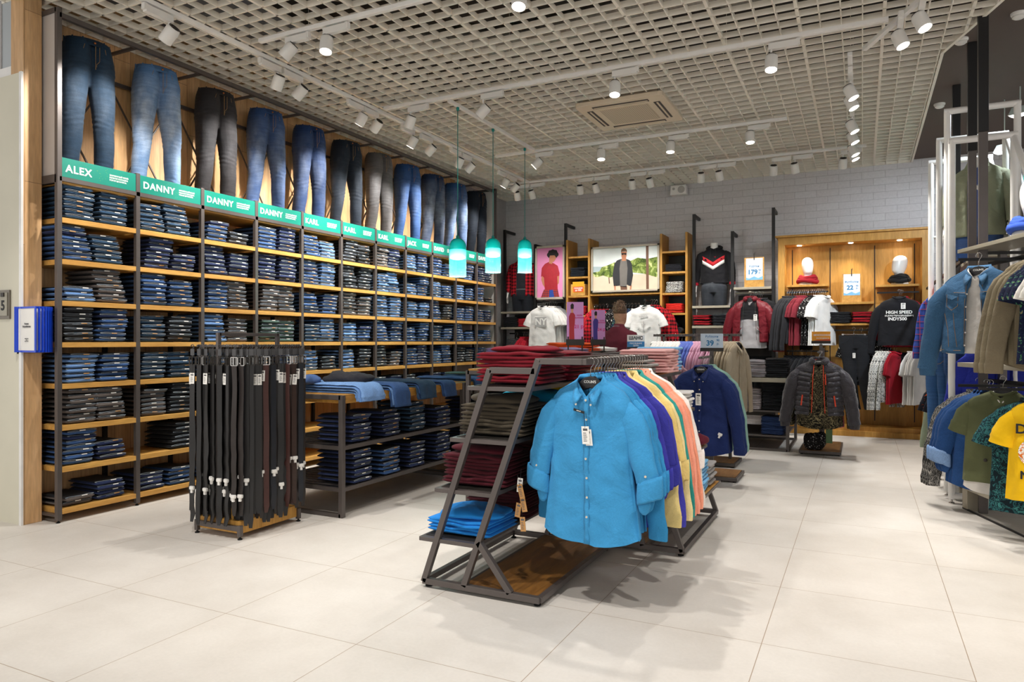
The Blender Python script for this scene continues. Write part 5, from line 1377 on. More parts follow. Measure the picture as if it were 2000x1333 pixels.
MB().box(-3.984, -2.831, YB-.012, YB-.002, .2, 2.07).build('back_panel', 'dark_metal', nb)
MB().box(-3.984, -2.831, YF+.15, YF+.175, 1.90, 1.925).box(-3.0, -2.975, YF-.35, YF+.16, 1.955, 1.975).build('hang_bar', 'black_metal', nb)
# folded stacks on them
KB = [fold_mesh('k', .27, .30, .034, 2, 601 + i*7, wav=.006, mat='jersey') for i in range(3)]
KP = [fold_mesh('k', .27, .30, .034, 2, 621 + i*7, wav=.006, mat='plaid_red_small') for i in range(2)]
KM = [fold_mesh('k', .27, .30, .040, 2, 641 + i*7, wav=.006, mat='print_mono') for i in range(2)]
PROTOS += KB + KP + KM
def wpile(n, x, z, col, desc, where, P=KB, dz=.036, y=YF+.10, name='folded_garment', cat='folded clothes', **k):
    heap(P, n, x, y, z+.003, R(-90), col, lf(desc, where), f'{desc} folded garments {where}'[:60], dz, rnd, cat, name=name, jx=.006, jr=.04, **k)
wpile(5, -5.45, 1.575, '#1d1d21', 'black', 'below the plaid mannequin', dz=.034); wpile(4, -5.17, 1.575, '#a81c28', 'red', 'below the plaid mannequin', dz=.035)
wpile(4, -4.20, 2.40, '#1b1e26', 'black', 'in the left oak column, upper shelf'); wpile(4, -4.19, 1.765, '#a81c28', 'red', 'in the left oak column')
wpile(3, -4.19, 1.445, '#1b1e26', 'dark', 'low in the left oak column')
wpile(3, -2.62, 2.415, '#1b1c22', 'black', 'in the right oak column, upper shelf'); wpile(4, -2.61, 2.085, '#ffffff', 'black-and-white patterned', 'in the right oak column', P=KM, dz=.042)
wpile(4, -2.61, 1.77, '#cf2a20', 'bright red', 'in the right oak column')
wpile(4, -2.19, 1.568, '#ffffff', 'red plaid', 'under the hooded mannequin', P=KP, dz=.042); wpile(4, -1.90, 1.568, '#1c1e24', 'black', 'under the hooded mannequin', dz=.042)
for k, (x, z) in enumerate(((-2.70, 1.50), (-2.54, 1.50), (-2.62, 1.585))):
    o = MB().tube([(0, -.16, 0), (0, -.1, .002), (0, .1, -.002), (0, .16, 0)], [.047, .05, .05, .047], 18).build('rolled_garment', 'jersey', None, smooth='auto', color='#26262b'); o.location = (x, YF+.12, z)
    tag(o, f'dark rolled-up garment, {("left", "right", "top")[k]} one of three in the right oak column', 'rolled clothes', 'three rolled garments')
bx = thing('display_box', 'small oak box with an orange and yellow label in the left oak column', 'box', (-4.20, YF+.08, 2.085))
MB().box(-.125, .125, -.12, .12, .002, .19).build('box_body', 'shelf_oak', bx, bevel=.003)
flat('label_yellow', '#e8a81c', .5); flat('label_orange', '#d95a2a', .5)
o = MB().box(-.09, .11, -.124, -.121, .05, .23).build('label_card', 'label_yellow', bx); MB().box(-.08, .10, -.126, -.124, .06, .15).build('label_patch', 'label_orange', o); text('СКИДКИ\nдо 50%', .035, 'white_ink', o, (.01, -.127, .105), bold=.0008)
# ------------------------------------------------------------------ framed photographs
def P2(poly, x, z, w, h): return [(x + a*w, z + b*h) for a, b in poly]
flat('photo_pink', '#df8bb8', .4, var=.01); flat('photo_sky', '#dfe6e4', .4, var=.02); flat('photo_sand', '#d8c3ab', .4, var=.06, vs=6); flat('photo_red', '#a2212c', .5, var=.08, vs=20); flat('photo_skin', '#b97a58', .5); flat('photo_hair', '#17110e', .6); flat('photo_brown', '#6d4a38', .5)
blotch('photo_foliage', ['#45562a', '#6c7e3c', '#93a35a', '#c4cc8c'], 9, .8, (.42, .52, .6)); flat('photo_black', '#26262a', .5); flat('photo_grey', '#6d6863', .5); flat('photo_blond', '#6b4a2c', .6); plaid('photo_plaid', '#b8432a', '#2a2c4a', .03); flat('photo_blue', '#27479a', .5); flat('photo_sea', '#a9b9bd', .4)
ps = thing('framed_poster', 'framed pink poster of a curly-haired figure in a red polo shirt', 'poster', (0, 0, 0))
m = MB(); x0, x1, z0, z1, yf = -4.955, -4.425, 2.035, 2.935, YF-.06
for a in ((x0, x1, z0, z0+.035), (x0, x1, z1-.035, z1), (x0, x0+.03, z0, z1), (x1-.03, x1, z0, z1)): m.box(a[0], a[1], yf-.02, yf+.03, a[2], a[3])
m.build('frame', 'wood_frame_grey', ps, bevel=.002)
pp = MB().box(x0+.03, x1-.03, yf, yf+.01, z0+.035, z1-.035).build('photo_print', 'photo_pink', ps)
px, pz, pw, ph = x0+.03, z0+.035, x1-x0-.06, z1-z0-.07
def lay(poly, mt, nm, k): MB().prism(P2(poly, px, pz, pw, ph), yf - .0008 - k*.0009, yf - k*.0009, 'y').build(nm, mt, pp)
lay([(.18, .44), (.30, .44), (.34, .28), (.30, .20), (.22, .26), (.16, .36)], 'photo_skin', 'arm', 1); lay([(.74, .46), (.86, .46), (.84, .28), (.74, .22), (.70, .30)], 'photo_skin', 'arm', 1)
lay([(.26, .16), (.80, .16), (.86, .0), (.14, .0)], 'photo_plaid', 'tied_shirt', 1); lay([(.48, .15), (.62, .15), (.66, .0), (.46, .0)], 'photo_blue', 'trousers', 2)
lay([(.30, .15), (.27, .40), (.20, .44), (.15, .42), (.18, .60), (.30, .68), (.44, .715), (.58, .70), (.66, .68), (.80, .63), (.87, .48), (.86, .43), (.78, .42), (.80, .15)], 'photo_red', 'polo_shirt', 3)
lay([(.46, .69), (.58, .67), (.64, .76), (.48, .80)], 'photo_skin', 'neck', 4); lay([(.49, .77), (.55, .715), (.65, .715), (.73, .78), (.73, .87), (.49, .87)], 'photo_skin', 'face', 5)
lay([(.61 + .215*cos(R(a)) + .012*cos(R(a*7)), .860 + .105*sin(R(a)) + .006*sin(R(a*9))) for a in range(-30, 211, 12)] + [(.47, .79), (.50, .845), (.68, .845), (.745, .79)], 'photo_hair', 'curly_hair', 6)

pl = thing('framed_photo', 'large framed photo of a man in sunglasses among green trees', 'photo', (0, 0, 0))
m = MB(); x0, x1, z0, z1, yf = -3.96, -2.835, 2.125, 2.865, YF-.05
for a in ((x0, x1, z0, z0+.03), (x0, x1, z1-.03, z1), (x0, x0+.03, z0, z1), (x1-.03, x1, z0, z1)): m.box(a[0], a[1], yf-.02, yf+.03, a[2], a[3])
m.build('frame', 'wood_frame_grey', pl, bevel=.002)
pp = MB().box(x0+.03, x1-.03, yf, yf+.01, z0+.03, z1-.03).build('photo_print', 'photo_sky', pl)
px, pz, pw, ph = x0+.03, z0+.03, x1-x0-.06, z1-z0-.06
lay([(0, 0), (1, 0), (1, .34), (0, .40)], 'photo_sand', 'sandy_ground', 1); lay([(0, .40), (.25, .40), (.25, .56), (0, .58)], 'photo_sea', 'sea', 1)
lay([(0, .36), (.06, .32), (.16, .36), (.26, .30), (.34, .33), (.62, .40), (.80, .36), (1, .26), (1, .74), (.84, .70), (.70, .74), (.60, .68), (.44, .62), (.34, .66), (.24, .60), (.14, .56), (.10, .46), (0, .44)], 'photo_foliage', 'trees', 2)
lay([(.83, .0), (.87, .0), (.865, 1), (.825, 1)], 'photo_brown', 'tree_trunk', 3)
lay([(.26, .30), (.27, .16), (.255, .16), (.245, .32)], 'photo_brown', 'tree_branch', 3)
lay([(.33, .10), (.31, .36), (.34, .62), (.38, .70), (.44, .73), (.52, .73), (.58, .69), (.61, .60), (.63, .34), (.60, .08), (.56, .10), (.54, .12), (.38, .10)], 'photo_black', 'jacket', 4)
lay([(.43, .08), (.42, .50), (.44, .72), (.49, .70), (.53, .72), (.545, .5), (.53, .06)], 'photo_grey', 'shirt', 5); lay([(.44, 0), (.54, 0), (.535, .08), (.435, .09)], 'photo_brown', 'trousers', 5)
lay([(.46, .68), (.52, .68), (.525, .78), (.455, .78)], 'photo_skin', 'neck', 6); lay([(.452, .78), (.47, .73), (.51, .73), (.53, .79), (.532, .90), (.448, .90)], 'photo_skin', 'face', 7)
lay([(.445, .88), (.45, .95), (.48, .985), (.51, .975), (.535, .93), (.535, .88), (.52, .91), (.46, .91)], 'photo_blond', 'hair', 8); lay([(.45, .865), (.53, .865), (.528, .82), (.50, .82), (.49, .845), (.48, .82), (.455, .825)], 'photo_hair', 'sunglasses', 8)
lay([(.335, .10), (.36, .12), (.36, .0), (.34, .0)], 'photo_skin', 'hand', 4); lay([(.585, .10), (.61, .10), (.60, .0), (.58, .0)], 'photo_skin', 'hand', 4)
# ------------------------------------------------------------------ price boards
flat('board_paper', '#e4ecf4', .5, var=.02); flat('board_blue', '#7db8e0', .5, var=.15, vs=20)
def price_board(x, y, z, w, h, title, price, kop, lab):
    r = thing('price_board', lab, 'price sign', (x, y, z))
    MB().box(-w/2, w/2, 0, .012, 0, h).build('oak_board', 'shelf_oak', r, bevel=.001)
    p = MB().box(-w*.41, w*.43, -.002, 0, h*.24, h*.97).build('printed_sheet', 'board_paper', r)
    MB().prism([(-w*.41, h*.24), (w*.43, h*.24), (w*.43, h*.36), (w*.2, h*.30), (0, h*.36), (-w*.25, h*.29), (-w*.41, h*.33)], -.0028, -.002).build('blue_wash', 'board_blue', p)
    text(title, w*.15, 'sign_blue', p, (0, -.003, h*.70), bold=.0004); text(price, w*.34, 'sign_blue', p, (-w*.08, -.003, h*.50), bold=.003, name='price'); text(kop + '\nр.', w*.13, 'sign_blue', p, (w*.28, -.003, h*.52), bold=.0006, name='price')
    MB().bar((0, -.006, h-.04), (0, -.004, h+.06), .012, .006).tube([(0, -.006, h+.06), (.012, -.006, h+.075), (.012, -.006, h+.04)], .003, 6).build('clip', 'dark_metal', r)
    return r
price_board(-1.43, YF-.0, 2.137, .28, .44, 'Куртки', '179', '90', 'oak price board reading 179 on the grey shelf beside the hooded mannequin')
# ================================================================== figures: mannequins and the shop visitor
def ell(cx, cy, z, rx, ry, n=24, p=2.3):
    out = []
    for k in range(n):
        a = 2*pi*k/n; c, s = se(a, p); out.append((cx + rx*c, cy + ry*s, z))
    return out
def hand_mb(m, wrist, d, n, s, scale=1.0, curl=.5, thumb=1):
    """palm and five bent fingers; d finger direction, n palm normal, s across towards the thumb side"""
    w = Vector(wrist); d = Vector(d).normalized(); n = Vector(n).normalized(); s = Vector(s).normalized(); k = scale
    rings = []
    for t, hw, hd in ((-.02, .024, .018), (0, .026, .018), (.02, .032, .017), (.05, .040, .015), (.08, .041, .013), (.095, .038, .010)):
        c = w + d*t*k; rings.append([c + s*hw*k*cos(2*pi*q/12) + n*hd*k*sin(2*pi*q/12) for q in range(12)])
    m.loft(rings)
    for i, (off, L) in enumerate(((.030, .070), (.010, .080), (-.011, .074), (-.030, .058))):
        b = w + (d*.085 + s*off)*k; pts = [b]; dd = d.copy(); c = curl*(.7 + .2*i)
        for seg, f in ((.42, .25), (.33, .55), (.25, .6)):
            dd = (dd + n*f*c).normalized(); pts.append(pts[-1] + dd*L*seg*k)
        m.tube(pts, [.0095*k, .009*k, .0082*k, .0068*k], 8)
    b = w + (d*.022 + s*.026)*k; t1 = b + (d*.035 + s*.028 + n*.012)*k; t2 = t1 + (d*.034 + s*.010 + n*.010)*k
    m.tube([b, t1, t2], [.013*k, .0105*k, .008*k], 8)
def remesh(o, voxel, smooth=2, color=None):
    rm = o.modifiers.new('rm', 'REMESH'); rm.mode = 'VOXEL'; rm.voxel_size = voxel; rm.use_smooth_shade = True
    dg = bpy.context.evaluated_depsgraph_get(); me = bpy.data.meshes.new_from_object(o.evaluated_get(dg)); o.modifiers.clear()
    mats = [m for m in o.data.materials]; o.data = me; me.materials.clear()
    for mt in mats: me.materials.append(mt)
    bm = bmesh.new(); bm.from_mesh(me)
    for _ in range(smooth): bmesh.ops.smooth_vert(bm, verts=bm.verts, factor=.5, use_axis_x=True, use_axis_y=True, use_axis_z=True)
    bm.to_mesh(me); bm.free(); me.polygons.foreach_set('use_smooth', [True]*len(me.polygons)); return o
def torso_rings(m, z0=0.0, k=1.0):
    prof = [(.20, .165, .115, .0), (.27, .170, .118, .0), (.34, .160, .105, .0), (.42, .145, .095, -.0), (.50, .148, .098, .0), (.60, .168, .112, .0), (.70, .180, .118, .0), (.77, .178, .108, .005), (.82, .150, .085, .01), (.85, .095, .065, .012), (.875, .06, .058, .01), (.92, .056, .056, .0), (.97, .056, .056, -.004)]
    m.loft([ell(0, cy, z0 + z*k, rx*k, ry*k) for z, rx, ry, cy in prof])
def sleeve_along(pts, rs, seed, n=16, cap=False):
    m = MB(); P_ = []; Q = []
    for i in range(len(pts)-1):
        a = Vector(pts[i]); b = Vector(pts[i+1])
        for j in range(5): P_.append(a.lerp(b, j/5)); Q.append(rs[i] + (rs[i+1]-rs[i])*j/5)
    P_.append(Vector(pts[-1])); Q.append(rs[-1])
    Q = [q*(1 + .07*nz(i*.9, seed, 0) + .03*(i % 2)) for i, q in enumerate(Q)]
    return m.tube(P_, Q, n, cap=cap)
def half_mannequin(name, label, loc, rotz, arms=True, head=None):
    r = thing(name, label, 'mannequin', loc, rotz); m = MB(); torso_rings(m)
    for s in (-1, 1):
        m.loft([ell(s*.085, 0, z, rx, ry) for z, rx, ry in ((.0, .075, .085), (.1, .08, .09), (.2, .088, .10), (.27, .085, .105))])
        if arms:
            m.tube([(s*.15, .01, .80), (s*.185, .01, .775), (s*.225, .01, .66), (s*.25, .015, .53), (s*.262, -.01, .42), (s*.27, -.035, .31)], [.05, .052, .043, .036, .034, .023], 12)
            hand_mb(m, (s*.27, -.04, .30), (s*.02, -.14, -1), (-s, -.2, 0), (0, -1, -.1), 1.0, .35)
    b = m.build('body', 'mannequin_white', r, smooth=True); remesh(b, .0075, 2)
    return r
def legs_part(r, col, wash=.1, z1=.36, mat='pants_denim'):
    m = MB()
    for s in (-1, 1): m.loft([ell(s*.088, 0, z, rx, ry) for z, rx, ry in ((-.005, .092, .104), (.1, .098, .112), (.2, .104, .126), (.26, .108, .134), (.31, .104, .132))])
    m.loft([ell(0, 0, z, rx, ry) for z, rx, ry in ((.20, .178, .130), (.28, .190, .142), (.34, .184, .134), (z1+.02, .172, .120))])
    o = m.build('jeans', mat, r, smooth=True); remesh(o, .009, 2); c = lin(col); o.color = (c[0], c[1], c[2], wash)
    MB().loft([ell(0, 0, z, .186-abs(z-.34)*.2, .134) for z in (.325, .34, .358)], False, False).build('waistband', mat, r, smooth=True).color = o.color
    return o
def top_on(r, color, mat, W=.205, L=.56, dep=.135, top=.905, sleeves='long', opening=None, seed=1, name='shirt', collar=None, hem=None, cuff=None, arm_r=(.078, .072, .058, .052, .048)):
    m, front = garment_body(W, L, dep, hem, seed, opening, neck=.078, slope=.07, top=0, vneck=.03, flare=1.0, waist=.93)
    b = m.build(name, mat, r, smooth=True, color=color); b.location = (0, 0, top)
    if opening: sm = b.modifiers.new('t', 'SOLIDIFY'); sm.thickness = .004
    for s in ((-1, 1) if sleeves != 'none' else ()):
        pts = [(s*.135, .0, .80), (s*.19, .01, .765), (s*.232, .01, .655), (s*.256, .015, .53), (s*.266, -.005, .43), (s*.272, -.03, .335)]
        rr = [.06, .075, .068, .058, .050, .044]
        if sleeves == 'short': pts, rr = pts[:3] + [(s*.242, .012, .60)], [.06, .078, .080, .08]
        if sleeves == 'rolled': pts, rr = pts[:5], [.06, .076, .068, .06, .054]
        so = sleeve_along(pts, rr, seed + s).build('sleeve', mat, b, smooth=True, color=color); so.location = (0, 0, -top)
        if cuff: MB().tube([Vector(pts[-1]) + Vector((0, 0, dz)) for dz in (.03, 0, -.012)], [rr[-1]*1.02, rr[-1]*1.04, rr[-1]*.95], 16, cap=False).build('cuff', cuff, so, smooth=True)
    return b, front
# --- plaid-shirt mannequin
M1 = half_mannequin('mannequin', 'headless white mannequin in open red plaid shirt over dark grey tee', (-5.29, YF+.15, 1.846), R(8))
legs_part(M1, '#1c1f26', .05)
top_on(M1, '#2a2b30', 'jersey', W=.195, L=.50, dep=.124, top=.895, sleeves='none', seed=4, name='tee')
top_on(M1, '#ffffff', 'plaid_red', W=.216, L=.64, dep=.145, top=.908, sleeves='long', opening=lambda z: .06, seed=8, name='plaid_shirt')
for s in (-1, 1):
    MB().add([(s*.03, -.075, .945), (s*.085, -.03, .93), (s*.10, -.07, .86), (s*.05, -.13, .84)], [(0, 1, 2, 3)]).build('collar', 'plaid_red', M1).modifiers.new('t', 'SOLIDIFY').thickness = .006
# --- hooded sweatshirt mannequin
M2 = half_mannequin('mannequin', 'headless white mannequin in black hoodie with red and white chevron', (-2.035, YF+.15, 1.873), R(2))
legs_part(M2, '#20242b', .25)
top_on(M2, '#a8182a', 'jersey_red', W=.180, L=.60, dep=.112, top=.885, sleeves='none', seed=14, name='red_tee')
hb, hf = top_on(M2, '#17171b', 'jersey', W=.212, L=.555, dep=.138, top=.905, sleeves='long', seed=17, name='hoodie', cuff='jersey_red')
flat('chevron_white', '#e8e5e1', .85); flat('chevron_red', '#c4212b', .85)
def chevron(z0, th, mt, nm):
    m = MB(); n = 24; A = []; B = []
    for i in range(n+1):
        x = -.165 + .33*i/n; z = z0 + abs(x)*.62
        ya = hf(x, z - .905) - .004; yb = hf(x, z - .905 - th) - .004
        A.append((x, ya, z)); B.append((x, yb, z - th))
    o = m.loft([A, B], False, False, closed=False).build(nm, mt, M2, smooth=True); s_ = o.modifiers.new('t', 'SOLIDIFY'); s_.thickness = .003
chevron(.665, .062, 'chevron_red', 'red_chevron'); chevron(.603, .055, 'chevron_white', 'white_chevron')
hd = MB(); pts = []
for i in range(21):
    a = R(-160 + 320*i/20); pts.append((.098*sin(a), .085*cos(a) + .01, .90 + .015*cos(a) - .035*(abs(a)/pi)**2))
hd.tube(pts, [.022 + .016*math.exp(-((i-10)/6)**2) for i in range(21)], 10); hd.build('hood', 'jersey', M2, smooth=True, color='#17171b')
dr = MB()
for s in (-1, 1): dr.tube([(s*.035, -.12, .87), (s*.04, hf(.04, -.12)-.006, .80), (s*.045, hf(.04, -.2)-.008, .70)], .0035, 6)
dr.build('drawstring', 'black_ink', M2)
# --- head forms
def head_form(label, loc, rotz, scarf, turn=0):
    r = thing('mannequin_bust', label, 'mannequin head', loc, rotz); m = MB()
    m.loft([ell(0, cy, z, rx, ry) for z, rx, ry, cy in ((.0, .125, .085, 0), (.02, .13, .085, 0), (.05, .10, .07, 0), (.075, .062, .058, .005), (.11, .052, .055, .0), (.145, .052, .058, -.006), (.165, .056, .072, -.016), (.19, .064, .088, -.018), (.23, .073, .099, -.010), (.28, .079, .103, .0), (.33, .078, .102, .008), (.37, .066, .088, .012), (.395, .045, .062, .014), (.408, .015, .022, .014))])
    b = m.build('head', 'mannequin_white', r, smooth=True); remesh(b, .008, 3)
    sc_ = MB()
    for j, (z, rr, th) in enumerate(((.055, .115, .030), (.085, .098, .028), (.115, .088, .026), (.10, .105, .022))):
        pts = [(rr*1.12*cos(R(a)) , rr*.92*sin(R(a)) - .005, z + .012*sin(R(a*2 + j*70)) + .008*nz(a*.03, j, 2)) for a in range(0, 361, 15)]
        sc_.tube(pts, [th*(1 + .25*nz(a*.05, j, 7)) for a in range(0, 361, 15)], 10, cap=False)
    sc_.build('scarf', 'jersey', r, smooth=True, color=scarf)
    return r
# --- the visitor
def person():
    r = thing('person', 'person in burgundy polo shirt seen from behind, looking down at shirts', 'person', (-2.82, 8.86, 0), R(170))
    t = NT('skin'); t.base(t.ramp(t.noise(t.coord(), 30, 3), [(.3, lin('#c08b6e')), (.7, lin('#cd9a7d'))])); t.set(.55, 0, .4); MT['skin'] = t.m
    m = MB(); Z = .86
    m.loft([ell(0, cy, Z + z, rx, ry) for z, rx, ry, cy in ((.0, .165, .115, 0), (.10, .16, .11, 0), (.20, .15, .10, 0), (.35, .165, .112, 0), (.48, .185, .115, .005), (.56, .175, .10, .012), (.60, .12, .075, .015), (.63, .068, .062, .012), (.67, .060, .062, .0), (.72, .060, .064, -.016))])
    # head with chin, brow and nose, bowed forward
    hz = Z + .72; 
    m.loft([ell(0, cy, hz + z, rx, ry) for z, rx, ry, cy in ((-.03, .045, .055, -.035), (.0, .060, .078, -.036), (.04, .070, .092, -.028), (.08, .075, .099, -.022), (.13, .078, .102, -.018), (.18, .074, .098, -.014), (.22, .058, .078, -.010), (.245, .03, .045, -.008))])
    m.sphere((0, -.128, hz+.055), (.014, .022, .024), 10, 8); m.sphere((0, -.112, hz+.098), (.045, .018, .012), 12, 8); m.sphere((0, -.108, hz+.015), (.026, .014, .010), 12, 8)
    for s in (-1, 1):
        m.sphere((s*.079, -.012, hz+.075), (.010, .020, .032), 10, 8)
        # legs and feet
        m.tube([(s*.085, 0, Z+.03), (s*.09, 0, .70), (s*.095, -.01, .50), (s*.10, .0, .30), (s*.10, .015, .10), (s*.10, .01, .06)], [.09, .082, .058, .054, .038, .036], 14)
        # arms reaching forward to the rail
        sh = (s*.175, .01, Z+.545); el = (s*.245, -.06, Z+.29); wr = (s*.15, -.30, Z+.36)
        m.tube([(s*.12, .01, Z+.56), sh, (s*.225, -.02, Z+.42), el, (s*.20, -.18, Z+.32), wr], [.05, .056, .046, .038, .034, .024], 12)
        hand_mb(m, wr, (-s*.25, -1, .1), (0, 0, -1), (-s, -.2, 0), 1.0, .8)
    b = m.build('body', 'skin', r, smooth=True); remesh(b, .0075, 2)
    for s in (-1, 1):
        e = MB().sphere((s*.030, -.114, hz+.082), (.011, .008, .0075), 10, 8).build('eye', 'white_paint', r, smooth=True)
        MB().sphere((s*.030, -.1205, hz+.081), (.005, .003, .005), 8, 6).build('iris', 'black_ink', e, smooth=True)
    flat('lip', '#a8655a', .5); MB().tube([(-.022, -.114, hz+.020), (0, -.121, hz+.019), (.022, -.114, hz+.020)], [.003, .005, .003], 8).build('mouth', 'lip', r, smooth=True)
    # hair: short, a little tousled, covering crown and back
    t = NT('hair_brown'); t.base(t.ramp(t.noise(t.coord(scale=(60, 60, 12)), 3, 3), [(.3, lin('#4a3220')), (.7, lin('#7d5a3c'))])); t.bump(t.noise(t.coord(scale=(70, 70, 14)), 3, 3), .8, .006); t.set(.6, 0, .4, .2); MT['hair_brown'] = t.m
    hm = MB(); rings = []
    for j in range(15):
        ph = R(3 + 97*j/14); ring = []
        for k in range(32):
            a = 2*pi*k/32; bk = sin(a)                        # +1 at the back of the head
            lim = 1.0 if bk > 0 else 1 - .42*(-bk); p = ph*lim
            q = 1.10 + .05*nz(k*.9, j*1.1, 3)*(1 if j < 10 else .4) + (.06 if j < 4 else 0)
            if p > R(92): q -= (p - R(92))*.25
            ring.append((.078*q*sin(p)*cos(a), .102*q*sin(p)*sin(a) - .012, hz + .135 + .125*q*cos(p)))
        rings.append(ring)
    rh = random.Random(4)
    for k in range(150):
        p_ = R(rh.uniform(2, 88)); a = rh.uniform(0, 2*pi) if p_ < R(45) else rh.uniform(.1, pi-.1); q = 1.1
        b_ = Vector((.078*q*sin(p_)*cos(a), .102*q*sin(p_)*sin(a) - .012, hz + .135 + .125*q*cos(p_))); n_ = Vector((sin(p_)*cos(a), sin(p_)*sin(a), cos(p_)))
        t_ = Vector((rh.uniform(-1, 1), rh.uniform(-1, .3), rh.uniform(-.6, .2))); d_ = (n_*.7 + t_*.6).normalized(); Ls = rh.uniform(.012, .026)*(1.2 if p_ < R(45) else .7)
        hm.tube([b_ - n_*.006, b_ + d_*Ls*.6, b_ + d_*Ls + t_*.004], [.008, .006, .0015], 5)
    hm.loft(rings, True, False); h = hm.build('hair', 'hair_brown', r, smooth=True); h.modifiers.new('t', 'SOLIDIFY').thickness = .006
    # polo shirt following the torso, sleeves to the elbow
    m, front = garment_body(.222, .66, .140, None, 5, None, neck=.075, slope=.075, top=0, vneck=.02, flare=.96, waist=.92)
    pl_ = m.build('polo_shirt', 'jersey', r, smooth=True, color='#541422'); pl_.location = (0, .008, Z + .665)
    for s in (-1, 1):
        pts = [(s*.12, .01, Z+.56), (s*.182, .01, Z+.535), (s*.230, -.018, Z+.425), (s*.246, -.045, Z+.335)]
        so = sleeve_along(pts, [.062, .074, .068, .064], 3 + s).build('sleeve', 'jersey', pl_, smooth=True, color='#541422'); so.location = (0, -.008, -(Z+.665))
    flat('tipping', '#c9c4c6', .8)
    cm = MB(); A = []; B = []; C = []
    for i in range(25):
        a = R(-160 + 320*i/24); s, c = sin(a), cos(a); A.append((.068*s, .062*c + .006, Z+.668 - .012*(1-c)/2)); B.append((.064*s, .058*c + .006, Z+.702 - .02*(1-c)/2)); C.append((.085*s, .078*c + .008, Z+.664 - .03*(1-c)/2))
    cm.loft([A, B, C], False, False, closed=False); co_ = cm.build('collar', 'jersey', r, smooth=True, color='#541422'); co_.modifiers.new('t', 'SOLIDIFY').thickness = .003
    MB().tube([Vector(p)*1 + Vector((0, 0, .006)) for p in C], .0022, 5).build('collar_tipping', 'tipping', co_)
    m = MB()
    for s in (-1, 1): m.tube([(s*.085, .003, Z+.02), (s*.09, .0, .70), (s*.097, -.008, .50), (s*.10, .004, .28), (s*.10, .01, .08)], [.105, .096, .074, .068, .060], 16)
    m.loft([ell(0, 0, Z + z, rx, ry) for z, rx, ry in ((-.02, .178, .128), (.06, .178, .126), (.12, .170, .118))])
    tr = m.build('trousers', 'denim', r, smooth=True, color='#23283a'); remesh(tr, .011, 2)
    for s in (-1, 1):
        m = MB(); m.loft([[(s*.10 + .043*w*cos(2*pi*q/14), y + 0, .002 + (h*(.5 + .5*sin(2*pi*q/14)))) for q in range(14)] for y, w, h in ((.07, .5, .05), (.05, .9, .10), (0, 1, .11), (-.07, 1.0, .075), (-.14, 1.05, .06), (-.18, .8, .045), (-.195, .4, .03))])
        m.build('shoe', 'black_rubber', r, smooth=True)
    return r
person()
# ================================================================== garments hung along the back wall
def tee(label, col, loc, rotz=0, seed=0, mat='jersey', sleeve='short', L=.70, W=.235, dep=.05, collar='crew', name='t_shirt', cat='t-shirt', group=None, **k):
    k.setdefault('vneck', .05)
    r, f = shirt(label, col, sleeve, dep=dep, L=L, W=W, seed=seed, mat=mat, hem='flat', buttons=False, collar=collar, name=name, cat=cat, group=group, **k)
    r.location = loc; r.rotation_euler[2] = rotz; return r, f
def row(proto, n, p0, p1, rotz, col, labf, jr=.08, hang=True, hl=None, hg=None, var=.06, nm=None):
    """n copies of a garment along a rail from p0 to p1"""
    for i in range(n):
        t = (i + .5)/n; loc = [p0[k] + (p1[k]-p0[k])*t for k in range(3)]
        o = cp(proto, loc, rotz + random.uniform(-jr, jr), labf(i)); c = lin(col) if isinstance(col, str) else lin(col[i % len(col)])
        v = 1 + random.uniform(-var, var)
        for ch in list(o.children) + [g_ for ch in o.children for g_ in ch.children]:
            if ch.get('tint'): ch.color = (c[0]*v, c[1]*v, c[2]*v, 1)
        if hang: hanger(loc, rotz, hl + f', {ORD[i+1]} from left', hg)
_pc = {}
def proto_garment(key, **k):
    if key not in _pc:
        if k.pop('_tee', False): r, _ = tee('x', '#ffffff', (0, 0, 0), detail=False, **k)
        else: r, _ = shirt('x', '#ffffff', detail=False, **k)
        _pc[key] = r; PROTOS.append(r)
    return _pc[key]
side_shirt = lambda: proto_garment('side', sleeve='long', dep=.020, W=.225, L=.78, seed=70, flare=1.05)
side_tee = lambda mat='jersey': proto_garment('tee' + mat, _tee=True, dep=.018, W=.225, L=.70, seed=72, mat=mat)
side_sweat = lambda mat='jersey': proto_garment('sw' + mat, _tee=True, dep=.026, W=.235, L=.68, seed=74, mat=mat, sleeve='long')
rl = lambda d, w: (lambda i: f'{d}, {ORD[i+1]} from the left {w}')
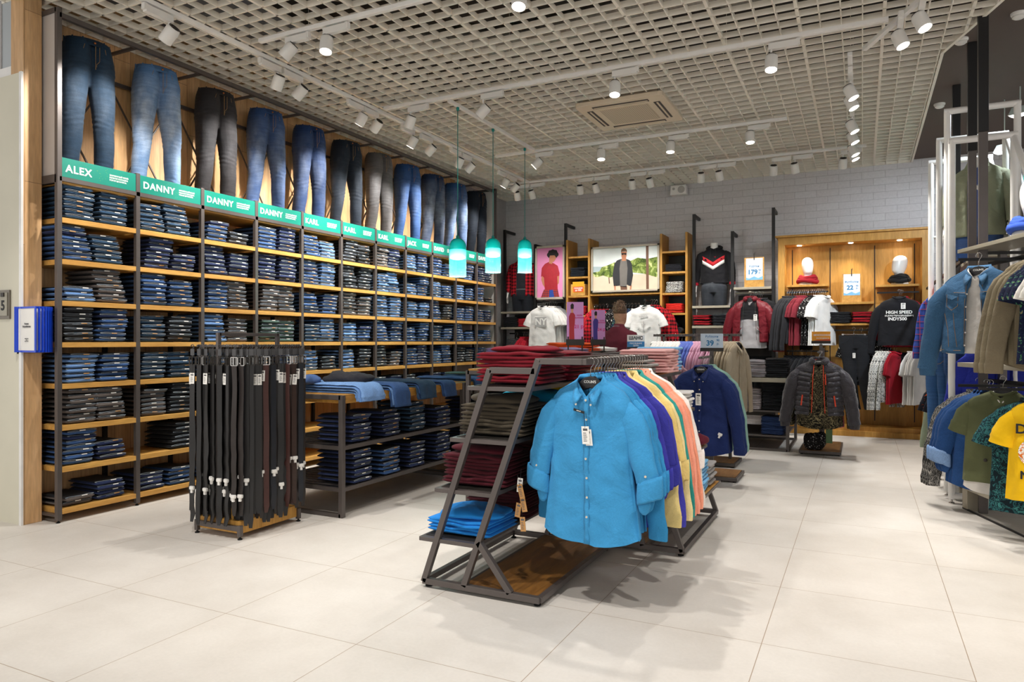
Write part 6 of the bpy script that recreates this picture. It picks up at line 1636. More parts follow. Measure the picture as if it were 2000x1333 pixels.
# left rack: shorts and red garments below the plaid mannequin
def hung_trousers(label, col, loc, rotz, L=.95, W=.19, wash=.1, mat='pants_denim', tagz=None, cat='trousers', bend=0):
    r = thing('hung_trousers', label, cat, loc, rotz); m = MB()
    for s in (-1, 1):
        rings = []
        for i in range(15):
            t = i/14; z = -.13 - t*L; hw = W*.53*(1 - .32*min(1, t*1.1)) ; cx = s*(W*.5 - (.008 if t > .3 else 0)) + (.012 + bend*t*t if True else 0); hd = .035*(1 + .2*nz(t*5, s, 1))
            rings.append(ell(cx, .008*nz(t*4, s, 2), z, hw, hd, 18, 2.2))
        m.loft(rings)
    m.loft([ell(0, 0, z, w_, d_, 24, 2.4) for z, w_, d_ in ((-.118, W*1.02, .03), (-.16, W*1.03, .036), (-.24, W*1.05, .04), (-.30, W*1.0, .036))])
    o = m.build('trousers', mat, r, smooth=True); remesh(o, .009, 2); c = lin(col); o.color = (c[0], c[1], c[2], wash)
    w_ = MB().loft([ell(0, 0, z, W*1.035, .038, 24, 2.4) for z in (-.112, -.125, -.150)], False, False).build('waistband', mat, r, smooth=True); w_.color = o.color
    st = MB()
    for s in (-1, 1): st.tube([(s*W*k, -.041, z) for k, z in ((.35, -.152), (.45, -.19), (.7, -.215), (.95, -.22))], .0015, 4)
    st.tube([(0, -.044, z) for z in (-.13, -.2, -.26)], .0015, 4); st.build('stitching', 'dark_seam' if wash < .3 else 'gold_stitch', r)
    if tagz: swing_tag(r, (.0, -.048, tagz), w=.035, h=.07)
    return r
hung_trousers('faded black denim shorts clipped below the plaid mannequin', '#3a3a3d', (-5.33, YF-.02, 1.48), R(4), L=.42, W=.19, wash=.5, cat='shorts')
hanger((-5.33, YF-.02, 1.48), R(4), 'clip hanger holding the faded black shorts', None, 'clip')
row(side_tee('jersey_red'), 6, (-5.20, YF-.05, 1.50), (-5.02, YF-.05, 1.50), R(80), '#a81c28', rl('red tee edge-on', 'beside the faded black shorts'), hl='hanger of the red tees beside the faded black shorts', hg='hangers of red tees at the left rack')
# white NY tees
t_, f_ = tee('white tee printed NY, hanging in front below the pink poster', '#e9e7e4', (-4.735, YF-.28, 2.01), R(-2), seed=91, L=.74, W=.235, dep=.055)
o = MB().box(-.105, .105, -.001, .0, -.08, .08).build('print_block', 'print_grey', t_); o.location = (.0, f_(0, -.36) - .010, -.36); text('NY', .15, 'print_white', o, (0, -.002, 0), bold=.004)
hanger((-4.735, YF-.28, 2.01), R(-2), 'black hanger of the white NY tee', None)
row(side_tee(), 7, (-4.72, YF-.22, 2.01), (-4.58, YF-.0, 2.01), R(-4), ['#e4e2df', '#dddad6', '#e4e2df', '#c9c6c3', '#8c8a8a', '#77767a', '#6e6d70'], rl('white or grey tee', 'behind the NY tee'), hl='hanger behind the NY tee', hg='hangers behind the NY tee')
# niche under the large photo
row(side_shirt(), 2, (-3.93, YF-.05, 1.94), (-3.85, YF-.05, 1.94), R(70), '#a81c28', rl('plain red shirt', 'in the niche under the large photo'), hl='hanger of a red shirt in the photo niche', hg='hangers of red shirts in the niche')
PRP = proto_garment('plaidrow', sleeve='long', dep=.022, W=.225, L=.86, seed=77, mat='plaid_red')
row(PRP, 4, (-3.90, YF-.05, 1.94), (-3.66, YF-.05, 1.94), R(62), '#ffffff', rl('red plaid shirt', 'at the left of the photo niche'), hl='hanger of a red plaid shirt in the niche', hg='hangers of plaid shirts in the niche')
PRM = proto_garment('monorow', sleeve='short', dep=.022, W=.225, L=.74, seed=78, mat='print_speck')
row(PRM, 4, (-3.62, YF-.05, 1.94), (-3.42, YF-.05, 1.94), R(66), '#ffffff', rl('black shirt with white specks', 'in the niche under the large photo'), hl='hanger of a speckled shirt in the niche', hg='hangers of speckled shirts')
PRN = proto_garment('navyrow', sleeve='short', dep=.022, W=.225, L=.74, seed=79, mat='print_navy')
row(PRN, 3, (-3.40, YF-.05, 1.94), (-3.25, YF-.05, 1.94), R(66), '#ffffff', rl('navy patterned shirt', 'in the niche under the large photo'), hl='hanger of a navy patterned shirt in the niche', hg='hangers of navy patterned shirts')
row(side_tee(), 2, (-3.24, YF-.05, 1.94), (-3.14, YF-.05, 1.94), R(66), '#e6e3df', rl('white tee edge-on', 'behind the visitor'), hl='hanger of a white tee behind the visitor', hg='hangers of white tees behind the visitor')
t_, f_ = tee('white tee with round winged legends print, beside the visitor', '#e9e7e4', (-2.985, YF-.34, 1.98), R(-4), seed=95, L=.80, W=.25, dep=.055)
pr = MB()
for k in range(14):
    a = R(200 + k*11)
    pr.bar((.085*cos(a), 0, .02 + .085*sin(a)), (.125*cos(a), 0, .03 + .125*sin(a)), .006, .001); 
pr.bar((0, 0, .06), (0, 0, -.12), .008, .001)
po = pr.build('wing_print', 'print_grey', t_); po.location = (0, f_(0, -.42) - .010, -.40)
text('legends', .05, 'print_grey', po, (0, -.001, .13), bold=.0005); text('NY', .05, 'print_grey', po, (0, -.001, .0), bold=.001)
hanger((-2.985, YF-.34, 1.98), R(-4), 'black hanger of the white legends tee', None)
row(PRP, 3, (-2.92, YF-.26, 1.98), (-2.86, YF-.06, 1.98), R(-6), '#ffffff', rl('red plaid shirt', 'behind the legends tee'), hl='hanger behind the legends tee', hg='hangers behind the legends tee')
# burgundy bomber jackets
def jacket(label, color, loc, rotz, mat='satin_burgundy', L=.64, W=.25, dep=.075, seed=0, gap=.055, lining='#1c1b1e', name='jacket', quilt=0, collar='band', **k):
    r = thing(name, label, 'jacket', loc, rotz)
    m, front = garment_body(W, L, dep, 'flat', seed, (lambda z: gap + .04*max(0, -z-.1)) if not callable(gap) else gap, neck=.078, slope=.055, N=64, M=44 if quilt else 30, quilt=quilt, flare=1.0, waist=1.0)
    put(m, 'body', mat, r, color, sol=.006 if not quilt else .004)
    for s in (-1, 1):
        sm, end, fl = sleeve_mb(s, 'long', W, dep=dep, seed=seed+s, quilt=quilt, r0=.076, r1=.060, slope=.055)
        so = put(sm, 'sleeve', mat, r, color); cx, cy, cz, rr = end
        put(MB().loft([[(cx + cos(2*pi*q/16)*rr*kk, cy + sin(2*pi*q/16)*rr*kk*fl, cz + dz) for q in range(16)] for dz, kk in ((.02, 1.0), (0, .92), (-.05, .84))], False, False), 'cuff', mat, so, color)
    if collar == 'band':
        pts = []
        for i in range(21):
            a = R(-150 + 300*i/20); pts.append((.082*sin(a), .066*cos(a), -.092 - .05*(abs(a)/pi)**2))
        put(MB().tube(pts, .022, 10, flatz=1.5), 'collar', mat, r, color)
    return r, front
j_, jf = jacket('burgundy bomber jacket over grey tee, hung below the 179 board', '#6f1a26', (-1.455, YF-.22, 2.06), R(-3), seed=31, gap=.085)
top_ = garment_body(.215, .72, .05, 'flat', 33, None, neck=.07, slope=.05)[0]
put(top_, 'grey_tee', 'jersey', j_, '#a3a0a2'); yk = garment_body(.217, .30, .053, 'flat', 33, None, neck=.071, slope=.05)[0]; put(yk, 'black_yoke', 'jersey', j_, '#1b1b1e')
pk = MB()
for s in (-1, 1): pk.bar((s*.11, jf(s*.11, -.56)-.010, -.53), (s*.165, jf(s*.165, -.60)-.010, -.60), .016, .008)
pk.build('pocket_welt', 'satin_burgundy', j_); swing_tag(j_, (.085, jf(.085, -.4)-.014, -.34), w=.05, h=.09)
zp = MB()
for s in (-1, 1): zp.tube([(s*(.075 + .04*max(0, -z-.1)), jf(.08, z)-.008, z) for z in [-.17 - .03*i for i in range(19)]], .003, 5)
zp.build('zip', 'chrome', j_)
hanger((-1.455, YF-.22, 2.06), R(-3), 'hanger of the front burgundy bomber jacket', None)
row(side_sweat('satin_burgundy'), 3, (-1.44, YF-.14, 2.06), (-1.38, YF-.05, 2.06), R(-6), '#5b1720', rl('burgundy jacket', 'behind the front bomber jacket'), hl='hanger behind the front bomber jacket', hg='hangers behind the front bomber jacket')
row(side_tee(), 3, (-1.36, YF-.10, 2.06), (-1.30, YF-.05, 2.06), R(-8), '#1b1b1e', rl('black tee', 'at the right behind the bomber jackets'), hl='hanger of a black tee by the bomber jackets', hg='hangers of black tees by the jackets')
for i, x in enumerate((-1.62, -1.50, -1.38, -1.26)): 
    o = hung_trousers(f'dark hanging trousers low behind the grey tees, {ORD[i+1]} from left', '#17171a', (x, YF+.12, 1.22), R(20), L=.8, W=.10)
# ================================================================== oak cabinet
CX0, CX1 = -1.10, .82; YC = 11.05
oc = thing('display_cabinet', 'large open oak cabinet with cornice on the right of the back wall', 'cabinet', (0, 0, 0))
for x in (CX0, CX1-.09): MB().box(x, x+.09, YC-.02, YB, 0, 2.74).build('side_pilaster', 'cabinet_oak', oc, bevel=.003)
m = MB().box(CX0, CX1, YC-.02, YB, 2.735, 2.845); m.build('frieze', 'cabinet_oak', oc, bevel=.002)
for x in (-.44, .20): MB().box(x-.03, x+.03, YC-.026, YC-.02, 2.745, 2.835).build('frieze_block', 'cabinet_oak', oc)
MB().prism([(CX0-.03, 2.845), (CX1+.03, 2.845), (CX1+.05, 2.875), (CX0-.05, 2.875)], YC-.055, YB).build('cornice', 'cabinet_oak', oc, bevel=.003)
MB().box(CX0+.09, CX1-.09, YB-.03, YB-.01, .14, 2.735).build('back_panel', 'cabinet_oak', oc)
st = MB()
for x in (-.93, -.415, .165, .66): st.box(x-.006, x+.006, YB-.036, YB-.03, .2, 2.70)
st.build('slotted_track', 'black_metal', oc)
m = MB().box(CX0, CX1, YC+.02, YB, 0, .14).box(CX0-.01, CX1+.01, YC-.03, YC+.05, 0, .075); m.build('plinth', 'cabinet_oak', oc, bevel=.003)
for a, b, z, y0 in ((-.985, -.43, 2.152, YC), (-.41, .15, 1.885, YC), (-.41, .15, 1.587, YC), (.175, .70, 2.115, YC)): MB().box(a, b, y0, YB-.03, z-.03, z).build('shelf', 'cabinet_oak', oc, bevel=.002)
for a, b, z in ((-.99, -.43, 2.06), (.19, .70, 2.02), (.19, .78, 1.27), (-.40, .14, 1.50), (-.99, -.43, 1.20)): MB().box(a, b, YC+.08, YC+.10, z-.02, z).build('hang_bar', 'black_metal', oc)
for x in (-.82, -.14, .47):
    p = MB().lathe([(.032, 0), (.030, -.006), (.001, -.006)], (x, YC+.12, 2.735), 16).build('downlight', 'lamp_glow', oc)
    L = bpy.data.lights.new('cabinet_lamp', 'SPOT'); L.energy = 9; L.spot_size = R(95); L.spot_blend = .8; L.color = (1, .87, .66); L.shadow_soft_size = .03
    lo = bpy.data.objects.new('cabinet_lamp', L); COL.objects.link(lo); lo.location = (x, YC+.12, 2.72)
head_form('white display head with red scarf on the left shelf of the oak cabinet', (-.71, YC+.14, 2.153), R(14), '#8c1420')
head_form('white display head with chunky black scarf on the right cabinet shelf', (.47, YC+.14, 2.116), R(-50), '#1c1c1e')
price_board(-.13, YC+.08, 1.887, .25, .41, 'Футболки', '22', '90', 'oak price board reading 22 in the middle of the oak cabinet')
wpile(4, -.27, 1.588, '#17181c', 'black', 'in the middle of the oak cabinet', y=YC+.13, dz=.040); wpile(4, .01, 1.588, '#ffffff', 'red plaid', 'in the middle of the oak cabinet', P=KP, y=YC+.13, dz=.040)
swt = lambda d: rl(d, 'on the upper left cabinet bar')
row(side_sweat(), 5, (-.99, YC-.07, 2.08), (-.83, YC-.07, 2.08), R(60), '#2a2a2d', swt('charcoal sweatshirt'), hl='hanger of a charcoal sweatshirt in the cabinet', hg='hangers of charcoal sweatshirts in the cabinet')
row(side_tee(), 5, (-.82, YC-.07, 2.08), (-.68, YC-.07, 2.08), R(60), '#7a2530', swt('wine red tee'), hl='hanger of a wine red tee in the cabinet', hg='hangers of wine red tees in the cabinet')
row(side_tee('print_speck'), 3, (-.66, YC-.07, 2.08), (-.58, YC-.07, 2.08), R(60), '#ffffff', swt('black tee with white specks'), hl='hanger of a speckled tee in the cabinet', hg='hangers of speckled tees in the cabinet')
row(side_tee(), 5, (-.57, YC-.07, 2.08), (-.45, YC-.07, 2.08), R(60), '#e6e4e0', swt('white tee'), hl='hanger of a white tee in the cabinet', hg='hangers of white tees in the cabinet')
for i, x in enumerate((-1.02, -.96, -.90)):
    tag(MB().sphere((0, 0, 0), (.045, .05, .04), 12, 8).build('bobble', 'jersey', None, smooth=True, color='#8d8483', loc=(x, YC-.20, 1.44 + .03*(i % 2))), f'grey balled-up cuff of hanging sweatshirts, {ORD[i+1]} from left', 'cuff', 'grey cuffs') if False else None
row(side_sweat('jersey'), 6, (-.98, YC-.07, 1.22), (-.62, YC-.07, 1.22), R(60), '#1f1f22', rl('black sweatshirt', 'on the lower left bar of the oak cabinet'), hl='hanger on the lower left cabinet bar', hg='hangers on the lower left cabinet bar')
bj = hung_trousers('black jeans clipped full length in the middle of the oak cabinet', '#15161a', (-.10, YC-.06, 1.53), R(4), L=1.02, W=.185, tagz=-.36, bend=.10)
hanger((-.10, YC-.06, 1.53), R(4), 'chrome clip hanger of the full length black jeans', None, 'clip')
row(side_tee('print_speck'), 2, (-.05, YC+.0, 1.52), (.12, YC+.04, 1.52), R(4), '#ffffff', rl('black garment with white specks', 'behind the full length black jeans'), hl='hanger behind the black jeans', hg='hangers behind the black jeans')
s_, sf = tee('black sweatshirt printed high speed in the oak cabinet', '#16161a', (.455, YC-.07, 2.04), R(-3), seed=97, L=.66, W=.245, dep=.06, sleeve='long', name='sweatshirt', cat='sweatshirt')
o = text('HIGH SPEED', .058, 'print_white', s_, (.0, sf(0, -.36)-.012, -.315), bold=.0016, sx=1.0); text('INDY500', .058, 'print_white', s_, (-.02, sf(0, -.45)-.012, -.405), bold=.0016)
MB().box(-.17, .17, -.001, 0, -.012, .012).build('checker_band', 'print_mono', s_).location = (0, sf(0, -.4)-.012, -.36)
swing_tag(s_, (.05, sf(.05, -.26)-.016, -.19), w=.055, h=.08)
hanger((.455, YC-.07, 2.04), R(-3), 'hanger of the high speed sweatshirt', None)
row(side_sweat('jersey_red'), 3, (.46, YC-.04, 2.04), (.50, YC+.08, 2.04), R(-5), '#8f1a28', rl('dark red sweatshirt', 'behind the high speed sweatshirt'), hl='hanger behind the high speed sweatshirt', hg='hangers behind the high speed sweatshirt')
lo_ = lambda d: rl(d, 'on the lower right cabinet bar')
row(side_sweat('print_sweat'), 5, (.21, YC-.07, 1.29), (.37, YC-.07, 1.29), R(62), '#ffffff', lo_('white sweatshirt with black print'), hl='hanger of a printed white sweatshirt', hg='hangers of printed white sweatshirts')
row(side_tee('jersey_red'), 2, (.38, YC-.07, 1.29), (.44, YC-.07, 1.29), R(62), '#b0182c', lo_('bright red tee'), hl='hanger of a bright red tee, lower cabinet bar', hg='hangers of red tees, lower cabinet bar')
for i in range(4): hung_trousers(f'black folded trousers, {ORD[i+1]} from left on the lower right cabinet bar', '#141416', (.46 + i*.035, YC+.09, 1.29), R(65), L=.52, W=.09)
row(side_tee(), 5, (.60, YC-.07, 1.29), (.74, YC-.07, 1.29), R(62), '#e9e7e4', lo_('white tee'), hl='hanger of a white tee, lower cabinet bar', hg='hangers of white tees, lower cabinet bar')
# ================================================================== floor stands in the middle
def foot_plate(r, x0, x1, y0, y1):
    MB().box(x0, x1, y0, y1, .012, .045).build('base_frame', 'metal_frame', r, bevel=.002)
    MB().box(x0+.02, x1-.02, y0+.02, y1-.02, .040, .050).build('base_board', 'base_oak', r)
    for x in (x0+.03, x1-.03):
        for y in (y0+.03, y1-.03): MB().lathe([(.016, 0), (.014, .012)], (x, y, 0), 10).build('levelling_foot', 'black_rubber', r)
# navy shirt stand
ns = thing('shirt_stand', 'floor stand with oak base carrying navy and mint shirts under the 39 sign', 'display stand', (0, 0, 0))
foot_plate(ns, -1.66, -1.05, 6.90, 7.37)
MB().box(-1.345, -1.310, 7.12, 7.155, .045, 1.24).box(-1.337, -1.318, 6.55, 7.13, 1.172, 1.192).build('post_and_arm', 'metal_frame', ns, bevel=.002)
AX, AZ = -1.327, 1.195
n0, nf = shirt('navy blue button-down shirt, frontmost on the stand below the 39 sign', '#16275a', 'long', seed=111, dep=.06, W=.235, L=.79, slope=.055, flare=1.12, folds=1.3)
n0.location = (AX, 6.62, AZ); n0.rotation_euler[2] = R(-4); swing_tag(n0, (-.005, nf(0, -.36)-.02, -.335), w=.05, h=.11, string=.08)
security_tag(n0, (.19, -.066, -.70), (0, R(20), 0))
hanger((AX, 6.62, AZ), R(-4), 'black hanger of the frontmost navy shirt', None, text_on=True)
SP = proto_garment('sp', sleeve='long', dep=.03, W=.232, L=.80, seed=115, slope=.055, flare=1.12, folds=1.3)
for i in range(3):
    cp(SP, (AX, 6.70 + i*.055, AZ), R(-4 - i*2), f'navy blue shirt, {ORD[i+2]} from the front below the 39 sign', '#172a60').name = 'shirt'
    hanger((AX, 6.70 + i*.055, AZ), R(-4), 'black hanger behind the frontmost navy shirt', 'hangers of the navy shirts')
for i in range(3):
    cp(SP, (AX, 6.89 + i*.055, AZ), R(-8 - i*2), f'pale mint shirt, {ORD[i+1]} from the front behind the navy shirts', '#8fb3a4').name = 'shirt'
    hanger((AX, 6.89 + i*.055, AZ), R(-8), 'black hanger of a mint shirt', 'hangers of the mint shirts')
small_sign(AX, 7.14, 1.265, .215, .145, 'white price sign reading 39 above the navy shirts', 'shirts', rz=R(14), pole=.03)
# rail of pastel shirts
rs = thing('clothes_rail', 'straight dark metal clothes rail packed with white, blue, pink and tan shirts', 'clothes rail', (0, 0, 0))
foot_plate(rs, -2.30, -1.19, 7.70, 8.16)
m = MB()
for x in (-2.02, -1.29): m.box(x-.016, x+.016, 7.99, 8.02, .045, 1.405)
m.box(-2.14, -1.17, 7.99, 8.02, 1.388, 1.415); m.box(-2.02, -1.29, 7.99, 8.02, .30, .33); m.build('rail_frame', 'metal_frame', rs, bevel=.002)
cols = [('#d9d5d0', 'white')]*5 + [('#dedad4', 'white')]*4 + [('#5b6db8', 'periwinkle blue')]*4 + [('#c795ab', 'pink')]*7 + [('#9d8e77', 'tan')]*6
cn = {}
for i, (c, n) in enumerate(cols):
    cn[n] = cn.get(n, 0) + 1; x = -2.12 + .93*(i + .5)/len(cols)
    cp(side_shirt(), (x, 8.005, 1.418), R(76) + random.uniform(-.05, .05), f'{n} shirt edge-on, {ORD[cn[n]]} {n} one from the left on the straight rail', c).name = 'shirt'
    hanger((x, 8.005, 1.418), R(76), 'hanger on the straight rail of pastel shirts', 'hangers on the straight rail')
ms = thing('shirt_stand', 'short stand behind the rack carrying mauve pink shirts', 'display stand', (0, 0, 0))
foot_plate(ms, -2.25, -1.75, 7.10, 7.55)
MB().box(-1.86, -1.825, 7.30, 7.335, .045, 1.19).box(-1.85, -1.83, 6.75, 7.31, 1.165, 1.185).build('post_and_arm', 'metal_frame', ms, bevel=.002)
for i in range(5):
    cp(SP, (-1.60 - i*.03, 6.80 + i*.09, 1.188), R(-16), f'mauve striped shirt, {ORD[i+1]} from the front beside the navy shirt', '#a87f86').name = 'shirt'
    hanger((-1.60 - i*.03, 6.80 + i*.09, 1.188), R(-16), 'hanger of a mauve shirt', 'hangers of the mauve shirts')
MB().box(-1.86, -1.55, 6.78, 6.80, 1.165, 1.185).bar((-1.56, 6.78, 1.175), (-1.76, 7.25, 1.175), .018).build('arm', 'metal_frame', ms)
# metal table with knitwear
mt = thing('display_table', 'dark metal table with grey and black folded tees, behind the navy shirt stand', 'table', (0, 0, 0))
m = MB()
for x in (-1.92, -.80):
    for y in (9.12, 10.25): m.box(x-.018, x+.018, y-.018, y+.018, 0, .84)
for y in (9.12, 10.25): m.box(-1.92, -.80, y-.018, y+.018, .0, .03)
for x in (-1.92, -.80): m.box(x-.018, x+.018, 9.12, 10.25, .0, .03)
m.build('frame', 'metal_frame', mt, bevel=.002)
MB().box(-1.95, -.775, 9.09, 10.28, .835, .888).build('tabletop', 'grey_metal_shelf', mt, bevel=.003)
for z in (.488, .188): MB().box(-1.90, -.82, 9.13, 10.24, z-.02, z).build('shelf', 'metal_frame', mt)
for (n, x, z, c, d, w_, P_, dz, y) in ((7, -1.18, .889, '#8f888b', 'grey', 'on the dark metal table', KB, .0262, 9.28), (8, -.93, .889, '#1b1b1e', 'black', 'on the dark metal table', KB, .0262, 9.28),
        (7, -1.24, .489, '#9a9294', 'pale grey', 'on the middle shelf of the dark metal table', KB, .036, 9.30), (9, -.97, .489, '#1a1b1f', 'black', 'on the middle shelf of the dark metal table', KB, .036, 9.30),
        (6, -.98, .189, '#22365f', 'dark blue', 'on the bottom shelf of the dark metal table', KB, .036, 9.30), (5, -1.45, .189, '#22365f', 'dark blue', 'at the left of the bottom table shelf', KB, .036, 9.30)):
    heap(P_, n, x, y, z+.003, R(-90), c, lf(d, w_), f'{d} folded garments {w_}', dz, rnd, 'folded clothes', name='folded_garment', jx=.006, jr=.04)
crumple('folded_tee', 'smooth grey tee folded on top of the grey pile on the metal table', 'folded clothes', (-1.18, 9.28, 1.075), (.27, .30, .03), 'jersey', '#a09a9f', 61, 0)
crumple('folded_tee', 'black tee folded on top of the black pile on the metal table', 'folded clothes', (-.93, 9.28, 1.10), (.27, .30, .028), 'jersey', '#1d1d20', 62, 0)
# puffer jacket stand
pj = thing('jacket_stand', 'floor stand with oak base carrying the quilted jacket', 'display stand', (0, 0, 0))
foot_plate(pj, -.67, -.215, 9.02, 9.98)
MB().box(-.455, -.42, 9.22, 9.255, .045, 1.30).box(-.455, -.42, 9.70, 9.735, .045, 1.25).box(-.447, -.428, 8.72, 9.72, 1.200, 1.220).build('post_and_arm', 'metal_frame', pj, bevel=.002)
q_, qf = jacket('charcoal quilted jacket with orange zips on the stand under the orange sign', '#474246', (-.437, 8.80, 1.222), R(-3), mat='puffer_grey', L=.62, W=.255, dep=.095, seed=121, gap=.045, quilt=.058, name='quilted_jacket')
for ch in q_.children:
    if ch.name.startswith('collar'): ch.scale = (1.05, 1.05, 1.0)
inn = garment_body(.225, .74, .075, 'flat', 123, None, neck=.07, slope=.055)[0]; put(inn, 'patterned_shirt', 'print_paisley', q_, '#ffffff', tint=False)
for s in (-1, 1):
    MB().tube([(s*(.047 + .04*max(0, -z-.1)), qf(.07, z)-.010, z) for z in [-.16 - .03*i for i in range(19)]], .0035, 5).build('zip_edge', 'zip_orange', q_)
    z0, z1 = -.50, -.62; MB().bar((s*.165, qf(.165, z0)-.014, z0), (s*.18, qf(.18, z1)-.016, z1), .014, .008).build('pocket_zip', 'zip_orange', q_, bevel=.002)
MB().bar((.075, qf(.075, -.27)-.014, -.26), (.08, qf(.08, -.37)-.014, -.38), .010, .008).build('chest_zip', 'zip_orange', q_, bevel=.002)
MB().tube([(.066*sin(R(a)), .050*cos(R(a)) + .004, -.118) for a in range(-80, 81, 16)], .018, 8, flatz=1.4).build('orange_lining', 'zip_orange', q_, smooth=True)
hanger((-.437, 8.80, 1.222), R(-3), 'black hanger of the charcoal quilted jacket', None, text_on=True)
SPP = proto_garment('pais', sleeve='long', dep=.03, W=.235, L=.78, seed=117, mat='print_paisley')
for i, (c, d) in enumerate((('#ffffff', 'black and tan patterned shirt'),)*3): cp(SPP, (-.437, 8.90 + i*.06, 1.222), R(-8 - i*3), f'{d}, {ORD[i+1]} behind the quilted jacket').name = 'shirt'
for i, (c, d) in enumerate((('#a8475c', 'dusty pink'), ('#3c3c3f', 'dark grey'), ('#4a4744', 'dark grey'))): cp(SP, (-.437, 9.09 + i*.06, 1.222), R(-10), f'{d} shirt, {ORD[i+4]} behind the quilted jacket', c).name = 'shirt'
for i in range(6): hanger((-.437, 8.90 + i*.06, 1.222), R(-9), 'hanger behind the quilted jacket', 'hangers behind the quilted jacket')
small_sign(-.437, 9.24, 1.335, .205, .115, 'small orange and red sale sign above the quilted jacket', 'sale', rz=R(8), pole=.04)
flat('tag_green', '#4c6b42', .6)
swg = thing('hang_tag', 'dark green paper tag dangling under the quilted jacket stand arm', 'tag', (-.34, 9.0, .33)); MB().box(-.035, .035, -.001, .001, -.18, 0).build('card', 'tag_green', swg); MB().tube([(0, 0, 0), (0, 0, .10)], .001, 4).build('string', 'black_ink', swg)
crumple('dropped_shirt', 'patterned dark shirt slumped on the base of the jacket stand', 'shirt', (-.50, 9.12, .050), (.25, .20, .20), 'print_speck', '#ffffff', 71, 0)
# ================================================================== right-hand displays
def loop_frame(x0, x1, y, zt, lab, brace=True, mid=None):
    r = thing('tube_frame', lab, 'display frame', (0, 0, 0)); k = .027
    m = MB().tube([(x0, y, .035), (x0, y, zt-.001)], k, 14, cap=True); m.build('upright', 'white_paint', r, smooth='auto')
    m = MB().tube([(x1, y, .035), (x1, y, zt-.001)], k, 14); m.build('upright', 'white_paint', r, smooth='auto')
    m = MB().tube([(x0-k*.9, y, zt), (x1+k*.9, y, zt)], k, 14); m.build('top_bar', 'white_paint', r, smooth='auto')
    MB().tube([(x0, y, .062), (x1, y, .062)], k, 14).build('bottom_bar', 'white_paint', r, smooth='auto')
    if mid: MB().tube([(x0, y, mid), (x1, y, mid)], .018, 12).build('cross_bar', 'white_paint', r, smooth='auto')
    if brace: MB().tube([(x1, y, zt-.01), (x1+.10, y-.75, zt-1.0)], .022, 12).build('slanted_tube', 'white_paint', r, smooth='auto')
    for x in (x0, x1): MB().lathe([(.022, 0), (.022, .006), (.008, .012), (.008, .04)], (x, y, 0), 12).build('levelling_foot', 'chrome', r)
loop_frame(.665, 1.09, 6.84, 2.985, 'lower white tube frame at the right, nearest to the viewer')
loop_frame(.665, 1.165, 7.17, 3.325, 'tallest white tube frame at the right, second from the viewer', False)
loop_frame(.67, 1.20, 7.95, 3.27, 'white tube frame at the right, third from the viewer')
loop_frame(.67, 1.20, 8.85, 3.26, 'farthest white tube frame at the right', True, 2.45)
for i, (y, d) in enumerate(((6.56, 'nearest'), (7.17, 'middle'), (8.29, 'farthest'))):
    r = thing('ceiling_post', f'tall steel post running up to the dark ceiling, {d} of three', 'post', (.845, y, 0))
    MB().box(-.03, .03, -.03, .03, 0, 2.96).build('post', 'metal_frame', r, bevel=.003); MB().box(-.034, .034, -.034, .034, 2.96, ZD).build('black_sleeve', 'black_metal', r, bevel=.003)
# angled wall unit
E_ = Vector((.317, -.948, 0)); N_ = Vector((.948, .317, 0)); O_ = Vector((.70, 6.72, 0))
def D(t, n=0, z=0): v = O_ + E_*t + N_*n; return (v.x, v.y, z)
AR = atan2(E_.y, E_.x)
def slab(t0, t1, n0, n1, z0, z1):
    return MB().add([D(t0, n0, z0), D(t1, n0, z0), D(t1, n1, z0), D(t0, n1, z0), D(t0, n0, z1), D(t1, n0, z1), D(t1, n1, z1), D(t0, n1, z1)], [(0,3,2,1),(4,5,6,7),(0,1,5,4),(1,2,6,5),(2,3,7,6),(3,0,4,7)])
au = thing('garment_rack', 'angled grey metal rack with shelves and hanging bars at the right edge', 'display rack', (0, 0, 0))
slab(-.02, 2.4, .0, .30, 2.045, 2.075).build('shelf', 'grey_metal_shelf', au, bevel=.002)
slab(-.02, 2.4, .0, .30, 1.13, 1.165).build('shelf', 'grey_metal_shelf', au, bevel=.002)
slab(.06, 2.4, .0, .30, .16, .19).build('base_shelf', 'grey_metal_shelf', au, bevel=.002)
slab(.06, .14, .0, .10, .0, .16).build('base_leg', 'grey_metal_shelf', au, bevel=.002); slab(.10, .14, .24, .29, .0, 2.04).build('rear_upright', 'metal_frame', au)
slab(2.3, 2.34, .24, .29, .0, 2.04).build('rear_upright', 'metal_frame', au); slab(.06, 2.4, .0, .012, .0, .012).build('floor_edge', 'black_metal', au)
for z in (1.96, 1.04): slab(.05, 2.3, .17, .19, z-.03, z).build('hang_bar', 'black_metal', au)
for t_ in (.55, .95, 1.4):
    for z in (1.945, 1.02): slab(t_-.008, t_+.008, -.25, .18, z-.02, z).build('faceout_arm', 'black_metal', au)
head_form('white display head with blue scarf on the angled right rack', D(.72, .16, 2.076), R(-10), '#3a5cc0')
# straight section behind
su = thing('garment_rack', 'straight grey rack between the white tube frames at the right', 'display rack', (0, 0, 0))
MB().box(.80, 1.12, 7.0, 10.6, .10, .14).build('base_shelf', 'grey_metal_shelf', su, bevel=.002)
MB().box(.74, .86, 7.0, 7.08, 0, .10).build('base_leg', 'grey_metal_shelf', su)
for z in (2.02, 1.12): MB().box(.74, .765, 7.0, 10.5, z-.025, z).build('hang_bar', 'black_metal', su)
MB().box(.88, 1.14, 7.3, 10.5, 2.065, 2.095).build('shelf', 'grey_metal_shelf', su, bevel=.002)
MB().box(1.30, 1.33, 6.9, 10.6, 0, 2.6).build('back_panel', 'dark_metal', su)
